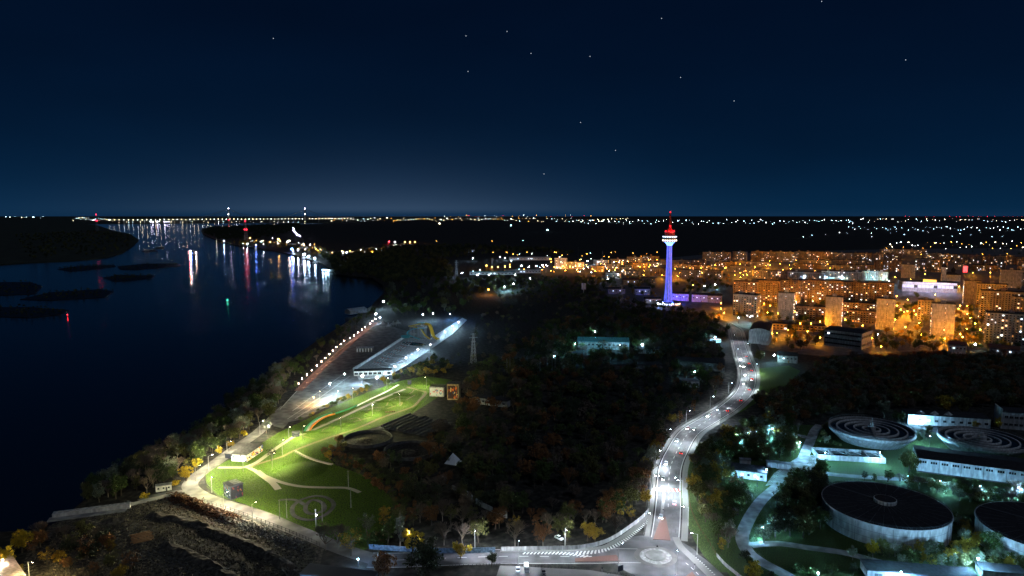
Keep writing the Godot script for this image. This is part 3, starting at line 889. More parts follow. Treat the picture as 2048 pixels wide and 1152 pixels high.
func apartment(x: float, z: float, w: float, h: float, d: float, turn: float, wall: String, style: String, lit: float, label: String, group := "", seed_ := 1) -> Node3D:
	# x, z: the foot of the middle of the front wall. style: "front" windows and balconies, "gable" a blank end wall with one strip of small windows
	var n := Vector3(sin(turn), 0, cos(turn))
	var o := thing("apartment_block", label, "building", Vector3(x, 0, z) - n * d / 2.0, turn, group)
	var side := Vector3(n.z, 0, -n.x)
	var mid := o.position
	keep_clear.append(PackedVector2Array([xz(mid + side * (w / 2 + 3) + n * (d / 2 + 4)), xz(mid - side * (w / 2 + 3) + n * (d / 2 + 4)), xz(mid - side * (w / 2 + 3) - n * (d / 2 + 4)), xz(mid + side * (w / 2 + 3) - n * (d / 2 + 4))]))
	var dice := RandomNumberGenerator.new()
	dice.seed = seed_ * 977 + int(x * 3.0)
	part("wall", Shape.new().box(Vector3(0, h / 2.0, 0), Vector3(w, h, d)).mesh(), M[wall], o)
	var roof := part("roof", Shape.new().box(Vector3(0, h + 0.3, 0), Vector3(w + 0.7, 0.6, d + 0.7)).mesh(), M.roof_felt, o)
	var sheds := maxi(1, int(w / 26.0))
	for i in sheds:
		part("lift_house", Shape.new().box(Vector3((i + 0.5) / sheds * w - w / 2.0, h + 2.0, dice.randf_range(-2, 2)), Vector3(5.0, 2.8, 4.5)).mesh(), M[wall], roof)
	var storeys := maxi(2, int((h - 1.2) / 2.85))
	var shapes := {"glass": Shape.new(), "window_warm": Shape.new(), "window_cool": Shape.new(), "window_orange": Shape.new(), "window_dim": Shape.new(), "window_bright": Shape.new()}
	var rails := Shape.new()
	var joints := Shape.new()
	var stair := {}
	for face in 4:
		var along := w if face % 2 == 0 else d
		var deep := d if face % 2 == 0 else w
		if face == 2:
			continue
		var b := Basis(Vector3.UP, [0.0, PI / 2, PI, -PI / 2][face])
		var blank: bool = style == "gable" and face == 0 or style == "front" and face % 2 == 1 and d < 14.0
		var bays := maxi(2, int(along / 3.4))
		for s in storeys:
			var y := 1.9 + s * 2.85
			if face != 2:
				joints.box(b * Vector3(0, y - 1.45, deep / 2.0 + 0.02), Vector3(along - 0.2, 0.09, 0.05) if face % 2 == 0 else Vector3(0.05, 0.09, along - 0.2))
			for k in bays:
				if blank and k != bays / 2:
					continue
				var xx := (k + 0.5) / bays * along - along / 2.0
				var size := Vector3(0.7, 0.8, 0.14) if blank else Vector3(1.7, 1.45, 0.14)
				if not blank and (k % 5 == 2):
					size = Vector3(0.9, 1.3, 0.14)
				if not blank and s == 0 and k % 5 == 2:
					size.y = 2.0
				var key := "glass"
				var p := lit * (0.25 if blank else 1.0)
				if dice.randf() < p * 1.0:
					var q := dice.randf()
					key = "window_warm" if q < 0.28 else "window_cool" if q < 0.50 else "window_orange" if q < 0.66 else "window_dim" if q < 0.90 else "window_bright"
				shapes[key].box(b * Vector3(xx, y, deep / 2.0 + 0.04), size if face % 2 == 0 else Vector3(size.z, size.y, size.x))
				if not blank and s > 0 and k % 5 in [1, 3] and style == "front":
					var at := b * Vector3(xx, y - 0.75, deep / 2.0 + 0.55)
					rails.box(at, Vector3(3.0, 1.0, 1.1) if face % 2 == 0 else Vector3(1.1, 1.0, 3.0))
	for key in shapes:
		if shapes[key].v.size():
			part("window_row" if key == "glass" else "lit_window_row", shapes[key].mesh(), M[key], o, Vector3.ZERO, "stuff")
	if rails.v.size():
		part("balcony_row", rails.mesh(), M.panel_wall if wall != "panel_wall" else M.grey_wall, o, Vector3.ZERO, "stuff")
	part("panel_joint", joints.mesh(), M.dark_concrete, o, Vector3.ZERO, "stuff")
	return o


func town() -> void:
	var t := -0.5
	# [x, z, width, height, depth, turn, wall, style, share of lit windows, label]
	var near := [
		[327.6, -979.9, 15.2, 32.2, 22.0, -0.62, "grey_wall", "front", 0.16, "pale apartment tower with balconies at the head of the main road"],
		[341.4, -970.4, 18.7, 31.9, 20.0, -0.62, "grey_wall", "front", 0.2, "lower pale apartment block adjoining the tower at the head of the road"],
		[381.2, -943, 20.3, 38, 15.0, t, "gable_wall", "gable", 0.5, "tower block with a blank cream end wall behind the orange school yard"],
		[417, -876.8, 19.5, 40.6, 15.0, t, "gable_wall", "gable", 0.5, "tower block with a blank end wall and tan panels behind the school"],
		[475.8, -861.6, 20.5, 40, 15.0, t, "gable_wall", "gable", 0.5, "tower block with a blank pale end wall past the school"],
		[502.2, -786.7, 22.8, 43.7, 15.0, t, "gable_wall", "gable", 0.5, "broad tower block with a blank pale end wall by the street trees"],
		[565.1, -762.6, 47.7, 35.5, 16.0, t, "grey_wall", "front", 0.14, "long white lit apartment slab at the edge of the town"],
		[373.3, -1085.9, 36.9, 39.5, 13.0, t, "brown_wall", "front", 0.12, "brown apartment slab at the tower end of the long dark row"],
		[409.4, -1085.9, 35.3, 41.1, 13.0, t, "brown_wall", "front", 0.12, "brown apartment slab, second of the long dark row from the tower"],
		[444, -1085.9, 33.7, 41.9, 13.0, t, "brown_wall", "front", 0.14, "brown apartment slab, third of the long dark row from the tower"],
		[499, -1097.8, 66.5, 40, 13.0, t, "brown_wall", "front", 0.2, "wide brown apartment slab with many lit windows in the long dark row"],
		[560.6, -1109.9, 38.6, 35.5, 13.0, t, "brown_wall", "front", 0.14, "brown apartment slab beyond the wide one in the long dark row"],
		[604.1, -1116, 42.1, 34.8, 13.0, t, "brown_wall", "front", 0.12, "brown apartment slab closing the long dark row"],
		[413.3, -934.2, 40.2, 20.3, 12.0, t, "brown_wall", "front", 0.1, "low apartment block between the cream tower block and the tan panelled one"],
		[493.4, -961.1, 47, 21.5, 12.0, t, "brown_wall", "front", 0.16, "low apartment block behind the tan panelled tower block"],
		[476.6, -917, 34, 16.5, 12.0, t, "brown_wall", "front", 0.12, "lowest apartment block in front of the long dark row"],
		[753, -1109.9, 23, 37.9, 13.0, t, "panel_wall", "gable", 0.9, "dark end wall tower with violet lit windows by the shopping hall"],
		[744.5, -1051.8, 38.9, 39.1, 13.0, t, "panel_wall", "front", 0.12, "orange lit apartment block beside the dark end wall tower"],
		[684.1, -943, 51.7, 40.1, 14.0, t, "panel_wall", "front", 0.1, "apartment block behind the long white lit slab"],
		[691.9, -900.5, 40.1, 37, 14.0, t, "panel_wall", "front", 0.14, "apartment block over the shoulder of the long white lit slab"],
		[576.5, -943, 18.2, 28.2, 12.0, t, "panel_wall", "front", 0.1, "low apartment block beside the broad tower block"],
		[989.5, -1347, 34.8, 35.9, 13.0, t, "gable_wall", "gable", 0.2, "pale tower block with a tan panel behind the shopping hall"],
		[904.4, -1553.7, 27.4, 30.9, 12.0, t, "gable_wall", "gable", 0.1, "white tower block standing alone near the church"],
		[650.3, -1507.5, 77.7, 17.8, 12.0, t, "white_wall", "front", 0.1, "low white slab washed in teal light behind the long dark row"],
		[731.9, -1507.5, 85.5, 18.9, 12.0, t, "white_wall", "front", 0.1, "second low white slab washed in teal light behind the long dark row"],
		[804, -1507.5, 52.2, 18.9, 12.0, t, "white_wall", "front", 0.1, "third low white slab washed in teal light, next to the violet lamps"],
		[580.1, -1530.2, 74.3, 19.2, 12.0, t, "panel_wall", "front", 0.14, "low slab beside the orange street climbing past the tower"],
		[129.1, -1801.6, 33.1, 29.2, 12.0, -0.1, "white_wall", "front", 0.3, "white office block under the orange lamps west of the tower"],
		[168.1, -1801.6, 45, 18.6, 12.0, -0.1, "grey_wall", "front", 0.2, "low wing beside the white office block west of the tower"],
	]
	var k := 0
	for a in near:
		k += 1
		apartment(a[0], a[1], a[2], a[3], a[4], a[5], a[6], a[7], a[8], a[9], "", k)
	var walls := ["panel_wall", "brown_wall", "grey_wall", "ochre_wall", "panel_wall"]
	var far := [
		[606, -2098.5, 38.5, 27.7], [649.9, -2098.5, 43.1, 27.7], [706.4, -2120.3, 43.6, 28], [774.7, -2098.5, 77, 29.3], [824.1, -2056.2, 54.3, 30.2], [894.8, -2098.5, 52.4, 29.3], [934.2, -2056.2, 63.4, 30.2], [975.1, -2015.5, 50.3, 29.6], [1029.9, -2015.5, 59.2, 29.6], [1068.2, -1995.8, 32.2, 29.3],
		[1370.6, -2393.6, 143.9, 19.3], [1126, -2015.5, 44.4, 26.7], [1292.1, -2098.5, 52.4, 24.7], [1333.7, -2098.5, 30.8, 21.6], [1301.7, -1976.5, 49.3, 27.6], [1321.3, -1938.9, 39.9, 28.5], [1261.7, -1801.6, 29.1, 34.5], [1289.5, -1801.6, 26.5, 34.5], [1445.2, -1938.9, 59.8, 22.8], [1292.2, -1696.4, 49.9, 28.7],
		[457.5, -1834.1, 49.9, 10.8], [490.5, -1770.3, 49.4, 13], [575.8, -1902.6, 44.7, 16.8], [584.5, -1867.7, 54.9, 13.7], [656.5, -1867.7, 89.2, 15.1], [573.5, -1710.7, 50.3, 15.1], [782.4, -1801.6, 66.2, 13.3], [840.5, -1770.3, 78.1, 13], [918.6, -1770.3, 78.1, 13], [862.8, -1938.9, 85.4, 14.3],
		[951.1, -1938.9, 79.7, 14.3], [953.1, -1725.2, 62.1, 27.9], [1046.3, -1725.2, 43.1, 31.8], [1066.5, -1696.4, 32.4, 31.2], [407, -1553.7, 45.7, 18.4], [460.8, -1553.7, 34.3, 17.2], [343.1, -1602.7, 35.4, 18.9], [384.2, -1867.7, 38.4, 13.7], [335, -1801.6, 39.7, 15.9], [441.4, -1938.9, 45.6, 14.3],
		[491.2, -1976.5, 50.8, 11.6], [529.7, -1938.9, 39.9, 14.3], [283.1, -1696.4, 27.4, 13.8], [214.3, -1725.2, 33, 14], [262.1, -1801.6, 37.1, 13.3], [254.4, -1957.5, 43.1, 13], [306.2, -1976.5, 43.5, 14.5], [368.3, -2056.2, 48.3, 15.1], [426.6, -2098.5, 46.2, 15.4], [229.8, -1553.7, 34.3, 11.5], [278.5, -1590.2, 32.8, 12.9], [288, -1443.1, 31.9, 10.7], [1177.5, -1770.3, 44.2, 15.6], [1210, -1740, 51.2, 15.4], [1036.1, -1383.9, 40.8, 24.6],
	]
	for a in far:
		k += 1
		apartment(a[0], a[1], a[2], a[3], 12.0, t + [0.0, 0.12, -0.1][k % 3], walls[k % 5], "front", 0.13, "%s %s %s apartment block in the back rows of the town" % ["low" if a[3] < 17.0 else "tall" if a[3] > 27.0 else "mid height", "short" if a[2] < 45.0 else "long" if a[2] > 75.0 else "medium", {"panel_wall": "tan", "brown_wall": "brown", "grey_wall": "grey", "ochre_wall": "ochre"}[walls[k % 5]]], "apartment blocks in the back rows", k)

	school()
	shops_and_church()
	houses()
	town_lamps()


func houses() -> void:
	# small houses under the tower and beyond the school; [x, z, width, height, ...]
	var spots := [
		[232.6, -1116, 26.4, 7.5, "white_wall", "roof_felt", 0.1, "long low house in front of the television tower"],
		[286.2, -1147.8, 28, 12, "white_wall", "roof_felt", -0.2, "white two storey house beside the foot of the television tower"],
		[317.8, -1134.9, 28.5, 11.8, "white_wall", "roof_felt", -0.35, "white house with lit windows on the street below the tower"],
		[337.9, -1122.2, 22.4, 11.7, "grey_wall", "roof_felt", -0.35, "grey house with lit windows at the corner below the tower"],
		[246, -1403.1, 33.1, 10.4, "ochre_wall", "tile_roof", 0.1, "house with a red roof west of the television tower"],
		[191.9, -1247.3, 32.2, 9.3, "grey_wall", "roof_felt", 0.1, "dark roofed house among the yellow trees west of the tower"],
		[237.3, -1232, 27.3, 11, "white_wall", "roof_felt", 0.0, "pale house half hidden by trees just west of the tower"],
		[519.3, -703, 26.2, 7.5, "white_wall", "tile_roof", -0.6, "small house with a steep roof and lit windows under the long slab"],
		[476.2, -713.2, 15.9, 9.7, "white_wall", "tile_roof", -0.5, "gabled house with a pale end wall by the street trees"],
		[277.1, -669.7, 18.5, 7.1, "grey_wall", "roof_felt", -0.3, "low garage beside the white lamp at the road bend"],
	]
	for s in spots:
		var o := shed("house", s[7], "house", Vector3(s[0], 0, s[1] - 6.0), s[2], 11.0, s[3], s[6], s[4], s[5], 3.0)
		panes(o, s[2], 11.0, s[3], 5, s[3] * 0.62, Vector2(1.6, 1.5), [1, 3] if s[2] > 20 else [1])
		part("door", Shape.new().box(Vector3(s[2] * 0.05, 1.1, 5.56), Vector3(1.2, 2.2, 0.14)).mesh(), M.wood, o)


func school() -> void:
	# the arched sports hall and the school, flooded with sodium light
	var a := Vector3(272.5, 0, -774.5)
	var b := Vector3(292.7, 0, -765.5)
	var f := (b - a).normalized()
	var w := a.distance_to(b)
	var turn := atan2(-f.z, f.x)
	var hall := thing("sports_hall", "sports hall with a shallow arched roof and a white end wall by the road", "building", (a + b) / 2.0, turn)
	var l := 58.0
	var h: float = 15.2
	var body := Shape.new()
	var roof := Shape.new()
	for i in 12:
		var x0 := -w / 2 + w * i / 12.0
		var x1 := -w / 2 + w * (i + 1) / 12.0
		var y0 := h + 2.6 * (1.0 - pow(2.0 * i / 12.0 - 1.0, 2.0))
		var y1 := h + 2.6 * (1.0 - pow(2.0 * (i + 1) / 12.0 - 1.0, 2.0))
		body.quad(Vector3(x0, 0, 0), Vector3(x1, 0, 0), Vector3(x1, y1, 0), Vector3(x0, y0, 0))
		roof.quad(Vector3(x0, y0 + 0.1, 0.5), Vector3(x1, y1 + 0.1, 0.5), Vector3(x1, y1 + 0.1, -l), Vector3(x0, y0 + 0.1, -l))
	for x in [-w / 2, w / 2]:
		body.quad(Vector3(x, 0, 0), Vector3(x, 0, -l), Vector3(x, h, -l), Vector3(x, h, 0))
	part("wall", body.mesh(), M.white_wall, hall)
	part("roof", roof.mesh(), M.roof_felt, hall)
	part("porch", Shape.new().box(Vector3(w * 0.28, 2.0, 2.0), Vector3(w * 0.32, 4.0, 4.0)).mesh(), M.white_wall, hall)
	for i in 7:
		part("buttress", Shape.new().box(Vector3(w / 2 + 0.35, h / 2, -4.0 - i * 8.0), Vector3(0.7, h, 0.8)).mesh(), M.white_wall, hall)

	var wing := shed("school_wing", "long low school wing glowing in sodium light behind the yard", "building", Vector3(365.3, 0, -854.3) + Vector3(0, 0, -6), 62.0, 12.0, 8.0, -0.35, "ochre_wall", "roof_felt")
	panes(wing, 62.0, 12.0, 8.0, 14, 5.4, Vector2(2.6, 1.6), [])
	panes(wing, 62.0, 12.0, 8.0, 14, 2.2, Vector2(2.6, 1.6), [3])

	var c := Vector3(353.5, 0, -762.6)
	var d := Vector3(381.7, 0, -734.3)
	var g := (d - c).normalized()
	var sw := c.distance_to(d)
	var sh: float = 18
	var st := atan2(-g.z, g.x)
	var n := Vector3(sin(st), 0, cos(st))
	var school_house := shed("school_building", "three storey grey school with rows of dark windows and an orange lit side", "building", (c + d) / 2.0 - n * 17.0, sw, 34.0, sh, st, "pale_concrete", "roof_felt", 2.0)
	for y in [0.2, 0.5, 0.8]:
		panes(school_house, sw - 2.0, 34.0, sh, 15, sh * y, Vector2(2.5, 1.9), [1] if y == 0.8 else [])
	for i in 8:
		for y in [0.24, 0.72]:
			part("window", cached("school_side", func(): return Shape.new().box(Vector3.ZERO, Vector3(0.12, 2.4, 2.2))), M.glass, school_house, Vector3(sw / 2 + 0.05, sh * y, 14.5 - i * 4.1))

	for q in [[Vector3(308.8, 0, -799.5), 380.0], [Vector3(316, 0, -802.9), 380.0], [Vector3(338, 0, -825), 460.0], [Vector3(357.3, 0, -814.4), 420.0], [Vector3(354.2, 0, -773.6), 240.0], [Vector3(398.2, 0, -755.3), 420.0], [Vector3(412.3, 0, -770.5), 420.0], [Vector3(396, 0, -721), 260.0]]:
		globe_lamp(q[0], 6.5, 0.55, "sodium_lamp", SODIUM, q[1] * 0.6, "orange floodlight on a short post in the school yard", "floodlights of the school yard")


func shops_and_church() -> void:
	var x := [794.3, -1278.9, 90.6, 18]
	var mall := shed("shopping_hall", "shopping hall with a dazzling violet white front and a yellow sign", "building", Vector3(x[0], 0, x[1] - 20.0), x[2], 40.0, x[3], -0.35, "grey_wall", "roof_felt")
	glow("shop_front", Color(0.70, 0.68, 1.0), 1.1)
	glow("shop_sign", Color(1.0, 0.60, 0.04), 1.6)
	glow("red_sign", Color(1.0, 0.05, 0.05), 5.0)
	for i in 14:
		part("shop_window", cached("shopwin", func(): return Shape.new().box(Vector3.ZERO, Vector3(x[2] / 15.5, 5.0, 0.2))), M.shop_front if i % 5 != 3 else M.glass, mall, Vector3(-x[2] / 2 + x[2] * (i + 0.5) / 14, x[3] * 0.55, 20.1))
	part("sign", Shape.new().box(Vector3(0, x[3] + 3.0, 19.0), Vector3(22, 4.6, 0.6)).mesh(), M.shop_sign, mall)
	for i in 4:
		shine(mall, Vector3(-x[2] * 0.36 + x[2] * 0.24 * i, x[3] * 0.9, 34.0), Color(0.88, 0.84, 1.0), 150.0, false, 1.0)

	var church := thing("church", "church with a white bell tower and dark domes beside the shopping hall", "church", Vector3(952.6, 0, -1485.4), -0.4)
	part("nave", Shape.new().box(Vector3(6, 7, -6), Vector3(34, 14, 18)).mesh(), M.white_wall, church)
	part("roof", Shape.new().prism(PackedVector2Array([Vector2(-12, -17), Vector2(25, -17), Vector2(25, 6), Vector2(-12, 6)]), 14, 15).box(Vector3(6, 17.5, -6), Vector3(30, 5, 16), Basis(), 0.3).mesh(), M.roof_felt, church)
	part("bell_tower", Shape.new().box(Vector3(-9, 15, 3), Vector3(8, 30, 8)).mesh(), M.white_wall, church)
	part("spire", Shape.new().lathe([Vector2(5.2, 30), Vector2(4.0, 34), Vector2(1.2, 38), Vector2(0.3, 46)], 8, Vector3(-9, 0, 3)).mesh(), M.roof_felt, church)
	part("dome", Shape.new().lathe([Vector2(4, 18), Vector2(4, 22), Vector2(4.8, 24), Vector2(3, 27), Vector2(0.2, 31)], 10, Vector3(10, 0, -5)).mesh(), M.roof_felt, church)
	var tall := thing("sign_mast", "tall red glowing sign behind the church", "sign", Vector3(1034.8, 0, -1553.7))
	part("post", Shape.new().box(Vector3(0, 8, 0), Vector3(1.2, 16, 1.2)).mesh(), M.dark_steel, tall)
	part("sign", Shape.new().box(Vector3(0, 20, 0), Vector3(9, 14, 1)).mesh(), M.red_sign, tall)


func town_lamps() -> void:
	for p in [Vector3(668.6, 0, -1678.7), Vector3(699.3, 0, -1708.6), Vector3(734.8, 0, -1649.7), Vector3(383.1, 0, -1044.9), Vector3(391.4, 0, -1050.7), Vector3(361.4, 0, -955.6), Vector3(381.4, 0, -860.2), Vector3(650.1, 0, -1145.3), Vector3(585.2, 0, -1028), Vector3(566.4, 0, -985.4), Vector3(580.2, 0, -975.3), Vector3(560.4, 0, -936.8), Vector3(521.5, 0, -864.2), Vector3(475.1, 0, -781.9), Vector3(486.2, 0, -756), Vector3(680.9, 0, -1028), Vector3(634.2, 0, -941.4), Vector3(614.4, 0, -905.5), Vector3(522.5, 0, -785.1), Vector3(512.9, 0, -766), Vector3(552.7, 0, -819.2), Vector3(299.2, 0, -1755.7), Vector3(201.3, 0, -1649.7), Vector3(252.4, 0, -1857.9), Vector3(296.1, 0, -1530.7), Vector3(337.8, 0, -1530.7), Vector3(366.9, 0, -1506.6), Vector3(394, 0, -1594.6), Vector3(501.1, 0, -1530.7), Vector3(534.7, 0, -1594.6), Vector3(566.3, 0, -1649.7), Vector3(604.2, 0, -1724), Vector3(498.7, 0, -1483.2), Vector3(533.4, 0, -1543.1), Vector3(626.8, 0, -1755.7), Vector3(326.4, 0, -1056.5), Vector3(307.8, 0, -995.7), Vector3(298.4, 0, -950.9), Vector3(445.5, 0, -1594.6), Vector3(351.8, 0, -1319.1), Vector3(539.6, 0, -1724), Vector3(690.6, 0, -1822.5), Vector3(805.6, 0, -1724), Vector3(792.6, 0, -1594.6), Vector3(386.8, 0, -975.3), Vector3(367.4, 0, -860.2), Vector3(437.9, 0, -960.5), Vector3(400.1, 0, -876.2), Vector3(440.5, 0, -892.7), Vector3(439.3, 0, -844.9), Vector3(532.9, 0, -985.4), Vector3(506.7, 0, -892.7), Vector3(486.2, 0, -833.7), Vector3(605.8, 0, -985.4), Vector3(728.2, 0, -1166.3), Vector3(590.6, 0, -860.2), Vector3(566.7, 0, -815.7), Vector3(700.4, 0, -995.7), Vector3(738.3, 0, -1876.1), Vector3(803, 0, -1876.1), Vector3(860.8, 0, -1857.9), Vector3(898.1, 0, -1822.5), Vector3(938.4, 0, -1771.9), Vector3(1018.5, 0, -1822.5), Vector3(945, 0, -1555.7), Vector3(1190.6, 0, -1894.6), Vector3(1079.9, 0, -1594.6), Vector3(1120.9, 0, -1594.6), Vector3(1218.1, 0, -1664.1), Vector3(897.2, 0, -1203), Vector3(543.4, 0, -1822.5), Vector3(622.1, 0, -1857.9), Vector3(678.8, 0, -1894.6), Vector3(393.3, 0, -1693.5), Vector3(294.3, 0, -1594.6), Vector3(251.9, 0, -1664.1), Vector3(369.4, 0, -1822.5), Vector3(450.9, 0, -1724), Vector3(1116.3, 0, -2125.5), Vector3(1251, 0, -2198.5), Vector3(1303.3, 0, -2125.5), Vector3(1352.3, 0, -2057.2), Vector3(1342.1, 0, -1932.8), Vector3(711.5, 0, -985.4), Vector3(642.1, 0, -1099.2), Vector3(392.2, 0, -1028), Vector3(404.3, 0, -965.4)]:
		globe_lamp(p, 8.6, 0.62, "sodium_lamp", SODIUM, 480.0, "orange street lamp glowing between the apartment blocks", "orange street lamps of the town", "sodium_street_lamp")
	var streets := [[Vector3(381.7, 0, -1696.4), Vector3(837.6, 0, -1850.8)], [Vector3(535.4, 0, -1938.9), Vector3(1133.5, 0, -2098.5)], [Vector3(495, 0, -1507.5), Vector3(915, 0, -1602.7)], [Vector3(346.6, 0, -943), Vector3(606.6, 0, -979.9)], [Vector3(397.3, 0, -1040.9), Vector3(648.3, 0, -1161.1)], [Vector3(542.2, 0, -943), Vector3(842.5, 0, -1122.2)], [Vector3(839, 0, -1507.5), Vector3(871.3, 0, -1161.1)], [Vector3(193, 0, -1682.4), Vector3(405.1, 0, -1801.6)], [Vector3(225.7, 0, -1850.8), Vector3(446.7, 0, -2056.2)], [Vector3(1010.6, 0, -2236.4), Vector3(1742.5, 0, -2338.9)]]
	for st in streets:
		for i in 7:
			var at: Vector3 = st[0].lerp(st[1], (i + 0.5) / 7.0) + Vector3(rng.randf_range(-8, 8), 0, rng.randf_range(-14, 14))
			globe_lamp(at, 8.6, 0.5, "sodium_lamp", SODIUM, 420.0, "orange street lamp glowing between the apartment blocks", "orange street lamps of the town", "sodium_street_lamp")
	# the scattered lamps of yards and streets between the goods sheds and the tower
	var yards := [["far_cool", "small bluish lamp in the yards between the goods sheds and the tower"], ["far_orange", "small orange lamp in the yards between the goods sheds and the tower"], ["far_white", "small white lamp in the yards between the goods sheds and the tower"], ["far_orange", "small orange lamp in the yards between the goods sheds and the tower"]]
	for i in 90:
		var at: Vector3 = Vector3(-96.2, 0, -1655).lerp(Vector3(360.8, 0, -1602.7), rng.randf()).lerp(Vector3(-115, 0, -2451).lerp(Vector3(549.8, 0, -2451), rng.randf()), pow(rng.randf(), 1.5))
		var pick: Array = yards[rng.randi() % 4]
		far_light(at, 7.0, snappedf(rng.randf_range(0.4, 1.0), 0.25), pick[0], "scattered_yard_lamp", pick[1], "lamp", "scattered lamps of the yards")
	for p in [Vector3(-67.6, 0, -1805.3), Vector3(-51.6, 0, -1755.7), Vector3(-36.1, 0, -1755.7), Vector3(-18.2, 0, -1771.9), Vector3(-5.2, 0, -1771.9), Vector3(109.6, 0, -1755.7), Vector3(134, 0, -1788.5), Vector3(151, 0, -1771.9), Vector3(176, 0, -1788.5), Vector3(196.5, 0, -1771.9), Vector3(220.1, 0, -1805.3), Vector3(253.7, 0, -1857.9), Vector3(-43, 0, -1242.1)]:
		globe_lamp(p, 8.6, 0.9, "sodium_lamp", SODIUM, 420.0, "orange lamp in the yards west of the television tower", "orange lamps west of the tower", "yard_lamp")
	for p in [Vector3(243.7, 0, -1930.6), Vector3(315.7, 0, -1992.1), Vector3(287.4, 0, -1919.1), Vector3(217, 0, -1958.6), Vector3(-21.6, 0, -2103.6), Vector3(1.6, 0, -2151.7), Vector3(-37.9, 0, -2151.7), Vector3(-119.4, 0, -2087.3), Vector3(-77.7, 0, -1652.3), Vector3(43.9, 0, -1755.7), Vector3(63.1, 0, -1788.5), Vector3(80.9, 0, -1805.3), Vector3(91, 0, -1822.5), Vector3(25, 0, -1788.5), Vector3(-116.3, 0, -1581.4), Vector3(-77.6, 0, -1529.3), Vector3(-51.8, 0, -1529.3), Vector3(6.8, 0, -1529.3), Vector3(38.4, 0, -1448.6), Vector3(200.7, 0, -1427.1), Vector3(240.6, 0, -1543.1)]:
		globe_lamp(p, 9.5, 1.0, "white_lamp", COOL, 420.0, "cold white lamp over the goods yard beyond the dark woods", "cold lamps of the goods yard", "goods_yard_lamp")
	for p in [[Vector3(-14.4, 0, -1299.1), 3400.0, "dazzling white floodlight at the edge of the dark slope"], [Vector3(3, 0, -1346.9), 900.0, "smaller white lamp beside the dazzling floodlight on the slope"], [Vector3(400, 0, -1337.4), 500.0, "warm white lamp over the green street below the tower"], [Vector3(371.6, 0, -1309.8), 400.0, "cool lamp above the green trees below the tower"], [Vector3(306, 0, -912.2), 500.0, "twin white street lamp at the head of the main road"], [Vector3(324.7, 0, -921.1), 400.0, "white street lamp beside the crossroads at the head of the main road"], [Vector3(820.4, 0, -1494.8), 1300.0, "violet white lamp beside the third teal slab"], [Vector3(780.7, 0, -1406.2), 1300.0, "violet white lamp on the street by the shopping hall"], [Vector3(794, 0, -1494.8), 1100.0, "bluish lamp in front of the third teal slab"], [Vector3(731.5, 0, -1506.6), 1200.0, "pale lamp between the teal lit slabs"], [Vector3(649.5, 0, -1506.6), 1200.0, "teal lamp in front of the low white slabs"], [Vector3(690.7, 0, -1494.8), 1200.0, "teal lamp among the trees behind the long dark row"], [Vector3(427.1, 0, -786.4), 260.0, "white lamp beyond the school among the trees"], [Vector3(261.8, 0, -670.2), 420.0, "white lamp on a short post beside the garage at the road bend"], [Vector3(500.9, 0, -727), 400.0, "pale lamp under the street tree near the long slab"]]:
		globe_lamp(p[0], 8.0, 0.7, "white_lamp", Color(0.62, 0.90, 0.95), p[1] * 0.3, p[2])

	# lit goods sheds west of the tower
	for s in [[Vector3(-47.1, 0, -1641.6), 110.0, 16.0, 6.0, 0.06, "teal_roof", "long teal roofed goods shed beside the dark slope"], [Vector3(26, 0, -1682.4), 90.0, 14.0, 7.0, 0.04, "metal_roof", "long pale goods shed beyond the teal roofed one"], [Vector3(56.6, 0, -2142.6), 130.0, 24.0, 9.0, 0.02, "metal_roof", "wide goods hall behind the orange lamps"], [Vector3(-147.2, 0, -2542.4), 30.0, 16.0, 9.0, 0.0, "metal_roof", "small white hall at the far end of the goods yard"]]:
		var o := shed("goods_shed", s[6], "building", s[0], s[1], s[2], s[3], s[4], "white_wall", s[5], 2.0)
		panes(o, s[1], s[2], s[3], 12, s[3] * 0.55, Vector2(3.0, 2.0), [2, 5, 6])


# ---------------------------------------------------------------- the television tower

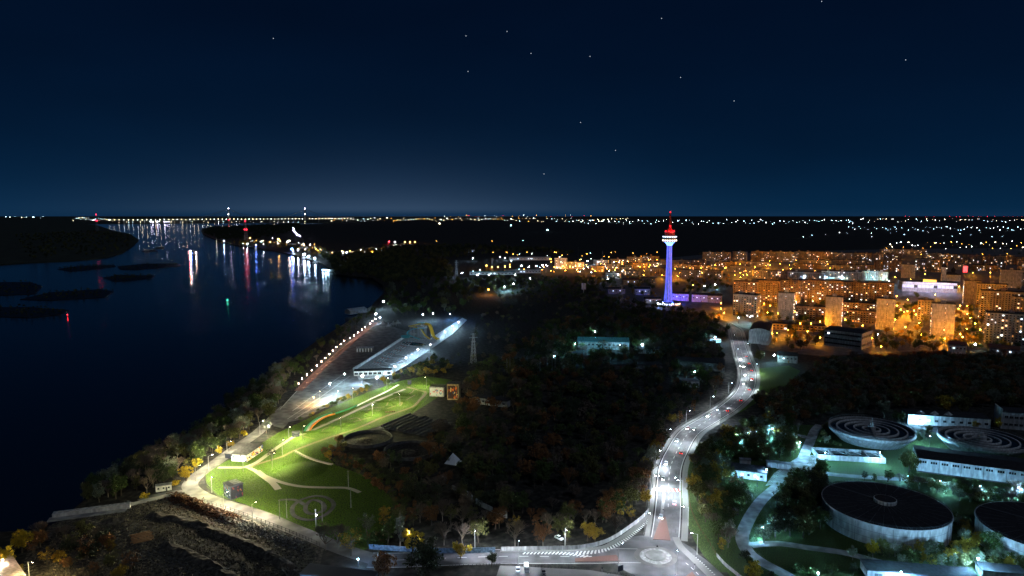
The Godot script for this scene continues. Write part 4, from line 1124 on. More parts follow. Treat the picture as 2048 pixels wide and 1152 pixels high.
func television_tower() -> void:
	var o := thing("television_tower", "tall blue lit concrete television tower with a glowing round deck and red antenna", "tower", Vector3(258.7, 0, -1122.2))
	o.scale = Vector3(0.9, 1.0, 0.9)
	part("shaft", Shape.new().lathe([Vector2(8.2, 0), Vector2(6.7, 12), Vector2(5.6, 28), Vector2(4.9, 50), Vector2(4.4, 75), Vector2(4.2, 97)], 24).mesh(), M.pale_concrete, o)
	glow("blue_strip", Color(0.07, 0.12, 1.0), 1.9)
	glow("violet_strip", Color(0.20, 0.20, 1.0), 2.0)
	glow("deck_window", Color(1.0, 0.84, 0.62), 4.0)
	glow("cone_light", Color(0.12, 0.25, 1.0), 5.0)
	glow("antenna_light", Color(1.0, 0.01, 0.02), 5.0)
	for i in 14:
		var a := TAU * i / 14.0
		var s := Shape.new()
		var last := Vector3.ZERO
		for q in [Vector2(8.4, 0.5), Vector2(6.9, 12), Vector2(5.8, 28), Vector2(5.1, 50), Vector2(4.6, 75), Vector2(4.4, 96)]:
			var p := Vector3(cos(a) * q.x, q.y, sin(a) * q.x)
			if last != Vector3.ZERO:
				s.bar(last, p, 0.65, 0.3)
			last = p
		part("light_strip", s.mesh(), M.blue_strip if i % 2 else M.violet_strip, o)
	part("light_cone", Shape.new().lathe([Vector2(4.4, 95), Vector2(6.6, 98.5), Vector2(9.6, 101)], 24).mesh(), M.cone_light, o)
	var pod := part("deck", Shape.new().lathe([Vector2(9.6, 101), Vector2(12.2, 102.2), Vector2(12.6, 106), Vector2(11.6, 106.4), Vector2(11.6, 107.4), Vector2(12.2, 107.6), Vector2(12.2, 111.2), Vector2(10.6, 112), Vector2(0.1, 112.4)], 32).mesh(), M.pale_concrete, o)
	for ring in [[103.2, 12.75, 2.0, "deck_window"], [109.2, 12.45, 1.6, "window_cool"]]:
		for i in 18:
			var a := TAU * (i + 0.5) / 18.0
			var w := part("window", cached("deckwin%s" % ring[2], func(): return Shape.new().box(Vector3.ZERO, Vector3(3.0, ring[2], 0.2))), M[ring[3]], pod, Vector3(sin(a) * ring[1], ring[0] + 0.6, cos(a) * ring[1]))
			w.rotation.y = a
	part("upper_deck", Shape.new().lathe([Vector2(8.6, 112.4), Vector2(8.6, 116), Vector2(6.6, 116.2), Vector2(6.2, 120), Vector2(3.4, 123), Vector2(2.4, 126)], 20).mesh(), M.red_plastic, o)
	var dishes := Shape.new()
	for i in 16:
		var a := TAU * i / 16.0
		dishes.tube(Vector3(cos(a) * 8.4, 116 + (i % 3), sin(a) * 8.4), Vector3(cos(a) * 9.4, 116.3 + (i % 3), sin(a) * 9.4), 0.3, 1.1, 8)
		dishes.tube(Vector3(cos(a) * 8.8, 112, sin(a) * 8.8), Vector3(cos(a) * 8.8, 121, sin(a) * 8.8), 0.14, 0.1, 4)
	part("dish_antenna", dishes.mesh(), M.white_wall, o, Vector3.ZERO, "stuff")
	part("antenna_core", Shape.new().lathe([Vector2(1.7, 123), Vector2(1.5, 136), Vector2(1.0, 136.2), Vector2(0.9, 149)], 10).mesh(), M.rust, o)
	part("antenna", lattice(27.0, 3.6, 1.6, 7, 0.35).mesh(), M.red_plastic, o, Vector3(0, 123, 0))
	for q in [Vector3(3.4, 118.6, 7.2), Vector3(-3.4, 118.6, 7.2), Vector3(0, 149.6, 0), Vector3(-7.6, 118.6, 1.0), Vector3(7.6, 118.6, 1.0), Vector3(0, 127, 2.4)]:
		part("red_lamp", cached("tvlamp", func(): return Shape.new().ball(Vector3.ZERO, 1.3, 8)), M.antenna_light, o, q)
	for q in [Vector3(0, 119, 10), Vector3(8, 121, 6), Vector3(-8, 121, 6), Vector3(0, 152, 4)]:
		shine(o, q, Color(1.0, 0.08, 0.08), 7.0)
	for i in 5:
		var a := TAU * i / 5.0 + 0.3
		shine(o, Vector3(cos(a) * 15, 2.0, sin(a) * 15), Color(0.16, 0.22, 1.0), 170.0)
	for x in [-1.0, 1.0]:
		shine(o, Vector3(x * 9.0, 93.0, 9.0), Color(0.2, 0.3, 1.0), 14.0)
	var foot := thing("tower_pavilion", "low ring shaped pavilion with lit windows round the foot of the television tower", "building", Vector3(254.5, 0, -1103.8))
	part("wall", Shape.new().lathe([Vector2(19, 0), Vector2(19, 4.4)], 28).mesh(), M.white_wall, foot)
	part("roof", Shape.new().lathe([Vector2(20, 4.4), Vector2(20, 5.0), Vector2(9.4, 5.2)], 28).mesh(), M.roof_felt, foot)
	for i in 14:
		var a := -1.3 + 2.6 * i / 13.0
		var w := part("window", cached("pavwin", func(): return Shape.new().box(Vector3.ZERO, Vector3(2.2, 2.0, 0.2))), M.window_warm if i > 6 else M.window_cool, foot, Vector3(sin(a) * 19.05, 2.2, cos(a) * 19.05))
		w.rotation.y = a
	for q in [[Vector3(242.1, 0, -1084.8), "cool_lamp"], [Vector3(232.8, 0, -1078.8), "white_lamp"], [Vector3(255.9, 0, -1078.8), "blue_lamp"]]:
		globe_lamp(q[0], 5.0, 0.9, q[1], Color(0.4, 0.55, 1.0), 110.0, "blue white lamp at the foot of the television tower", "lamps at the foot of the tower", "tower_foot_lamp")


# ---------------------------------------------------------------- promenade, car park and bathing park

func mural(seed_: int, ground: Color, colors: Array, blobs: int) -> StandardMaterial3D:
	# sprayed wall painting: overlapping strokes and patches of paint
	var dice := RandomNumberGenerator.new()
	dice.seed = seed_
	var im := Image.create(160, 80, false, Image.FORMAT_RGB8)
	im.fill(ground)
	for i in blobs:
		var c: Color = colors[dice.randi() % colors.size()]
		var p := Vector2(dice.randf_range(0, 160), dice.randf_range(10, 76))
		var d := Vector2.from_angle(dice.randf() * TAU) * 1.4
		var r := dice.randf_range(1.5, 6.5)
		for s in 14:
			for y in range(-7, 8):
				for x in range(-7, 8):
					if x * x + y * y < r * r:
						var q := Vector2i(int(p.x) + x, int(p.y) + y)
						if q.x >= 0 and q.y >= 0 and q.x < 160 and q.y < 80:
							im.set_pixel(q.x, q.y, c)
			p += d
			d = d.rotated(dice.randf_range(-0.5, 0.5))
			r = clampf(r + dice.randf_range(-0.7, 0.6), 1.0, 7.0)
	var m := StandardMaterial3D.new()
	m.resource_name = "mural_paint_%d" % seed_
	m.albedo_texture = ImageTexture.create_from_image(im)
	m.roughness = 0.85
	return m


func painted(o: Node3D, m: Material, size: Vector2, at: Vector3, turn: float) -> void:
	var q := QuadMesh.new()
	q.size = size
	var p := part("wall_painting", q, m, o, at)
	p.rotation.y = turn


func promenade() -> void:
	var plaza := pts([-177.1, -504.1, -182.3, -573.9, -184.6, -643.5, -188.1, -780.6, -186.3, -917, -152.9, -880.7, -116.9, -832.8, -125.2, -805.9, -150.9, -647.7, -139.6, -605.8, -123.7, -585.9, -132.9, -546.6, -144.4, -513.4, -152.7, -484, -161, -475.7])
	structure("car_park", Shape.new().poly(plaza, 0.04).mesh(), M.worn_asphalt)
	structure("yard", Shape.new().poly(pts([-174.8, -479.2, -177.9, -505.4, -159.9, -474.5, -159.6, -462, -167.9, -467.6]), 0.045).mesh(), M.worn_asphalt)
	keep_clear.append(plaza)
	var lines := Shape.new()
	for q in [pts([-177.3, -508.1, -182.2, -579, -184.5, -660.7]), pts([-163.7, -484, -156.2, -542, -149.1, -615.3]), pts([-158.2, -484, -154, -513.4, -148, -549.7]), pts([-166.5, -504.1, -161.9, -562.3, -156.6, -627.1]), pts([-155.1, -500.2, -147.7, -533.1])]:
		lines.ribbon(smooth(q), 0.35, 0.055)
	for k in 14:
		var a := Vector2(Vector3(-164.9, 0, -517.5).x, Vector3(-164.9, 0, -517.5).z).lerp(Vector2(Vector3(-150, 0, -600.2).x, Vector3(-150, 0, -600.2).z), k / 13.0)
		lines.ribbon(PackedVector2Array([a, a + Vector2(-4.2, -3.0)]), 0.25, 0.055)
	structure("car_park_marking", lines.mesh(), M.paint)
	var walk := smooth(pts([-180, -562.3, -183.4, -639.3, -185.3, -745.4, -186.4, -869.1, -185.8, -921.3]))
	structure("promenade_paving", Shape.new().ribbon(walk, 7.0, 0.18, 0.18).mesh(), M.red_paving)

	for p in [Vector3(-182.9, 0, -572), Vector3(-185.3, 0, -589.6), Vector3(-185.3, 0, -604.5), Vector3(-186, 0, -622.2), Vector3(-186.6, 0, -640.9), Vector3(-187.2, 0, -658.5), Vector3(-187.7, 0, -674.7), Vector3(-188.8, 0, -694.2), Vector3(-189.9, 0, -712.1), Vector3(-191, 0, -731), Vector3(-190.3, 0, -748), Vector3(-191.3, 0, -765.8), Vector3(-188.9, 0, -784.4), Vector3(-187.9, 0, -800.6), Vector3(-187.7, 0, -820.9), Vector3(-187.5, 0, -842.3), Vector3(-187.8, 0, -861), Vector3(-187.1, 0, -888.5), Vector3(-188, 0, -909.3), Vector3(-187.4, 0, -926.6)]:
		globe_lamp(p, 4.0, 0.5, "pink_lamp", Color(1.0, 0.84, 0.74), 16.0, "warm pinkish globe lamp in the long row on the river promenade", "globe lamps along the promenade", "promenade_lamp")
		var bench := thing("park_bench", "low bench facing the river beside a promenade lamp", "bench", p + Vector3(5.0, 0.04, 0.8), 0.7, "benches along the promenade")
		part("seat", cached("benchseat", func(): return Shape.new().box(Vector3(0, 0.46, 0), Vector3(2.0, 0.08, 0.5))), M.wood, bench)
		part("backrest", cached("benchback", func(): return Shape.new().box(Vector3(0, 0.8, -0.26), Vector3(2.0, 0.36, 0.06))), M.wood, bench)
		for s in [-0.8, 0.8]:
			part("leg", cached("benchleg", func(): return Shape.new().box(Vector3(0, 0.22, 0), Vector3(0.08, 0.44, 0.5))), M.dark_steel, bench, Vector3(s, 0, 0))
	for q in [[Vector3(-199.4, 0, -1050), 12.0, 1.1, 1900.0, "dazzling white lamp over the riverside trees"], [Vector3(-189.2, 0, -939.5), 9.0, 0.95, 900.0, "bright white lamp at the end of the promenade"], [Vector3(-180, 0, -920.6), 7.0, 0.65, 300.0, "smaller white lamp beside the end of the promenade"], [Vector3(-123.2, 0, -934.8), 9.0, 0.7, 700.0, "yellowish white lamp among the trees behind the water slides"], [Vector3(-110.4, 0, -944.2), 9.0, 0.7, 700.0, "violet white lamp behind the water slides"], [Vector3(-69.5, 0, -876.2), 8.0, 0.8, 900.0, "white lamp at the top corner of the bathing park"], [Vector3(-75.1, 0, -850.8), 7.0, 0.6, 500.0, "white lamp below the top corner of the bathing park"], [Vector3(-80.3, 0, -807.5), 7.0, 0.6, 500.0, "white lamp on the edge of the bathing park by the slides"], [Vector3(-87.9, 0, -724.7), 8.0, 0.5, 500.0, "bluish lamp beside the largest pool"], [Vector3(-97.7, 0, -697.8), 8.0, 0.5, 500.0, "bluish lamp on the pool terrace"], [Vector3(-103.7, 0, -656.2), 8.0, 0.5, 560.0, "white lamp on the terrace edge above the oval pool"], [Vector3(-108.2, 0, -619.2), 8.0, 0.5, 560.0, "white lamp on the terrace edge by the small pool"], [Vector3(-112.4, 0, -591.7), 8.0, 0.7, 640.0, "pale lamp by the pavilion at the car park"], [Vector3(-117.4, 0, -581.1), 7.0, 0.9, 640.0, "very bright white lamp in front of the dark roofed pavilion"], [Vector3(-131.2, 0, -586.6), 7.0, 0.9, 560.0, "bright white lamp by the corner of the dark roofed pavilion"], [Vector3(-146.7, 0, -585.7), 9.0, 0.5, 420.0, "blue white lamp at the middle of the car park"], [Vector3(-150.6, 0, -552.4), 9.0, 0.55, 640.0, "blue white lamp over the pale part of the car park"], [Vector3(-138.9, 0, -532.3), 8.0, 0.4, 560.0, "blue white lamp among the bushes at the car park edge"]]:
		globe_lamp(q[0], q[1], q[2], "white_lamp", COOL, q[3] * 0.42, q[4])
	globe_lamp(Vector3(-86.8, 0, -946.1), 8.0, 0.7, "cool_lamp", Color(0.3, 0.6, 1.0), 500.0, "blue lamp behind the water slides")
	globe_lamp(Vector3(-154.7, 0, -520.3), 6.0, 0.5, "sodium_lamp", SODIUM, 110.0, "single orange lamp at the near edge of the car park")

	# the bathing park
	var deck := pts([-150.5, -635.1, -128.1, -809.1, -98.3, -796.2, -82.1, -892.5, -70.5, -961.1, -62.9, -943, -73.6, -832.8, -88.2, -745.4, -105.2, -652, -115.3, -611.4, -137.9, -602.1])
	structure("pool_terrace", Shape.new().poly(deck, 0.3).rim(deck, 0.0, 0.3).mesh(), M.pale_concrete)
	keep_clear.append(deck)
	var wall := thing("terrace_wall", "long white parapet along the river side of the bathing park", "wall")
	part("wall", Shape.new().ribbon(pts([-150.5, -635.1, -140.3, -713.2, -128.1, -809.1]), 1.0, 3.0, 3.0).mesh(), M.white_wall, wall)
	for c in [[Vector3(-111.6, 0, -765.5), 17.0, 9.0, "wide round pool with a dark lining on the upper terrace"], [Vector3(-122.2, 0, -700.6), 15.0, 6.0, "long oval pool with a pale rim in the middle of the terrace"], [Vector3(-118.3, 0, -672), 12.0, 6.0, "kidney shaped shallow pool with a pale rim"], [Vector3(-121.6, 0, -654.1), 10.0, 4.0, "small splash pool beside the pavilion"]]:
		var pool := thing("swimming_pool", c[3], "pool", c[0], -0.5)
		var ring := PackedVector2Array()
		for i in 28:
			var a := TAU * i / 28.0
			ring.append(Vector2(cos(a) * c[1] * (1.0 + 0.12 * sin(2 * a)), sin(a) * c[2]))
		part("rim", Shape.new().poly(Geometry2D.offset_polygon(ring, 1.2)[0], 0.62).rim(Geometry2D.offset_polygon(ring, 1.2)[0], 0.25, 0.62).mesh(), M.white_wall, pool)
		part("water", Shape.new().poly(ring, 0.68).mesh(), M.still_water if c[1] > 16 else M.concrete, pool)
	var bed := func(): return Shape.new().box(Vector3(0, 0.35, 0), Vector3(0.7, 0.12, 1.9)).box(Vector3(0, 0.15, 0.7), Vector3(0.6, 0.3, 0.1)).box(Vector3(0, 0.15, -0.7), Vector3(0.6, 0.3, 0.1)).box(Vector3(0, 0.6, -0.8), Vector3(0.7, 0.6, 0.1))
	var tints := ["white_fabric", "white_fabric", "red_plastic", "teal_plastic", "white_fabric"]
	for i in 90:
		var t := (i % 30) / 30.0
		var row := i / 30
		var a := Vector3(-141, 0, -665.2).lerp(Vector3(-122.7, 0, -789.9), t)
		whole("sun_lounger", cached("lounger", bed), M[tints[i % 5]], "tiny %s sun lounger in the rows along the pool terrace" % {"white_fabric": "white", "red_plastic": "red", "teal_plastic": "teal"}[tints[i % 5]], "lounger", a + Vector3(2.5 + row * 3.2 + rng.randf_range(-0.5, 0.5), 0.3, 2.0 + row * 2.2), rng.randf_range(-1.0, -0.4), "sun loungers on the pool terrace")
	for i in 26:
		var t := i / 26.0
		var a := Vector3(-120.6, 0, -623.1).lerp(Vector3(-93.5, 0, -756.8), t)
		var u := thing("parasol", "pale parasol on the bright edge of the pool terrace", "parasol", a + Vector3(rng.randf_range(-3, 1), 0.3, rng.randf_range(-3, 1)), 0.0, "parasols on the pool terrace")
		part("pole", cached("parapole", func(): return Shape.new().tube(Vector3.ZERO, Vector3(0, 2.4, 0), 0.04, 0.04, 5)), M.steel, u)
		part("canopy", cached("paracan", func(): return Shape.new().lathe([Vector2(1.5, 2.1), Vector2(0.05, 2.7)], 8)), M[["white_fabric", "blue_panel", "white_fabric"][i % 3]], u)
	var pav := shed("pool_pavilion", "long pavilion with a flat dark roof between car park and pools", "building", Vector3(-129.2, 0, -617.2) + Vector3(0, 0, -5), 34.0, 9.0, 4.2, 0.12, "white_wall", "roof_felt")
	panes(pav, 34.0, 9.0, 4.2, 8, 1.9, Vector2(3.2, 2.2), [])
	var arc := shed("arcade_hall", "small white hall with pillars on the dark lawn behind the promenade", "building", Vector3(-159.6, 0, -723.6) + Vector3(0, 0, -5), 17.0, 9.0, 4.0, 0.1, "dark_concrete", "metal_roof", 1.2)
	for i in 6:
		part("pillar", cached("arcpillar", func(): return Shape.new().box(Vector3(0, 2, 0), Vector3(0.7, 4.0, 0.7))), M.white_wall, arc, Vector3(-7.5 + i * 3.0, 0, 5.4))
	for i in 4:
		var tent := thing("white_tent", "pointed white tent in the group at the end of the promenade", "tent", [Vector3(-170.8, 0, -892.5), Vector3(-162, 0, -880.7), Vector3(-156.9, 0, -892.5), Vector3(-152.3, 0, -900.5)][i], 0.3 * i, "white tents at the end of the promenade")
		part("canopy", cached("tentcan", func(): return Shape.new().lathe([Vector2(5, 2.6), Vector2(2.2, 4.0), Vector2(0.2, 7.0)], 6)), M.concrete, tent)
		for k in 6:
			part("pole", cached("tentpole", func(): return Shape.new().tube(Vector3.ZERO, Vector3(0, 2.7, 0), 0.08, 0.08, 4)), M.steel, tent, Vector3(cos(TAU * k / 6) * 4.7, 0, sin(TAU * k / 6) * 4.7))
	var ramp := shed("boat_house", "pale sloping roofed boat house on the water's edge past the promenade", "building", Vector3(-233.1, 0, -1009.5), 30.0, 14.0, 5.0, 0.85, "grey_wall", "metal_roof", 3.0)

	# the water slides
	var s := thing("water_slide", "tall water slide tower with yellow flumes and a teal bowl", "slide", Vector3(-100.6, 0, -805.9))
	for x in [-4.0, 4.0]:
		for z in [-3.0, 3.0]:
			part("leg", cached("slideleg", func(): return Shape.new().tube(Vector3.ZERO, Vector3(0, 19, 0), 0.3, 0.25, 6)), M.steel, s, Vector3(x - 8, 0, z))
	part("platform", Shape.new().box(Vector3(-8, 12, 0), Vector3(9, 0.3, 7)).box(Vector3(-8, 18.6, 0), Vector3(9, 0.3, 7)).mesh(), M.teal_plastic, s)
	for f in [[[Vector3(-8, 18, 3), Vector3(-16, 17, 8), Vector3(-22, 15, 2), Vector3(-18, 13, -6), Vector3(-10, 11, -4), Vector3(-6, 9, 4), Vector3(-2, 5, 9), Vector3(4, 1.2, 12)], "yellow_plastic", 1.1], [[Vector3(-4, 18, 0), Vector3(2, 17, 3), Vector3(5, 11, 6), Vector3(8, 4, 9), Vector3(14, 1, 12)], "yellow_plastic", 2.4], [[Vector3(-8, 12, -3), Vector3(-14, 11, -8), Vector3(-22, 9, -4), Vector3(-24, 6, 4), Vector3(-16, 3, 8), Vector3(-8, 1, 12)], "teal_plastic", 1.1]]:
		var c := Curve3D.new()
		for i in f[0].size():
			var tan: Vector3 = (f[0][mini(i + 1, f[0].size() - 1)] - f[0][maxi(i - 1, 0)]) / 6.0
			c.add_point(f[0][i], -tan, tan)
		c.bake_interval = 1.2
		var line := c.get_baked_points()
		var flume := Shape.new()
		var r: float = f[2]
		for i in line.size() - 1:
			var d := (line[i + 1] - line[i]).normalized()
			var side := d.cross(Vector3.UP).normalized()
			for k in 6:
				var a0 := PI + PI * k / 6.0
				var a1 := PI + PI * (k + 1) / 6.0
				var o0 := side * cos(a0) * r + Vector3.UP * sin(a0) * r * 0.8
				var o1 := side * cos(a1) * r + Vector3.UP * sin(a1) * r * 0.8
				flume.quad(line[i] + o0, line[i] + o1, line[i + 1] + o1, line[i + 1] + o0)
		part("flume", flume.mesh(), M[f[1]], s)
		for i in range(3, line.size(), 9):
			part("post", Shape.new().tube(Vector3(line[i].x, 0, line[i].z), line[i] - Vector3(0, r * 0.7, 0), 0.22, 0.18, 5).mesh(), M.steel, s)
	part("bowl", Shape.new().lathe([Vector2(1, 2.0), Vector2(4.5, 2.4), Vector2(6.0, 4.4), Vector2(6.2, 4.4)], 18, Vector3(-25, 0, 10)).mesh(), M.teal_plastic, s)


# ---------------------------------------------------------------- the green park

func park() -> void:
	var lawn := pts([-177.9, -381.9, -177.6, -389.7, -174.1, -396.2, -166.1, -418.8, -159.2, -454.4, -152.4, -474.5, -140.1, -512.1, -119.4, -560.7, -100, -596.6, -80.1, -615.3, -53.5, -600.2, -59.1, -546.6, -75.8, -493.9, -93.1, -467.6, -112.5, -446, -117.2, -411.6, -105, -393, -80.7, -373.7, -57.7, -337, -55.5, -309.2, -65.6, -289.9, -72.6, -290.8, -88, -302.2, -114.1, -320.9, -138, -338.2, -156.2, -348.2, -167.4, -360.2])
	structure("lawn", Shape.new().poly(lawn, 0.03).mesh(), M.grass)
	keep_clear.append(pts([-177.9, -381.9, -174.1, -396.2, -166.1, -418.8, -159.2, -454.4, -152.4, -474.5, -140.1, -512.1, -119.4, -560.7, -100, -596.6, -80.1, -615.3, -61.9, -573.9, -75.8, -493.9, -93.1, -467.6, -112.5, -446, -117.2, -411.6, -110.1, -393, -106.1, -362.9, -107.4, -331.1, -89.2, -302.2, -114.1, -320.9, -138, -338.2, -156.2, -348.2, -167.4, -360.2]))
	for a in [[pts([-173.7, -389, -163.6, -389, -158, -389.7, -153.9, -397, -151.9, -411.6, -149.6, -428.1, -145.9, -446, -140.7, -452.3, -130.5, -475.7, -120.4, -500.2, -106.3, -536.1, -91.2, -568.9]), 3.0, "path"], [pts([-156.8, -389.7, -150.9, -385, -142.9, -377.4, -128.3, -366.5, -115.5, -360.9, -102.4, -359.5, -90.2, -358.8, -81.8, -352.8]), 2.6, "path"], [pts([-155.4, -389, -150.9, -396.2, -142.3, -406.3, -138, -417, -130.1, -431, -120.7, -445, -111.6, -456.6, -102.9, -472.2, -96.8, -485.2, -87.9, -498.9, -77.4, -514.8, -73.9, -534.6, -72.3, -557.5, -82.7, -568.9, -91, -575.6]), 2.4, "trail"], [pts([-148.6, -383.5, -138.8, -372.2, -133.1, -365.7, -127, -356.8]), 3.6, "path"]]:
		bare.append(band(smooth(a[0], 2.0), a[1] + 0.5))
		structure("path", Shape.new().ribbon(smooth(a[0], 2.0), a[1], 0.06).mesh(), M[a[2]])
	for q in [pts([-124.8, -462, -124.7, -469.9, -121.5, -476.8, -116.9, -485.2, -112.8, -486.4, -109, -479.2]), pts([-108.3, -496.4, -109.8, -506.8, -106.7, -512.1, -98.5, -516.2, -98.2, -527.4, -97.8, -536.1, -90.5, -548.1]), pts([-94.4, -537.5, -91.2, -530.2, -86.9, -525.9, -87.1, -517.5]), pts([-127.1, -450.2, -130.9, -456.6, -130, -463.1, -125.5, -467.6]), pts([-117.8, -467.6, -115.9, -474.5, -110.3, -481.6, -102.7, -488.9]), pts([-103.1, -504.1, -97.3, -509.4, -91, -517.5, -85.1, -534.6, -80, -549.7]), pts([-136, -469.9, -127.8, -479.2, -123, -488.9]), pts([-87.4, -549.7, -84.2, -555.9, -83.1, -565.6]), pts([-144.1, -450.2, -138.2, -443.9, -131, -439.9])]:
		bare.append(band(smooth(q, 1.5), 1.3))
		structure("trail", Shape.new().ribbon(smooth(q, 1.5), 1.0, 0.07).mesh(), M.trail)
	# low grassy humps of the bicycle track
	for i in 26:
		var t := (i + 0.5) / 26.0
		var c := Vector3(-131.1, 0, -452.3).lerp(Vector3(-79.7, 0, -562.3), t) + Vector3(rng.randf_range(-9, 9), 0, rng.randf_range(-8, 8))
		var l := rng.randf_range(3, 8)
		whole("grass_mound", Shape.new().lathe([Vector2(2.6, 0.0), Vector2(2.0, 0.35), Vector2(1.2, 0.62), Vector2(0.05, 0.75)], 14).mesh(), M.grass, "low grassy hump of the bicycle track", "mound", c + Vector3(0, 0.03, 0), rng.randf() * PI, "humps of the bicycle track").scale = Vector3(l / 2.6, 1.0, 1.0)
	whole("grass_hill", Shape.new().lathe([Vector2(14, 0.0), Vector2(12, 0.3), Vector2(8, 0.9), Vector2(4, 1.3), Vector2(0.05, 1.45)], 32).mesh(), M.grass, "broad grassy hill between the two pale paths", "mound", Vector3(-121.7, 0, -385) + Vector3(0, 0.03, 0), 0.5)
	var edge := thing("stone_kerb", "pale stone edging below the dark bushes on the hill", "wall")
	part("wall", Shape.new().ribbon(smooth(pts([-136.7, -416.1, -126.9, -406.3, -115.9, -397.9, -107.1, -393])), 1.4, 0.7, 0.7).mesh(), M.path, edge)

	# the tubing run: orange, white and green lanes
	var run := thing("tubing_run", "curved tubing run with orange, white and green borders on the lawn", "slide")
	var spine := smooth(pts([-140.6, -454.4, -141.8, -465.4, -141.2, -478, -138.4, -488.9, -133.4, -496.4]), 1.5)
	for a in [[-1.7, "orange_fabric", 0.9, 1.0], [0.0, "white_fabric", 2.0, 0.3], [1.7, "green_fabric", 0.9, 1.0]]:
		part("border" if a[1] != "white_fabric" else "lane", Shape.new().ribbon(shifted(spine, a[0]), a[2], a[3], a[3]).mesh(), M[a[1]], run)
	var hose := thing("green_barrier", "long green inflatable barrier beside the white strip", "barrier")
	var hose_shape := Shape.new()
	var hp := smooth(pts([-132.7, -495.1, -126.7, -504.1, -122.8, -512.1, -120.6, -517.5]), 1.5)
	for i in hp.size() - 1:
		hose_shape.tube(Vector3(hp[i].x, 0.5, hp[i].y), Vector3(hp[i + 1].x, 0.5, hp[i + 1].y), 0.6, 0.6, 8)
	part("tube", hose_shape.mesh(), M.green_fabric, hose)
	var strip := thing("tubing_lane", "long straight white lane rising across the lawn", "slide")
	part("lane", Shape.new().ribbon(smooth(pts([-121.1, -516.2, -114.3, -536.1, -106.2, -557.5, -99, -582.4])), 1.6, 0.3, 0.3).mesh(), M.white_fabric, strip)
	var bales := thing("straw_bale_wall", "short wall of straw bales beside the trail", "wall", Vector3(-91.8, 0, -500.2))
	for i in 6:
		part("bale", cached("bale", func(): return Shape.new().box(Vector3(0, 0.45, 0), Vector3(1.1, 0.9, 0.8))), M.trail, bales, Vector3(i * 1.2 - 3.0, 0, -i * 0.4))
	var hut := shed("kiosk", "small dark kiosk at the fork of the pale path", "kiosk", Vector3(-145.5, 0, -446), 4.6, 3.4, 2.8, 0.3, "navy", "dark_steel")
	panes(hut, 4.6, 3.4, 2.8, 1, 1.6, Vector2(2.4, 1.0), [])
	var bin := shed("ticket_hut", "tiny dark ticket hut at the top of the white lane", "kiosk", Vector3(-89.9, 0, -585.9), 3.0, 3.0, 2.6, 0.2, "navy", "dark_steel")

	# the long house with painted walls
	var a := Vector3(-169.8, 0, -401.2)
	var b := Vector3(-160, 0, -397.9)
	var c := Vector3(-157.2, 0, -417)
	var turn := atan2(-(c - b).normalized().z, (c - b).normalized().x)
	var l := b.distance_to(c)
	var n := Vector3(sin(turn), 0, cos(turn))
	var w := 10.0
	var house := shed("painted_house", "long flat roofed house covered in bright wall paintings", "building", (b + c) / 2.0 - n * w / 2.0, l, w, 4.4, turn, "concrete", "dark_concrete")
	var bright := [Color(0.85, 0.25, 0.1), Color(0.9, 0.55, 0.15), Color(0.9, 0.88, 0.85), Color(0.15, 0.25, 0.65), Color(0.6, 0.1, 0.2), Color(0.95, 0.8, 0.3), Color(0.1, 0.1, 0.15)]
	painted(house, mural(5, Color(0.8, 0.78, 0.75), bright, 42), Vector2(l - 0.3, 4.0), Vector3(0, 2.1, w / 2 + 0.03), 0.0)
	painted(house, mural(6, Color(0.75, 0.8, 0.85), [Color(0.2, 0.4, 0.6), Color(0.85, 0.85, 0.85), Color(0.3, 0.08, 0.08), Color(0.2, 0.5, 0.5), Color(0.05, 0.05, 0.08)], 30), Vector2(w - 0.3, 4.0), Vector3(-l / 2 - 0.03, 2.1, 0), -PI / 2)
	var annex := shed("storage_box", "small dark storage box against the painted house", "shed", Vector3(-174, 0, -406.3), 4.2, 3.2, 2.8, turn, "navy", "dark_steel")
	# the dark cube
	var p := Vector3(-153.8, 0, -347.6)
	var q := Vector3(-147.3, 0, -343.2)
	var r := Vector3(-142.7, 0, -348.2)
	var turn2 := atan2(-(r - q).normalized().z, (r - q).normalized().x)
	var cl := q.distance_to(r)
	var n2 := Vector3(sin(turn2), 0, cos(turn2))
	var cube := shed("painted_cube", "dark cube shaped building with paintings on its walls and a pale roof panel", "building", (q + r) / 2.0 - n2 * 4.0, cl, 8.0, 7.0, turn2, "navy", "navy")
	part("roof_panel", Shape.new().box(Vector3(1.2, 7.45, -0.4), Vector3(cl * 0.6, 0.12, 6.4)).mesh(), M.metal_roof, cube)
	painted(cube, mural(8, Color(0.05, 0.06, 0.1), [Color(0.45, 0.15, 0.08), Color(0.55, 0.35, 0.2), Color(0.1, 0.12, 0.2), Color(0.05, 0.05, 0.08), Color(0.12, 0.2, 0.35)], 22), Vector2(cl - 0.4, 6.2), Vector3(0, 3.4, 4.03), 0.0)
	painted(cube, mural(9, Color(0.1, 0.2, 0.3), [Color(0.3, 0.5, 0.65), Color(0.6, 0.65, 0.7), Color(0.45, 0.3, 0.2), Color(0.05, 0.06, 0.1)], 22), Vector2(7.4, 6.2), Vector3(-cl / 2 - 0.03, 3.4, 0), -PI / 2)
	# two painted blocks at the top of the park
	var g := shed("graffiti_block", "pale ruined block sprayed with graffiti at the top of the park", "building", Vector3(-60.9, 0, -545.1) + Vector3(0, 0, -4), 12.0, 9.0, 8.0, -0.15, "pale_concrete", "dark_concrete")
	painted(g, mural(12, Color(0.72, 0.74, 0.72), [Color(0.75, 0.25, 0.25), Color(0.2, 0.2, 0.25), Color(0.85, 0.85, 0.85), Color(0.4, 0.5, 0.6)], 24), Vector2(11.0, 6.4), Vector3(0, 4.0, 4.53), 0.0)
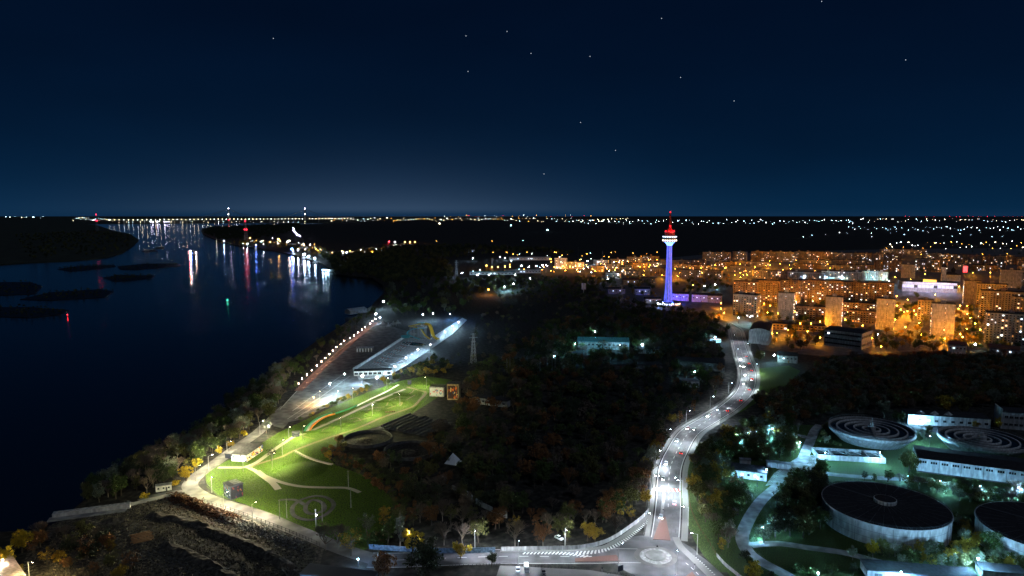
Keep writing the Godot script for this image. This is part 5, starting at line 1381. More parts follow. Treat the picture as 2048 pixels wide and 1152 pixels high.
	var k := shed("mural_block", "taller block with a framed orange mural beside the graffiti block", "building", Vector3(-47, 0, -534.6) + Vector3(0, 0, -4), 9.5, 8.0, 13.0, -0.1, "ochre_wall", "dark_concrete")
	painted(k, mural(14, Color(0.25, 0.14, 0.08), [Color(0.85, 0.4, 0.12), Color(0.15, 0.12, 0.2), Color(0.2, 0.25, 0.4), Color(0.9, 0.75, 0.5)], 26), Vector2(8.0, 10.6), Vector3(0, 6.4, 4.03), 0.0)

	# lamps of the park: tall posts whose heads throw the light down
	for s in [[Vector3(-155.9, 0, -381.9), 1.2], [Vector3(-147.6, 0, -437.9), 1.0], [Vector3(-161.4, 0, -352.8), 0.6], [Vector3(-151.7, 0, -525.9), 3.2], [Vector3(-128, 0, -534.6), 3.0], [Vector3(-106.6, 0, -568.9), 2.8], [Vector3(-73.3, 0, -572.2), 4.2], [Vector3(-138.3, 0, -437.9), 2.6], [Vector3(-117.8, 0, -456.6), 3.5], [Vector3(-103.2, 0, -491.4), 0.5], [Vector3(-87.1, 0, -517.5), 3.6], [Vector3(-142.5, 0, -409.8), 2.9], [Vector3(-140.6, 0, -386.6), 2.6]]:
		arm_lamp(s[0], 9.0, s[1], "warm_lamp", GRASSY, 200.0, "tall slim lamp post throwing yellowish light on the park lawn", "lamp posts of the park", "steel", 1.2, s[0].x > -150.0 and s[0].z > -450.0)
	globe_lamp(Vector3(-163.7, 0, -445.8), 7.0, 0.5, "white_lamp", GRASSY, 170.0, "bright lamp under the pale lit tree by the bank road")
	globe_lamp(Vector3(-92.4, 0, -308), 8.0, 0.3, "white_lamp", WHITE, 8.0, "small white lamp on the pole beside the park road")
	for s in [Vector3(-114.1, 0, -320.9), Vector3(-111, 0, -322), Vector3(-93.3, 0, -310.3), Vector3(-82.2, 0, -334), Vector3(-89.4, 0, -358.8), Vector3(-92.6, 0, -318.7), Vector3(-184.8, 0, -414.3)]:
		var pole := thing("utility_pole", "bare concrete pole standing in the dim part of the park", "pole", s, 0.0, "bare poles in the park")
		part("post", cached("barepole", func(): return Shape.new().tube(Vector3.ZERO, Vector3(0, 10, 0), 0.16, 0.1, 6)), M.pale_concrete, pole)
		part("crossarm", cached("barearm", func(): return Shape.new().box(Vector3(0, 9.5, 0), Vector3(1.2, 0.1, 0.1))), M.steel, pole)
	# the asphalt pump track
	for q2 in [pts([-111.1, -343.2, -112.1, -334, -107.7, -324.2, -99, -319.8, -93.1, -325.4, -91.7, -337, -97.4, -345.7, -104.7, -348.2, -111.1, -343.2]), pts([-106.1, -337, -104.5, -343.2, -98.3, -339.5, -95.2, -331.1, -99.7, -326.5, -104, -329.9, -106.1, -337]), pts([-121.6, -343.2, -113.7, -343.2, -106.6, -337])]:
		bare.append(band(smooth(q2, 1.5), 2.4))
		structure("pump_track", Shape.new().ribbon(smooth(q2, 1.5), 2.2, 0.12, 0.12).mesh(), M.asphalt)


# ---------------------------------------------------------------- the building site on the bank

func building_site() -> void:
	structure("site_ground", Shape.new().poly(pts([-222.3, -316.6, -210.2, -325.4, -196.1, -335.8, -181.7, -350.8, -173.2, -348.2, -159.8, -340.7, -138.9, -327.6, -116, -312.3, -97.8, -300.3, -84.2, -290.8, -82.1, -276.9, -90.2, -250.4, -160.3, -250.4, -198.4, -257.5, -218.5, -294.5]), 0.025).mesh(), M.dirt)
	keep_clear.append(pts([-209.2, -319.8, -196.1, -335.8, -181.7, -350.8, -173.2, -348.2, -159.8, -340.7, -138.9, -327.6, -116, -312.3, -97.8, -300.3, -83.3, -281.1, -95.1, -264.9, -154.9, -289.9, -186, -309.2]))
	structure("mud_pit", Shape.new().poly(pts([-182.2, -322, -180, -327.1, -162.7, -319.8, -140.1, -307.2, -112.5, -289.9, -90.2, -268.8, -84.6, -257.5, -110.6, -257.5, -139.3, -280.3, -169.2, -304.2]), 0.05).mesh(), M.dark_dirt)
	structure("mud_pit", Shape.new().poly(pts([-214.5, -309.2, -201.9, -319.8, -189.6, -319.8, -185.2, -301.7, -183.5, -285.5, -166.9, -264.9, -197.7, -264.9, -213.9, -294.5]), 0.05).mesh(), M.dark_dirt)
	for q in [pts([-186.7, -298.3, -183.1, -308.2, -181.3, -322.6, -176.8, -338.2, -175.2, -345.7]), pts([-183.1, -294.5, -179.1, -306.2, -178, -320.9, -173.6, -337]), pts([-164.9, -291.8, -148.3, -281.1, -129.7, -268.8, -114.6, -257.5]), pts([-165.1, -288.1, -147.9, -276.1, -131.2, -263])]:
		var rut := smooth(q, 2.0)
		for i in rut.size():
			rut[i] += Vector2(sin(i * 0.9), cos(i * 1.3)) * 0.35
		for side in [-1.1, 1.1]:
			structure("wheel_track", Shape.new().ribbon(shifted(rut, side), 0.55, 0.06).mesh(), M.dark_concrete)
	# an earth bank round the pit
	var lump := FastNoiseLite.new()
	lump.seed = 4
	lump.frequency = 0.03
	for q in [pts([-180.3, -325.4, -159.7, -318.7, -136.9, -305.2, -112.5, -289.9, -88.1, -268.8]), pts([-158.2, -296.4, -135.3, -281.1, -113.6, -264.9]), pts([-210, -313.4, -199.9, -316.6, -189.6, -319.8])]:
		var bank := Shape.new()
		var line := smooth(q, 2.0)
		for i in line.size() - 1:
			var d := (line[i + 1] - line[i]).normalized()
			var s := Vector2(d.y, -d.x)
			var c := [-3.4, -2.2, -0.8, 0.7, 2.0, 3.3]
			for k in 5:
				var v := []
				for e in [[i, k], [i + 1, k], [i + 1, k + 1], [i, k + 1]]:
					var p: Vector2 = line[e[0]] + s * (c[e[1]] + lump.get_noise_2d(e[0] * 9.0, e[1] * 31.0) * 1.2)
					var y: float = [0.0, 0.7, 1.45, 1.4, 0.6, 0.0][e[1]] * (1.0 + lump.get_noise_2d(e[0] * 7.0 + 50.0, e[1] * 17.0) * 1.1)
					v.append(Vector3(p.x, maxf(y, 0.0), p.y))
				bank.quad(v[0], v[1], v[2], v[3])
		structure("earth_bank", bank.mesh(), M.dirt)
	var quay := thing("quay_wall", "long low concrete quay wall running out to the dark water", "wall", Vector3(-211, 0, -328.8))
	var f := Vector3(-196.3, 0, -337) - Vector3(-228.1, 0, -325.4)
	var qs := Shape.new().bar(-f / 2 + Vector3(0, 1.0, 0), f / 2 + Vector3(0, 1.0, 0), 3.4, 2.4)
	part("wall", qs.mesh(), M.pale_concrete, quay)
	part("footing", Shape.new().bar(-f / 2 + Vector3(0, 0.2, 3.6), f / 2 + Vector3(0, 0.2, 3.6), 4.5, 0.5).mesh(), M.concrete, quay)
	fence("panel_fence", "grey panel fence along the upper edge of the building site", smooth(pts([-195.6, -335.8, -188.7, -341.3, -180.4, -348.2, -174.4, -349.5]), 3.0), 1.8, "concrete", true)
	fence("post_fence", "wire fence on thin posts between the park road and the rubble", smooth(pts([-161.6, -341.9, -139.4, -328.8, -116.7, -314.4, -98.5, -302.2, -86.8, -293.6]), 4.0), 1.7, "dark_steel", false)
	fence("dark_railing", "low dark railing along the bend of the park lawn", smooth(pts([-174.4, -390.5, -176.7, -385, -175.9, -377.4, -170.4, -365.7, -163.4, -356.1, -154.6, -347, -144.2, -340.7]), 2.5), 1.2, "dark_steel", false)
	# rubble and scrap timber heaped along the fence
	for h in [[pts([-180.4, -348.2, -167, -339.5, -148.4, -326.5, -135.3, -318.7]), 620, 3.4, "rust", "heap of broken timber and scrap along the site fence", "scrap_timber"], [pts([-144, -322, -125.5, -312.3, -107.4, -301.2, -95.8, -293.6]), 520, 2.6, "concrete", "heap of broken concrete further along the site fence", "rubble"]]:
		var line := smooth(h[0], 1.0)
		var s := Shape.new()
		s.tinted = true
		for i in h[1]:
			var p: Vector2 = line[rng.randi() % line.size()]
			var off := Vector2(rng.randfn(0, 2.2), rng.randfn(0, 2.2))
			var y := maxf(0.1, h[2] * exp(-off.length_squared() / 7.0) * rng.randf_range(0.3, 1.0))
			var long := rng.randf_range(0.5, 3.4) if h[5] == "scrap_timber" else rng.randf_range(0.4, 1.5)
			s.col = Color(0.6, 0.6, 0.6).lerp([Color(1.6, 1.2, 0.9), Color(0.3, 0.3, 0.3), Color(0.9, 0.9, 0.9)][rng.randi() % 3], rng.randf())
			s.box(Vector3(p.x + off.x, y, p.y + off.y), Vector3(long, rng.randf_range(0.15, 0.6), rng.randf_range(0.2, 0.9)), Basis.from_euler(Vector3(rng.randf_range(-0.7, 0.7), rng.randf() * TAU, rng.randf_range(-0.7, 0.7))))
		var m: StandardMaterial3D = M[h[3]].duplicate()
		m.vertex_color_use_as_albedo = true
		var o := part(numbered(h[5]), s.mesh(), m, self)
		tag(o, h[4], "rubble", "", "stuff")
	var planks := thing("timber_pile", "row of long orange brown timbers laid on the site", "timber", Vector3(-171.6, 0, -301.7), 0.55)
	for i in 13:
		var pl := part("timber", cached("timber", func(): return Shape.new().box(Vector3.ZERO, Vector3(8.4, 0.34, 0.4))), M.wood, planks, Vector3(rng.randf_range(-0.8, 0.8), 0.25 + (i % 2) * 0.12, -5.0 + i * 0.84))
		pl.rotation.y = rng.randf_range(-0.08, 0.08)
	var cabin := shed("site_cabin", "white site cabin with small dark windows by the panel fence", "cabin", Vector3(-188.9, 0, -356.1), 7.6, 3.0, 3.0, 0.42, "white_wall", "metal_roof")
	panes(cabin, 7.6, 3.0, 3.0, 3, 1.7, Vector2(0.9, 0.9), [])
	part("door", Shape.new().box(Vector3(1.4, 1.05, 1.56), Vector3(0.9, 2.0, 0.12)).mesh(), M.dark_steel, cabin)
	var office := shed("blue_office", "long blue white container office at the foot of the bare trees", "building", Vector3(-72.1, 0, -268) + Vector3(2, 0, 6), 30.0, 8.0, 4.6, -0.22, "blue_panel", "dark_steel")
	panes(office, 30.0, 8.0, 4.6, 9, 2.4, Vector2(1.1, 1.1), [2])
	globe_lamp(Vector3(-64.7, 0, -272.6), 5.0, 0.3, "cool_lamp", Color(0.55, 0.75, 1.0), 40.0, "blue white lamp behind the container office")
	globe_lamp(Vector3(-76.1, 0, -256.1), 5.0, 0.3, "cool_lamp", Color(0.55, 0.75, 1.0), 40.0, "blue white lamp in front of the container office")
	var hall := shed("pink_roofed_hall", "corner of a hall with a pale pinkish sheet metal roof", "building", Vector3(-212.7, 0, -260.4), 26.0, 22.0, 5.0, -0.75, "grey_wall", "pink_roof", 3.0)
	for i in 10:
		part("roof_rib", Shape.new().bar(Vector3(-12.5 + i * 2.8, 5.1, 11.5), Vector3(-12.5 + i * 2.8, 8.1, 0), 0.14, 0.14).mesh(), M.pink_roof, hall)
	globe_lamp(Vector3(-209, 0, -266.1), 8.0, 0.3, "warm_lamp", WARM, 30.0, "warm lamp hidden behind the pink roofed hall")
	arm_lamp(Vector3(-195, 0, -261.2), 10.0, 1.2, "warm_lamp", Color(1.0, 0.9, 0.6), 120.0, "tall lamp beside the yellow trees at the site corner")


func fence(called: String, label: String, line: PackedVector2Array, h: float, m: String, panels: bool) -> void:
	var o := thing(called, label, "fence")
	for i in line.size():
		part("post", cached("fpost%s" % h, func(): return Shape.new().box(Vector3(0, h / 2.0, 0), Vector3(0.14, h, 0.14))), M[m], o, Vector3(line[i].x, 0, line[i].y))
		if i + 1 < line.size():
			var a := Vector3(line[i].x, 0, line[i].y)
			var b := Vector3(line[i + 1].x, 0, line[i + 1].y)
			if panels:
				part("panel", Shape.new().bar(a + Vector3(0, h / 2, 0), b + Vector3(0, h / 2, 0), 0.06, h * 0.92).mesh(), M[m], o)
			else:
				part("rail", Shape.new().bar(a + Vector3(0, h * 0.9, 0), b + Vector3(0, h * 0.9, 0), 0.05, 0.06).bar(a + Vector3(0, h * 0.35, 0), b + Vector3(0, h * 0.35, 0), 0.05, 0.06).mesh(), M[m], o)


# ---------------------------------------------------------------- the water works

func works() -> void:
	var lawn := pts([115.5, -414.3, 141.4, -450.2, 189.9, -469.9, 218.2, -469.9, 268.6, -458.7, 362.8, -437.9, 354.4, -337, 260.9, -243.7, 90.3, -243.7, 90.3, -270.4, 89.2, -284.2, 89.2, -297.4, 88.8, -312.8, 90.4, -332.9, 94.6, -353.5, 106.8, -393])
	structure("lawn", Shape.new().poly(lawn, 0.02).mesh(), M.verge)
	for a in [[pts([218.2, -469.9, 208.5, -456.6, 189.8, -424.3, 173.2, -396.2, 161.7, -383.5, 147.6, -363.6, 131.7, -344.4, 120.8, -328.2, 112.8, -314.4, 106.8, -302.2, 104.8, -289.5, 107.5, -279.8, 113.9, -268.8, 119, -257.5]), 6.0], [pts([107.9, -294.5, 121.3, -295.9, 133.9, -291.8, 146.7, -287.7, 155.5, -281.6, 163.3, -276.1]), 5.0], [pts([167.5, -389.7, 183.2, -378.9, 208.8, -372.9, 231.7, -368.6, 253.2, -358.8, 281.9, -343.2]), 5.5], [pts([199.7, -441.9, 187.3, -450.2, 173.6, -454.4, 150.6, -447, 139.5, -443.9]), 6.0]]:
		add_road("driveway", a[0], a[1], 0.05, "concrete")
	var yard := pts([139.4, -361.6, 151.5, -380.4, 162.9, -393, 178.1, -408.1, 191.3, -409.8, 178, -388.2, 163, -378.9, 149.3, -365.7])
	structure("yard", Shape.new().poly(yard, 0.045).mesh(), M.concrete)
	keep_clear.append(yard)

	# two covered reservoirs
	for c in [[Vector3(180.0, 0, -316.0), 27.6, "huge round covered reservoir with a white vent drum on its black roof"], [Vector3(240.0, 0, -291.0), 27.6, "second round covered reservoir cut by the edge of the works"]]:
		var o := thing("reservoir_tank", c[2], "tank", c[0])
		var r: float = c[1]
		part("wall", Shape.new().lathe([Vector2(r, 0), Vector2(r, 9.4), Vector2(r + 0.35, 9.5), Vector2(r + 0.35, 10.0), Vector2(r, 10.05)], 96).mesh(), M.tank_wall, o)
		part("roof", Shape.new().lathe([Vector2(r - 0.05, 10.0), Vector2(r * 0.5, 10.7), Vector2(0.05, 11.1)], 96).mesh(), M.roof_felt, o)
		var drum := part("vent_drum", Shape.new().lathe([Vector2(5.0, 10.8), Vector2(5.0, 12.6), Vector2(4.7, 12.7)], 32).mesh(), M.white_wall, o)
		part("lid", Shape.new().lathe([Vector2(4.7, 12.6), Vector2(0.05, 12.9)], 32).mesh(), M.roof_felt, drum)
		for i in 20:
			var a := TAU * i / 20.0
			part("rib", cached("drumrib", func(): return Shape.new().box(Vector3(0, 11.7, 0), Vector3(0.16, 1.8, 0.16))), M.dark_concrete, drum, Vector3(cos(a) * 5.05, 0, sin(a) * 5.05))
		for i in 30:
			var seam := part("roof_seam", cached("roofseam", func(): return Shape.new().bar(Vector3(5.6, 10.98, 0), Vector3(27.0, 10.1, 0), 0.18, 0.08)), M.dark_steel, o)
			seam.rotation.y = TAU * i / 30.0
		var rail := Shape.new()
		for i in 90:
			var a0 := TAU * i / 90.0
			var a1 := TAU * (i + 1) / 90.0
			rail.box(Vector3(cos(a0) * r, 10.6, sin(a0) * r), Vector3(0.06, 1.1, 0.06))
			rail.bar(Vector3(cos(a0) * r, 11.1, sin(a0) * r), Vector3(cos(a1) * r, 11.1, sin(a1) * r), 0.06, 0.06)
		part("railing", rail.mesh(), M.dark_steel, o, Vector3.ZERO, "stuff")
		part("walkway", Shape.new().bar(Vector3(5, 11.2, 0), Vector3(r - 0.3, 10.35, 0), 1.2, 0.12).mesh(), M.dark_steel, o).rotation.y = 2.2
		for h in [3.2, 6.4]:
			part("hoop", Shape.new().lathe([Vector2(r + 0.04, h), Vector2(r + 0.04, h + 0.12)], 96).mesh(), M.dark_concrete, o)
		for i in 11:
			var a := TAU * i / 11.0 + 0.2
			var s := part("seam", cached("tankseam", func(): return Shape.new().box(Vector3(0, 4.7, 0), Vector3(0.14, 9.2, 0.1))), M.dark_concrete, o, Vector3(sin(a) * (r + 0.02), 0, cos(a) * (r + 0.02)))
			s.rotation.y = a
		for a in [-0.55, 0.62]:
			var lad := Shape.new()
			for x in [-0.3, 0.3]:
				lad.box(Vector3(x, 5.2, 0), Vector3(0.07, 10.4, 0.07))
			for k in 26:
				lad.box(Vector3(0, 0.4 + k * 0.4, 0), Vector3(0.6, 0.05, 0.05))
			var l := part("ladder", lad.mesh(), M.dark_steel, o, Vector3(sin(a) * (r + 0.5), 0, cos(a) * (r + 0.5)))
			l.rotation.y = a
		keep_clear.append(circle(Vector2(c[0].x, c[0].z), r + 3.0))

	# two open round clarifiers on flared bases
	for c in [[Vector3(237.6, 0, -438.3), 25.9, "raised round clarifier with concentric white channels and a ribbed flared base", 1.2], [Vector3(297.4, 0, -418.8), 24.3, "second round clarifier with a walkway bridge behind the long white shed", 0.35]]:
		var o := thing("clarifier_tank", c[2], "tank", c[0], c[3])
		o.scale.y = 1.32
		var r: float = c[1]
		part("base", Shape.new().lathe([Vector2(r * 0.74, 0), Vector2(r - 0.6, 4.6), Vector2(r, 5.0), Vector2(r, 6.2), Vector2(r - 0.9, 6.2), Vector2(r - 0.9, 4.9)], 72).mesh(), M.pale_concrete, o)
		for i in 64:
			var a := TAU * i / 64.0
			var rib := Shape.new().bar(Vector3(r * 0.745, 0.1, 0), Vector3(r - 0.35, 4.5, 0), 0.26, 0.3)
			var rb := part("rib", cached("clarrib%s" % r, func(): return rib), M.pale_concrete, o)
			rb.rotation.y = a
		part("water", Shape.new().lathe([Vector2(r - 0.95, 5.2), Vector2(0.05, 5.2)], 72).mesh(), M.still_water, o)
		for q in [0.82, 0.62, 0.42, 0.22]:
			var rr: float = r * q
			part("channel", Shape.new().lathe([Vector2(rr, 5.0), Vector2(rr, 5.9), Vector2(rr - 0.8, 5.9), Vector2(rr - 0.8, 5.0)], 64).mesh(), M.white_wall, o)
		var rails := Shape.new()
		for i in 96:
			var a := TAU * i / 96.0
			var b := TAU * (i + 1) / 96.0
			rails.box(Vector3(cos(a) * (r - 0.2), 6.7, sin(a) * (r - 0.2)), Vector3(0.06, 1.0, 0.06))
			rails.bar(Vector3(cos(a) * (r - 0.2), 7.2, sin(a) * (r - 0.2)), Vector3(cos(b) * (r - 0.2), 7.2, sin(b) * (r - 0.2)), 0.06, 0.06)
		part("railing", rails.mesh(), M.steel, o, Vector3.ZERO, "stuff")
		var hub := part("centre_column", Shape.new().lathe([Vector2(2.6, 4.8), Vector2(2.6, 7.0), Vector2(1.4, 7.2), Vector2(0.8, 8.6), Vector2(0.05, 8.8)], 16).mesh(), M.pale_concrete, o)
		part("gantry", Shape.new().bar(Vector3(-2, 7.0, 0), Vector3(-2, 11.5, 0), 0.2, 0.2).bar(Vector3(2, 7.0, 0), Vector3(2, 11.5, 0), 0.2, 0.2).bar(Vector3(-2, 11.3, 0), Vector3(2, 11.3, 0), 0.25, 0.25).bar(Vector3(-3.2, 7.4, 1), Vector3(-1, 9.5, 0), 0.16, 0.16).bar(Vector3(3.2, 7.4, 1), Vector3(1, 9.5, 0), 0.16, 0.16).mesh(), M.pale_concrete, hub)
		part("bridge", Shape.new().bar(Vector3(0, 6.9, 0), Vector3(-r + 0.4, 6.9, 0), 1.5, 0.25).bar(Vector3(0, 7.8, 0.75), Vector3(-r + 0.4, 7.8, 0.75), 0.07, 0.07).bar(Vector3(0, 7.8, -0.75), Vector3(-r + 0.4, 7.8, -0.75), 0.07, 0.07).mesh(), M.concrete, o)
		keep_clear.append(circle(Vector2(c[0].x, c[0].z), r + 3.0))

	# the long white shed
	var a := Vector3(235.6, 0, -382.7)
	var b := Vector3(282, 0, -361.6)
	var f := (b - a).normalized()
	var turn := atan2(-f.z, f.x)
	var n := Vector3(sin(turn), 0, cos(turn))
	var l := 96.0
	var dep := 24.0
	var long_shed := thing("long_shed", "long white works shed with triple windows and a broad black roof", "building", a + f * l / 2.0 - n * dep / 2.0, turn)
	part("wall", Shape.new().box(Vector3(0, 4.1, 0), Vector3(l, 8.2, dep)).mesh(), M.white_wall, long_shed)
	part("roof", Shape.new().quad_roof(l + 0.6, dep + 0.8, 8.25, 9.6).mesh(), M.roof_felt, long_shed)
	for i in 18:
		var x := -l / 2 + l * (i + 0.5) / 18
		for k in 3:
			part("window", cached("shedwin", func(): return Shape.new().box(Vector3.ZERO, Vector3(0.95, 1.3, 0.14))), M.glass, long_shed, Vector3(x + (k - 1) * 1.15, 6.3, dep / 2 + 0.04))
		if i % 2 == 0:
			part("downpipe", cached("shedpipe", func(): return Shape.new().box(Vector3(0, 4.0, 0), Vector3(0.16, 8.0, 0.16))), M.dark_steel, long_shed, Vector3(x - l / 36, 0, dep / 2 + 0.1))
	part("plinth", Shape.new().box(Vector3(0, 0.35, dep / 2 + 0.1), Vector3(l, 0.7, 0.16)).mesh(), M.dark_concrete, long_shed)
	keep_clear.append(PackedVector2Array([Vector2(a.x, a.z), Vector2(a.x + f.x * l, a.z + f.z * l), Vector2(a.x + f.x * l - n.x * dep, a.z + f.z * l - n.z * dep), Vector2(a.x - n.x * dep, a.z - n.z * dep)]))

	var c0 := Vector3(281.6, 0, -472.2)
	var c1 := Vector3(332.5, 0, -460.9)
	var cf := (c1 - c0).normalized()
	var ct := atan2(-cf.z, cf.x)
	var cn := Vector3(sin(ct), 0, cos(ct))
	var cw := c0.distance_to(c1)
	var pump := thing("pump_house", "white pump house with three rooftop skylights and a bright doorway", "building", (c0 + c1) / 2.0 - cn * 7.0, ct)
	part("wall", Shape.new().box(Vector3(0, 3.5, 0), Vector3(cw, 7.0, 14)).mesh(), M.white_wall, pump)
	part("roof", Shape.new().box(Vector3(0, 7.15, 0), Vector3(cw + 0.5, 0.3, 14.5)).mesh(), M.roof_felt, pump)
	for i in 3:
		part("skylight", cached("skyl", func(): return Shape.new().lathe([Vector2(3.0, 7.3), Vector2(0.1, 9.6)], 4)), M.pale_concrete, pump, Vector3(-cw * 0.32 + i * cw * 0.17, 0, 2.5))
	for i in 10:
		part("window", cached("pumpwin", func(): return Shape.new().box(Vector3.ZERO, Vector3(2.2, 1.5, 0.14))), M.window_cool if i == 2 else M.glass, pump, Vector3(-cw / 2 + cw * (i + 0.5) / 10, 3.4, 7.05))
	part("door", Shape.new().box(Vector3(-cw * 0.34, 1.6, 7.06), Vector3(2.6, 3.2, 0.14)).mesh(), M.window_cool, pump)
	var grey := shed("grey_office", "grey two storey office with dark window bands beyond the pump house", "building", Vector3(351.5, 0, -456.6) + Vector3(4, 0, -8), 26.0, 14.0, 12.0, ct - 0.1, "pale_concrete", "roof_felt")
	for y in [3.4, 8.6]:
		panes(grey, 24.0, 14.0, 12.0, 8, y, Vector2(2.0, 1.6), [])
	part("gable", Shape.new().box(Vector3(-13.2, 7.0, 0), Vector3(0.5, 14.0, 14.2)).mesh(), M.white_wall, grey)

	# open concrete basins with walkways
	var basin := thing("settling_basin", "rectangular concrete basins crossed by beams in front of the clarifier", "basin", Vector3(206.3, 0, -405.5), -0.17)
	var bs := Shape.new()
	for x in [-19.0, -10.0, 0.0, 10.0, 19.0]:
		bs.box(Vector3(x, 1.6, 0), Vector3(0.7, 3.2, 13))
	for z in [-6.5, 6.5]:
		bs.box(Vector3(0, 1.6, z), Vector3(38.7, 3.15, 0.7))
	part("wall", bs.mesh(), M.pale_concrete, basin)
	part("water", Shape.new().box(Vector3(0, 0.8, 0), Vector3(38, 1.6, 12.6)).mesh(), M.still_water, basin)
	for i in 4:
		part("beam", Shape.new().bar(Vector3(-18.5 + i * 9.6, 3.3, -6), Vector3(-10.5 + i * 9.6, 3.3, 6), 0.6, 0.25).mesh(), M.pale_concrete, basin)
	keep_clear.append(pts([191.6, -423.4, 229.2, -408.1, 220.3, -389, 181.5, -394.6]))

	var gate := shed("gate_house", "gate house with a black flat roof and a bright white wall", "building", Vector3(135.4, 0, -371.5) + Vector3(0, 0, -5), 19.0, 11.0, 4.4, -0.35, "white_wall", "roof_felt")
	panes(gate, 17.0, 11.0, 4.4, 5, 2.4, Vector2(1.4, 1.3), [1, 3])
	for s in [[Vector3(154.5, 0, -390.5), 7.0, "white ribbed container beside the works yard"], [Vector3(159.8, 0, -388.2), 8.0, "second white ribbed container beside the works yard"], [Vector3(139.5, 0, -394.6), 6.0, "small bluish hut behind the gate house"]]:
		var o := shed("container", s[2], "container", s[0], s[1], 3.0, 3.0, -0.2, "white_wall", "metal_roof")
		for i in 8:
			part("rib", cached("contrib", func(): return Shape.new().box(Vector3(0, 1.5, 1.53), Vector3(0.1, 2.7, 0.08))), M.concrete, o, Vector3(-s[1] / 2 + s[1] * (i + 0.5) / 8, 0, 0))
	var low := shed("garage_row", "low dark roofed garage row at the foot of the works", "building", Vector3(167.6, 0, -268.8) + Vector3(0, 0, 2), 42.0, 9.0, 3.6, -0.18, "grey_wall", "roof_felt")
	panes(low, 40.0, 9.0, 3.6, 6, 1.5, Vector2(3.0, 2.4), [], "dark_steel", "garage_door")
	var low2 := shed("guard_hut", "small flat roofed hut beside the lamp at the foot of the works", "building", Vector3(202.3, 0, -268), 16.0, 7.0, 3.4, -0.2, "grey_wall", "roof_felt")

	for s in [[Vector3(134.7, 0, -360.5), 5.0, 90.0, 0.42, "blue white floodlight at the corner of the gate house"], [Vector3(143.2, 0, -370.4), 6.0, 110.0, 0.38, "blue white floodlight above the works yard"], [Vector3(179.8, 0, -412.7), 7.0, 170.0, 0.36, "blue lamp beside the works driveway near the basins"], [Vector3(174.3, 0, -443.5), 6.0, 260.0, 0.34, "greenish white lamp among the lit trees above the works"], [Vector3(145.6, 0, -434.1), 5.0, 170.0, 0.36, "blue white lamp on the bright track above the works"], [Vector3(155.5, 0, -437.2), 5.0, 200.0, 0.3, "white lamp in the lit grove above the works"], [Vector3(115.5, 0, -299.3), 6.0, 240.0, 0.44, "white lamp inside the tree at the bend of the driveway"], [Vector3(122.8, 0, -259.6), 6.0, 130.0, 0.4, "slim lamp post at the lower works driveway"], [Vector3(156.6, 0, -260.4), 6.0, 300.0, 0.36, "lamp by the garage row under the reservoir"], [Vector3(192.2, 0, -267.4), 8.0, 420.0, 0.5, "bright lamp post between the two reservoirs"], [Vector3(284.6, 0, -469.9), 4.0, 120.0, 0.4, "white lamp at the pump house doorway"], [Vector3(289.6, 0, -465.3), 4.0, 70.0, 0.26, "smaller lamp on the pump house wall"], [Vector3(220.4, 0, -365.9), 4.0, 90.0, 0.26, "blue lamp at the near corner of the long shed"], [Vector3(230.5, 0, -353.8), 6.0, 190.0, 0.26, "blue white lamp among the bushes before the long shed"], [Vector3(247.5, 0, -347.1), 6.0, 190.0, 0.26, "blue white lamp by the middle of the long shed"], [Vector3(266.4, 0, -345.1), 6.0, 220.0, 0.3, "pale lamp by the bare tree before the long shed"], [Vector3(120.3, 0, -361.2), 5.0, 100.0, 0.26, "greenish lamp among the trees before the gate house"], [Vector3(218.6, 0, -392.2), 8.0, 220.0, 0.26, "bluish lamp between the clarifiers"], [Vector3(266.6, 0, -422.2), 8.0, 220.0, 0.26, "bluish lamp behind the hedge between the clarifiers"], [Vector3(187.3, 0, -394.9), 7.0, 160.0, 0.26, "bluish lamp at the corner of the basins"]]:
		globe_lamp(s[0], s[1], s[3] * 0.8, "cool_lamp", Color(0.55, 0.82, 1.0), s[2] * 1.05, s[4], "", "works_lamp")
	fence("brown_hedge_fence", "rusty mesh fence between the green verge and the works trees", smooth(pts([95.2, -352.8, 90.9, -332.9, 89.3, -312.8, 89.6, -297.4, 89.6, -284.2]), 4.0), 1.6, "rust", false)
	fence("white_fence", "white post and panel fence at the lower corner of the works", smooth(pts([89.6, -284.2, 90.8, -276.1, 93.1, -268.8, 94.8, -262.7]), 3.0), 1.7, "pale_concrete", true)


# ---------------------------------------------------------------- the dark waste land in the middle

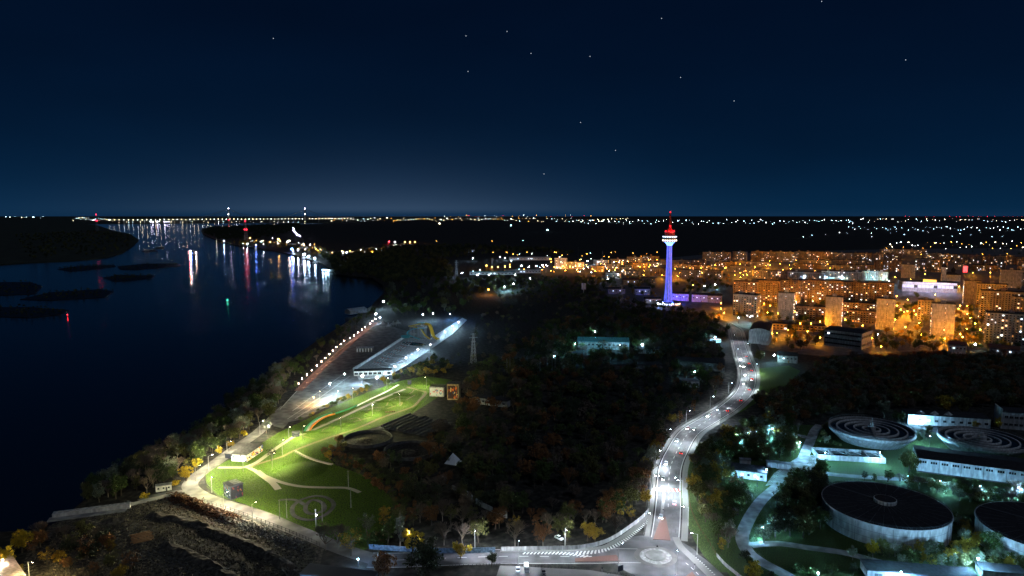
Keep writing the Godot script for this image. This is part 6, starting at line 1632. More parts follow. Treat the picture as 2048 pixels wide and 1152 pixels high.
func wasteland() -> void:
	for c in [[Vector3(-95.3, 0, -437.9), 16.0, "ruined round basin with a pale rim beside the lit lawn"], [Vector3(-64.3, 0, -416.1), 16.5, "second ruined round basin lost in the dark"]]:
		var o := thing("ruined_basin", c[2], "basin", c[0])
		part("wall", Shape.new().lathe([Vector2(c[1] - 0.8, 0), Vector2(c[1] - 0.8, 2.0), Vector2(c[1], 2.0), Vector2(c[1] + 0.3, 0)], 48).mesh(), M.dark_concrete, o)
		part("floor", Shape.new().lathe([Vector2(c[1] - 0.8, 0.06), Vector2(0.05, 0.1)], 48).mesh(), M.dark_dirt, o)
		part("mud", Shape.new().lathe([Vector2(6, 0.05), Vector2(4, 0.9), Vector2(1.5, 1.5), Vector2(0.05, 1.6)], 9, Vector3(-2, 0, 1)).mesh(), M.dirt, o)
		keep_clear.append(circle(Vector2(c[0].x, c[0].z), c[1] + 1.0))
	var chan := thing("concrete_channels", "row of parallel ruined concrete channels below the graffiti block", "basin", Vector3(-68.7, 0, -469.9), -0.5)
	for i in 9:
		part("wall", cached("channel", func(): return Shape.new().box(Vector3(0, 0.7, 0), Vector3(0.7, 1.4, 34))), M.dark_concrete, chan, Vector3(-18 + i * 4.4, 0, (i % 3) * 2.0 - 2.0))
	part("floor", Shape.new().box(Vector3(0, 0.05, 0), Vector3(40, 0.1, 34)).mesh(), M.dark_concrete, chan)
	keep_clear.append(pts([-96.2, -484, -67.2, -513.4, -36.8, -469.9, -53.7, -432.9, -78.8, -446]))

	# the hall with the teal roof
	var a := Vector3(85.6, 0, -737.1)
	var hall := shed("teal_roofed_hall", "long hall with a lit teal roof and pale walls in the dark", "building", a + Vector3(16, 0, -14), 56.0, 26.0, 8.0, -0.1, "grey_wall", "teal_roof", 3.2)
	panes(hall, 54.0, 26.0, 8.0, 12, 5.0, Vector2(2.6, 1.4), [])
	for i in 18:
		part("roof_rib", cached("tealrib", func(): return Shape.new().bar(Vector3(0, 8.15, 13.5), Vector3(0, 11.35, 0), 0.16, 0.16)), M.teal_roof, hall, Vector3(-26.5 + i * 3.1, 0, 0))
	var wedge := shed("dark_annex", "dark pointed roofed annex in front of the teal roofed hall", "building", Vector3(69.8, 0, -688.4), 26.0, 16.0, 5.0, 0.6, "dark_concrete", "roof_felt", 4.0)
	for s in [[Vector3(116.8, 0, -727), 70.0, 0.45, "cool lamp at the end of the teal roofed hall"], [Vector3(68.8, 0, -733.7), 90.0, 0.3, "cool lamp by the trees beside the teal roofed hall"], [Vector3(42, 0, -670.2), 200.0, 0.42, "teal lamp among the bushes below the hall"], [Vector3(99.8, 0, -810.2), 300.0, 0.35, "tall teal lamp behind the teal roofed hall"], [Vector3(141.1, 0, -729.3), 240.0, 0.6, "white lamp at the corner of the dark yard"], [Vector3(164.4, 0, -602.3), 160.0, 0.42, "blue lamp on the small lit hut in the dark"], [Vector3(233.4, 0, -773.6), 240.0, 0.5, "blue lamp on the kiosk beside the upper road"]]:
		globe_lamp(s[0], 7.0, s[2] * 1.3, "cool_lamp", Color(0.58, 0.86, 1.0), s[1], s[3], "", "yard_floodlight")
	var mast := arm_lamp(Vector3(87, 0, -703), 19.0, PI, "cool_lamp", Color(0.5, 0.9, 1.0), 230.0, "tall floodlight mast before the teal roofed hall", "", "steel", 2.2, false)
	for s in [[Vector3(181.9, 0, -647.7), 44.0, 22.0, 8.0, -0.25, "dark_concrete", "roof_felt", 2.5, "large unlit hall beside the climbing road"], [Vector3(154.7, 0, -721), 40.0, 12.0, 5.0, -0.05, "pale_concrete", "roof_felt", 0.0, "low pale shed along the dark yard"], [Vector3(153.5, 0, -579), 15.0, 9.0, 5.5, 0.0, "white_wall", "metal_roof", 0.0, "small hut lit blue by its own lamp"], [Vector3(-15.3, 0, -523.1), 30.0, 9.0, 5.0, -0.45, "pale_concrete", "roof_felt", 0.0, "abandoned low building with a pale end wall behind the mural block"], [Vector3(234.5, 0, -780.6), 14.0, 7.0, 4.0, 0.2, "white_wall", "tile_roof", 0.0, "kiosk with a red roof beside the upper road"], [Vector3(119.4, 0, -649.8), 50.0, 14.0, 4.0, 0.0, "dark_concrete", "roof_felt", 0.0, "long unlit shed at the edge of the dark yard"]]:
		var o := shed("dark_building", s[8], "building", s[0], s[1], s[2], s[3], s[4], s[5], s[6], s[7])
		panes(o, s[1], s[2], s[3], 5, s[3] * 0.55, Vector2(1.8, 1.4), [])
	var tent := thing("pale_tent", "small pale pointed shelter alone in the dark scrub", "tent", Vector3(-35.5, 0, -397), 0.4)
	part("canopy", Shape.new().lathe([Vector2(5.5, 0.1), Vector2(0.1, 6.0)], 4).mesh(), M.white_fabric, tent)
	var ruin := thing("ruined_wall", "long broken white wall with graffiti crossing the dark scrub", "wall")
	var rl := pts([-32.4, -357.5, -25.1, -349.5, -20.6, -341.3, -18.6, -338.2, -15.1, -334.6, -9.8, -328.8, -6, -324.2, -2.5, -322])
	for i in rl.size() - 1:
		if i == 2:
			continue
		var h := 2.2 + 1.4 * sin(i * 2.3)
		part("wall", Shape.new().bar(Vector3(rl[i].x, h / 2, rl[i].y), Vector3(rl[i + 1].x, h / 2, rl[i + 1].y), 0.5, h).mesh(), M.white_wall, ruin)
	# lattice pylons and thin masts
	for s in [[Vector3(-38.5, 0, -669.7), 30.0, "lattice power pylon on the dark slope above the park"], [Vector3(71.3, 0, -649.8), 24.0, "lattice power pylon before the teal roofed hall"], [Vector3(-131.9, 0, -1615.5), 36.0, "lattice power pylon by the goods yard"], [Vector3(-49.9, 0, -1696.4), 36.0, "lattice power pylon behind the long goods shed"], [Vector3(175.8, 0, -1085.9), 34.0, "lattice power pylon west of the television tower"]]:
		var o := thing("power_pylon", s[2], "pylon", s[0], 0.4)
		part("lattice", lattice(s[1], 5.0, 1.0, 8, 0.2).mesh(), M.steel, o)
		for y in [0.72, 0.86, 0.98]:
			part("crossarm", Shape.new().box(Vector3(0, s[1] * y, 0), Vector3(9.0 - 3.0 * absf(y - 0.86) * 10, 0.3, 0.5)).mesh(), M.steel, o)
	var board := thing("billboard_mast", "slim white double sided billboard mast by the dark road", "billboard", Vector3(127, 0, -1202.6))
	part("post", Shape.new().tube(Vector3.ZERO, Vector3(0, 14, 0), 0.6, 0.5, 8).mesh(), M.pale_concrete, board)
	part("panel", Shape.new().box(Vector3(-2, 19, 0), Vector3(3.4, 11, 0.6)).box(Vector3(2, 19, 0), Vector3(3.4, 11, 0.6)).mesh(), M.pale_concrete, board)
	for s in [[Vector3(84.8, 0, -1696.4), 20.0], [Vector3(37.6, 0, -629.1), 14.0], [Vector3(40.4, 0, -629.1), 14.0], [Vector3(32.6, 0, -623.1), 14.0], [Vector3(26.3, 0, -629.1), 14.0], [Vector3(-1.9, 0, -629.1), 14.0], [Vector3(-4.7, 0, -627.1), 14.0], [Vector3(207.5, 0, -2142.6), 40.0], [Vector3(270.5, 0, -2035.7), 34.0], [Vector3(-15.4, 0, -2338.9), 38.0], [Vector3(23.3, 0, -609.5), 13.0]]:
		var o := thing("thin_mast", "thin bare mast rising from the dark ground", "mast", s[0], 0.0, "thin masts on the dark ground")
		part("post", Shape.new().tube(Vector3.ZERO, Vector3(0, s[1], 0), 0.22, 0.12, 5).mesh(), M.steel, o)


# ---------------------------------------------------------------- along the road

func make_car(called: String, label: String, at: Vector3, turn: float, paint: Color, on := true, van := false, group := "") -> void:
	# the nose points to +z
	var o := thing(called, label, "van" if van else "car", Vector3(at.x, 0.08, at.z), turn, group)
	var key := "van" if van else "car"
	var l := 5.6 if van else 4.5
	var w := 2.0 if van else 1.8
	var m := StandardMaterial3D.new()
	m.resource_name = "car_paint"
	m.albedo_color = paint
	m.roughness = 0.3
	m.clearcoat_enabled = true
	m.clearcoat = 0.6
	part("body", cached(key + "_body", func():
		var s := Shape.new()
		s.box(Vector3(0, 0.55, 0), Vector3(w, 0.55, l), Basis(), 0.97)
		if van:
			s.box(Vector3(0, 1.5, -0.35), Vector3(w * 0.97, 1.4, l * 0.84), Basis(), 0.92)
		else:
			s.box(Vector3(0, 0.9, 0), Vector3(w * 0.96, 0.16, l * 0.96), Basis(), 0.96)
			s.box(Vector3(0, 1.45, -0.3), Vector3(w * 0.74, 0.1, 1.7), Basis(), 0.92)
		return s), m, o)
	part("window", cached(key + "_glass", func(): return Shape.new().box(Vector3(0, 1.7, -0.3), Vector3(w * 0.99, 0.5, l * 0.78), Basis(), 0.94) if van else Shape.new().box(Vector3(0, 1.2, -0.25), Vector3(w * 0.9, 0.46, 2.6), Basis(), 0.76)), M.glass, o)
	for x in [-1.0, 1.0]:
		for z in [-1.0, 1.0]:
			var wh := part("wheel", cached("tyre", func(): return Shape.new().tube(Vector3(-0.11, 0, 0), Vector3(0.11, 0, 0), 0.33, 0.33, 12)), M.tyre, o, Vector3(x * (w / 2 - 0.08), 0.33, z * l * 0.31))
			part("rim", cached("rim", func(): return Shape.new().tube(Vector3(-0.12, 0, 0), Vector3(0.12, 0, 0), 0.2, 0.2, 8)), M.steel, wh)
		part("headlight", cached("headlight", func(): return Shape.new().box(Vector3.ZERO, Vector3(0.36, 0.2, 0.1))), M.head_light if on else M.white_fabric, o, Vector3(x * w * 0.34, 0.66, l / 2 + 0.02))
		part("tail_light", cached("taillight", func(): return Shape.new().box(Vector3.ZERO, Vector3(0.34, 0.2, 0.1))), M.tail_light if on else M.red_plastic, o, Vector3(x * w * 0.36, 0.75, -l / 2 - 0.02))
	if on:
		var s := SpotLight3D.new()
		s.name = "lamp_light"
		s.spot_angle = 28.0
		s.spot_range = 120.0
		s.spot_attenuation = 2.0
		s.light_energy = 260.0
		s.light_color = Color(0.95, 0.97, 1.0)
		s.light_size = 0.2
		s.shadow_enabled = true
		s.position = Vector3(0, 0.7, l / 2 + 0.25)
		s.rotation = Vector3(-0.06, PI, 0)
		o.add_child(s)


func along(p: PackedVector2Array, d: float, side: float) -> Array:
	var c := Curve2D.new()
	for q in p:
		c.add_point(q)
	var a := c.sample_baked(d)
	var f := (c.sample_baked(minf(d + 1.0, c.get_baked_length())) - c.sample_baked(maxf(d - 1.0, 0))).normalized()
	var s := Vector2(f.y, -f.x) * side
	return [Vector3(a.x + s.x, 0, a.y + s.y), atan2(f.x, f.y)]


func street_life() -> void:
	var silver := Color(0.7, 0.72, 0.75)
	# traffic: coming down on the river side, climbing on the other; [metres from the roundabout, coming down, paint, label]
	for c in [[22.0, true, silver, "silver car with headlights on entering the roundabout from the hill"], [58.0, true, Color(0.9, 0.9, 0.9), "white car with glaring headlights at the zebra crossing"], [72.0, true, Color(0.2, 0.22, 0.25), "dark car close behind the white one at the crossing"], [140.0, true, silver, "silver car coming down the middle of the hill"], [168.0, true, Color(0.5, 0.1, 0.1), "red car coming down the upper curve"], [318.0, true, Color(0.85, 0.85, 0.85), "white car with headlights on in the upper bend"], [262.0, false, Color(0.15, 0.16, 0.2), "dark car with red tail lamps climbing into the upper bend"], [300.0, false, Color(0.4, 0.42, 0.45), "grey car with red tail lamps at the top of the bend"], [405.0, false, Color(0.6, 0.1, 0.08), "red car with tail lamps on near the head of the road"], [440.0, false, Color(0.8, 0.8, 0.8), "white car with red tail lamps at the head of the road"], [425.0, true, Color(0.7, 0.7, 0.72), "pale car with headlights on at the head of the road"], [96.0, true, silver, "silver car coming down above the crossing"], [118.0, false, Color(0.2, 0.2, 0.24), "dark car climbing from the crossing"], [40.0, false, silver, "silver car climbing away from the roundabout"], [205.0, true, Color(0.9, 0.9, 0.9), "white car coming down below the upper curve"], [228.0, false, Color(0.1, 0.1, 0.12), "black car climbing below the upper curve"], [352.0, true, silver, "silver car coming out of the upper bend"], [340.0, false, Color(0.3, 0.05, 0.05), "dark red car with tail lamps above the upper bend"], [375.0, false, Color(0.75, 0.75, 0.78), "pale car with tail lamps climbing to the head of the road"], [390.0, true, Color(0.85, 0.85, 0.85), "white car coming down from the head of the road"]]:
		var q := along(G.main, c[0], 3.1 if c[1] else -3.1)
		make_car("moving_car", c[3], q[0], q[1] + (PI if c[1] else 0.0), c[2])
	for c in [[Vector3(2.5, 0, -272), 0.0, Color(0.75, 0.8, 0.85), false, "pale blue car parked beside the white van"], [Vector3(6.1, 0, -272.8), 0.05, Color(0.92, 0.92, 0.92), true, "white van parked between two cars"], [Vector3(13.2, 0, -270.4), 0.0, Color(0.12, 0.13, 0.16), false, "dark car parked past the white van"], [Vector3(21.7, 0, -300.3), 0.7, Color(0.9, 0.9, 0.9), false, "white car parked behind the wall under the bare trees"], [Vector3(-198, 0, -338.2), 1.2, Color(0.1, 0.1, 0.12), false, "black car parked by the quay wall"], [Vector3(298.4, 0, -456.6), 1.3, Color(0.3, 0.34, 0.4), false, "dark car parked before the pump house"], [Vector3(134.9, 0, -391.3), 0.6, Color(0.1, 0.15, 0.4), false, "blue car parked behind the gate house"]]:
		make_car("parked_van" if c[3] else "parked_car", c[4], c[0], c[1], c[2], false, c[3])

	# concrete poles with flat lamps along the main road
	for s in [[Vector3(85.4, 0, -392.2), 1.1], [Vector3(100.9, 0, -432), 1.0], [Vector3(124.5, 0, -474.5), 0.9], [Vector3(152.5, 0, -512.1), 0.8], [Vector3(180, 0, -554.3), 0.9], [Vector3(207.1, 0, -615.3), 1.5], [Vector3(230.5, 0, -693.2), 1.6], [Vector3(253.5, 0, -774.5), 1.6], [Vector3(230.1, 0, -623.1), -1.6], [Vector3(203.5, 0, -560.7), -2.0], [Vector3(74.3, 0, -352.8), 1.4], [Vector3(89.9, 0, -346.3), -1.6], [Vector3(119.8, 0, -428.1), -2.2], [Vector3(148.1, 0, -472.2), -2.4], [Vector3(255.7, 0, -721), -1.6]]:
		arm_lamp(s[0], 9.5, s[1], "white_lamp", Color(0.88, 0.95, 1.0), 130.0, "concrete pole with a flat white lamp beside the climbing main road", "lamp poles along the main road")
	for s in [[Vector3(81.5, 0, -285.9), -1.9, "pale lamp pole on the verge east of the roundabout"], [Vector3(68.4, 0, -268.8), 2.9, "dark lamp pole on the near side of the roundabout"], [Vector3(45.3, 0, -275.3), 2.4, "dark lamp pole at the corner west of the roundabout"], [Vector3(2.6, 0, -277.3), 3.0, "dark lamp pole beside the parked vehicles"], [Vector3(62.9, 0, -308.2), 0.8, "lamp pole behind the white wall above the roundabout"], [Vector3(23.8, 0, -291.8), 0.1, "lamp pole on the footway of the west road"], [Vector3(-16.6, 0, -290.8), 0.1, "lamp pole behind the light blue hoarding"], [Vector3(-45.4, 0, -289), 0.1, "lamp pole at the far end of the light blue hoarding"], [Vector3(84.6, 0, -313.4), -1.7, "lamp pole at the exit of the roundabout uphill"]]:
		arm_lamp(s[0], 9.5, s[1], "white_lamp", Color(0.90, 0.95, 1.0), 95.0, s[2], "", "pale_concrete", 2.2, s[0].z > -284.0)
	# the lit crossing
	for s in [[Vector3(76.8, 0, -358.8), 1.5, "crossing lamp on the river side of the zebra crossing"], [Vector3(91.5, 0, -356.1), -1.5, "crossing lamp on the works side of the zebra crossing"]]:
		arm_lamp(s[0], 7.0, s[1], "white_lamp", WHITE, 55.0, s[2], "", "steel", 3.0)
	# park road lamps
	for s in [[Vector3(-177.3, 0, -368.6), 2.2], [Vector3(-145.9, 0, -331.1), 2.6], [Vector3(-126.7, 0, -318.7), 2.7], [Vector3(-171.3, 0, -450.2), 2.4], [Vector3(-177.3, 0, -385), 2.4], [Vector3(-176, 0, -408.1), 2.4]]:
		arm_lamp(s[0], 8.5, s[1], "warm_lamp", Color(1.0, 0.96, 0.82), 190.0, "lamp post shining on the park road", "lamp posts of the park road", "pale_concrete", 2.2, false)

	# walls, hoardings and railings
	var hoarding := thing("blue_hoarding", "light blue site hoarding along the west road", "fence")
	var hp := pts([-64, -290.8, -54.4, -289.5, -43.1, -288.1, -31.9, -287.2, -20.8, -287.2, -7.5, -288.1])
	var hs := smooth(hp, 2.5)
	for i in hs.size() - 1:
		part("panel", Shape.new().bar(Vector3(hs[i].x, 1.2, hs[i].y), Vector3(hs[i + 1].x, 1.2, hs[i + 1].y), 0.06, 2.3 + 0.1 * (i % 2)).mesh(), M.blue_panel, hoarding)
	var wall := thing("roadside_wall", "white concrete wall sweeping round above the roundabout", "wall")
	var ws := smooth(pts([-4.9, -289, 8, -289.5, 21.4, -289.9, 30.5, -290.8, 39.9, -294.5, 47.4, -300.7, 55.7, -310.3, 63.6, -320.4, 68.7, -328.8]), 2.5)
	for i in ws.size() - 1:
		part("panel", Shape.new().bar(Vector3(ws[i].x, 1.0, ws[i].y), Vector3(ws[i + 1].x, 1.0, ws[i + 1].y), 0.22, 1.9 + 0.08 * (i % 2)).mesh(), M.pale_concrete if i % 5 else M.white_wall, wall)
	fence("street_railing", "dark street railing on the near side of the west road", smooth(pts([-26.4, -275.3, -13.6, -276.1, -5.1, -276.5]), 2.0), 1.1, "dark_steel", false)
	fence("corner_railing", "dark street railing between parked cars and roundabout", smooth(pts([8.1, -275.3, 18.2, -274.4, 28.7, -273.6, 32.5, -273.2]), 2.0), 1.1, "dark_steel", false)
	fence("guard_rail", "dark railing below the roundabout planting", smooth(pts([39.8, -269.6, 47, -268.8, 54.8, -266.5]), 2.0), 1.1, "dark_steel", false)
	fence("roadside_fence", "low grey fence on the river side of the climbing road", smooth(shifted(G.main, 9.8), 5.0), 1.3, "concrete", false)
	structure("yard", Shape.new().poly(pts([-5.1, -276.5, 8.1, -275.3, 32.9, -272.8, 46.9, -268, 44.5, -253.9, -8.7, -253.9]), 0.03).mesh(), M.pavement)
	var ad := thing("roadside_sign", "dark back of a square advertising sign by the west road", "sign", Vector3(45.2, 0, -269.6), 0.5)
	part("post", Shape.new().tube(Vector3.ZERO, Vector3(0, 2.2, 0), 0.1, 0.1).mesh(), M.dark_steel, ad)
	part("panel", Shape.new().box(Vector3(0, 2.6, 0), Vector3(2.6, 2.4, 0.2)).mesh(), M.navy, ad)
	for s in [[Vector3(37.6, 0, -270.4), "dark traffic sign on a thin post before the roundabout"], [Vector3(64.6, 0, -289), "keep clear sign on the far rim of the planter"], [Vector3(75.5, 0, -326.5), "sign post at the tip of the red traffic island"], [Vector3(77, 0, -273.2), "short bollard sign at the south exit island"]]:
		var o := thing("traffic_sign", s[1], "sign", s[0])
		part("post", cached("signpost", func(): return Shape.new().tube(Vector3.ZERO, Vector3(0, 2.2, 0), 0.05, 0.05)), M.steel, o)
		part("disc", cached("signdisc", func(): return Shape.new().tube(Vector3(0, 2.3, 0), Vector3(0, 2.3, 0.06), 0.4, 0.4, 12)), M.dark_steel, o)


# ---------------------------------------------------------------- trees and undergrowth

func leaf(s: Shape, p: Vector3, size: float, dice: RandomNumberGenerator, hang := 0.0) -> void:
	var n := Vector3(dice.randfn(), dice.randfn() + 0.5, dice.randfn()).normalized()
	var a := n.cross(Vector3(dice.randfn(), dice.randfn(), dice.randfn())).normalized() * size
	if hang > 0.0:
		a = Vector3(dice.randfn() * 0.2, -1, dice.randfn() * 0.2).normalized() * size * (1.0 + hang)
	var b := n.cross(a).normalized() * size * dice.randf_range(0.45, 0.75)
	s.quad(p - a, p + b, p + a, p - b)


func crown_shape(seed_: int, rx: float, ry: float, cy: float, clumps: int, each: int, size: float, hang := 0.0) -> Shape:
	# leaf sized faces in clumps through the volume of the crown; one tree is ten metres high
	var dice := RandomNumberGenerator.new()
	dice.seed = seed_
	var s := Shape.new()
	s.tinted = true
	for k in clumps:
		var d := Vector3(dice.randfn(), dice.randfn(), dice.randfn()).normalized() * pow(dice.randf(), 0.45)
		var c := Vector3(d.x * rx, cy + d.y * ry, d.z * rx) * dice.randf_range(0.9, 1.08)
		var r := dice.randf_range(0.55, 1.0) * minf(rx, ry) * 0.42
		var tone := dice.randf_range(0.6, 1.35)
		for i in each:
			var q := Vector3(dice.randfn(), dice.randfn() * 0.8, dice.randfn()).normalized() * r * pow(dice.randf(), 0.4)
			var t := tone * dice.randf_range(0.75, 1.25)
			s.col = Color(t * dice.randf_range(0.9, 1.15), t, t * dice.randf_range(0.8, 1.1))
			leaf(s, c + q, size * dice.randf_range(0.7, 1.2), dice, hang)
	return s


func trunk_shape(seed_: int, r: float, fork: float, limbs: int, reach: float, top: float) -> Shape:
	var dice := RandomNumberGenerator.new()
	dice.seed = seed_
	var s := Shape.new()
	var lean := Vector3(dice.randf_range(-0.3, 0.3), fork, dice.randf_range(-0.3, 0.3))
	s.tube(Vector3(0, -0.2, 0), lean, r, r * 0.7, 7)
	s.tube(lean, Vector3(lean.x * 1.5, top, lean.z * 1.5), r * 0.7, r * 0.15, 6)
	for i in limbs:
		var a := TAU * (i + dice.randf() * 0.6) / limbs
		var y := fork + (top - fork) * dice.randf_range(0.0, 0.5)
		s.tube(Vector3(lean.x, y, lean.z), Vector3(cos(a) * reach, y + dice.randf_range(1.2, 3.0), sin(a) * reach), r * 0.42, r * 0.08, 5)
	return s


func twig_shape(seed_: int, spread: float) -> Shape:
	var dice := RandomNumberGenerator.new()
	dice.seed = seed_
	var s := Shape.new()
	s.tinted = true
	var tips: Array = [[Vector3(0, 2.2, 0), Vector3(0, 1, 0), 0.2, 0]]
	while tips.size():
		var t: Array = tips.pop_back()
		var level: int = t[3]
		if level >= 4:
			continue
		for i in [7, 5, 5, 4][level]:
			var d: Vector3 = (t[1] + Vector3(dice.randfn(), dice.randfn() * 0.4 + 0.25, dice.randfn()) * spread).normalized()
			var l: float = [3.0, 2.1, 1.4, 0.95][level] * dice.randf_range(0.7, 1.15)
			var e: Vector3 = t[0] + d * l
			var w := dice.randf_range(0.7, 1.3)
			s.col = Color(w, w, w)
			s.tube(t[0], e, t[2] * (0.62 if level else 1.0), t[2] * 0.42, 3)
			tips.append([e, d, t[2] * 0.62, level + 1])
	return s


func tree_kinds() -> void:
	G.trees = {}
	for i in 3:
		G.trees["round%d" % i] = [crown_shape(40 + i, 3.3 + 0.3 * i, 3.3, 6.3, 38, 42, 0.29).mesh(), trunk_shape(60 + i, 0.26, 2.6, 6, 2.2, 8.0).mesh()]
	for i in 2:
		G.trees["wide%d" % i] = [crown_shape(50 + i, 4.7, 3.2, 6.4, 48, 44, 0.29).mesh(), trunk_shape(70 + i, 0.34, 2.4, 8, 3.2, 8.0).mesh()]
	G.trees["tall0"] = [crown_shape(80, 2.4, 4.2, 5.6, 36, 36, 0.27).mesh(), trunk_shape(81, 0.24, 2.0, 6, 1.6, 8.6).mesh()]
	G.trees["poplar0"] = [crown_shape(82, 1.25, 4.5, 5.3, 32, 34, 0.25).mesh(), trunk_shape(83, 0.22, 1.5, 6, 0.8, 9.2).mesh()]
	G.trees["thin0"] = [crown_shape(84, 3.4, 3.2, 6.2, 26, 24, 0.27).mesh(), trunk_shape(85, 0.26, 2.6, 9, 2.8, 8.6).mesh()]
	G.trees["willow0"] = [crown_shape(86, 3.6, 3.8, 5.6, 44, 32, 0.28, 0.9).mesh(), trunk_shape(87, 0.36, 2.4, 7, 2.4, 7.6).mesh()]
	for i in 2:
		G.trees["bare%d" % i] = [twig_shape(90 + i, 0.42 + 0.1 * i).mesh(), trunk_shape(92 + i, 0.2, 2.2, 3, 1.2, 5.0).mesh()]
	G.trees["bush0"] = [crown_shape(95, 4.4, 3.6, 4.2, 26, 24, 0.55).mesh(), trunk_shape(96, 0.2, 1.4, 5, 2.2, 5.0).mesh()]


func tree(kind: String, hue: String, at: Vector3, h: float, called: String, label: String, group := "") -> Node3D:
	var category := "shrub" if kind.begins_with("bush") else "tree"
	var o := thing(called, label, category, at, rng.randf() * TAU, group)
	var k := h / 10.0 if not kind.begins_with("bush") else h / 8.0
	o.scale = Vector3(k * rng.randf_range(0.88, 1.14), k, k * rng.randf_range(0.88, 1.14))
	part("trunk", G.trees[kind][1], M.pale_bark if kind.begins_with("bare") or hue == "silver" else M.bark, o)
	part("crown", G.trees[kind][0], M[hue], o)
	return o


func open_ground(p: Vector2) -> bool:
	for i in keep_clear.size():
		if G.boxes[i].has_point(p) and Geometry2D.is_point_in_polygon(p, keep_clear[i]):
			return false
	return true


func grassy(p: Vector2) -> bool:
	for i in bare.size():
		if G.bare_boxes[i].has_point(p) and Geometry2D.is_point_in_polygon(p, bare[i]):
			return false
	return true


func spots(poly: PackedVector2Array, n: int, gap: float) -> PackedVector2Array:
	var box := Rect2(poly[0], Vector2.ZERO)
	for p in poly:
		box = box.expand(p)
	var out := PackedVector2Array()
	for i in n * 30:
		if out.size() >= n:
			break
		var p := box.position + Vector2(rng.randf(), rng.randf()) * box.size
		if not Geometry2D.is_point_in_polygon(p, poly) or not open_ground(p):
			continue
		var ok := true
		for q in out:
			if q.distance_squared_to(p) < gap * gap:
				ok = false
				break
		if ok:
			out.append(p)
	return out


func grove(poly: PackedVector2Array, n: int, gap: float, kinds: Array, hues: Array, lo: float, hi: float, called: String, label: String, group: String) -> void:
	# the label begins with the looks of the single tree: size, shape, colour
	var looks := {"round": "round", "wide": "broad", "tall": "narrow", "thin": "sparse", "bare": "leafless", "willow": "drooping", "poplar": "columnar", "bush": "bushy"}
	var tones := {"green": "green", "olive": "olive", "dark": "dark green", "silver": "grey green", "gold": "golden brown", "rust_leaf": "rust brown", "twig": "grey brown", "yellow": "yellow"}
	for p in spots(poly, n, gap):
		var kind: String = kinds[rng.randi() % kinds.size()]
		var hue: String = hues[rng.randi() % hues.size()]
		if kind.begins_with("bare"):
			hue = "twig"
		var h := rng.randf_range(lo, hi)
		var size := "small" if h < lerpf(lo, hi, 0.33) else "tall" if h > lerpf(lo, hi, 0.67) else "middling"
		tree(kind, hue, Vector3(p.x, 0, p.y), h, called, "%s %s %s %s" % [size, looks[kind.left(-1)], tones[hue], label], group)


func mass(called: String, label: String, poly: PackedVector2Array, n: int, gap: float, kinds: Array, hues: Array, lo: float, hi: float) -> void:
	# a wood that reads as one mass
	var places := spots(poly, n, gap)
	var root := thing(called, label, "woodland")
	root.set_meta("kind", "stuff")
	var sets := {}
	for p in places:
		var key: String = kinds[rng.randi() % kinds.size()] + "|" + hues[rng.randi() % hues.size()]
		if not sets.has(key):
			sets[key] = []
		var h := rng.randf_range(lo, hi) / 10.0
		sets[key].append(Transform3D(Basis(Vector3.UP, rng.randf() * TAU).scaled(Vector3(h * rng.randf_range(0.9, 1.2), h, h * rng.randf_range(0.9, 1.2))), Vector3(p.x, 0, p.y)))
	for key in sets:
		var two: PackedStringArray = key.split("|")
		for w in 2:
			var mm := MultiMesh.new()
			mm.transform_format = MultiMesh.TRANSFORM_3D
			mm.mesh = G.trees[two[0]][w]
			mm.instance_count = sets[key].size()
			for i in sets[key].size():
				mm.set_instance_transform(i, sets[key][i])
			var node := MultiMeshInstance3D.new()
			node.name = "foliage" if w == 0 else "stems"
			node.multimesh = mm
			node.material_override = M[two[1]] if w == 0 else M.bark
			node.set_meta("kind", "stuff")
			root.add_child(node, true)


func tufts(called: String, label: String, poly: PackedVector2Array, n: int, hue: String, size: float) -> void:
	var box := Rect2(poly[0], Vector2.ZERO)
	for p in poly:
		box = box.expand(p)
	var dice := RandomNumberGenerator.new()
	dice.seed = 5
	var s := Shape.new()
	s.tinted = true
	for i in 9:
		var a := dice.randf() * TAU
		var d := Vector3(cos(a), 0, sin(a))
		var t := dice.randf_range(0.6, 1.4)
		s.col = Color(t, t, t)
		var b := d * dice.randf() * 0.5
		s.tri(b + d.cross(Vector3.UP) * 0.12, b - d.cross(Vector3.UP) * 0.12, b + d * 0.35 + Vector3(0, dice.randf_range(0.5, 1.0), 0))
	var where: Array = []
	for i in n * 3:
		if where.size() >= n:
			break
		var p := box.position + Vector2(rng.randf(), rng.randf()) * box.size
		if Geometry2D.is_point_in_polygon(p, poly) and grassy(p):
			var k := size * rng.randf_range(0.5, 1.3)
			where.append(Transform3D(Basis(Vector3.UP, rng.randf() * TAU).scaled(Vector3(k, k, k)), Vector3(p.x, 0.02, p.y)))
	var mm := MultiMesh.new()
	mm.transform_format = MultiMesh.TRANSFORM_3D
	mm.mesh = s.mesh()
	mm.instance_count = where.size()
	for i in where.size():
		mm.set_instance_transform(i, where[i])
	var node := MultiMeshInstance3D.new()
	node.name = numbered(called)
	node.multimesh = mm
	node.material_override = M[hue]
	tag(node, label, "grass", "", "stuff")
	add_child(node)


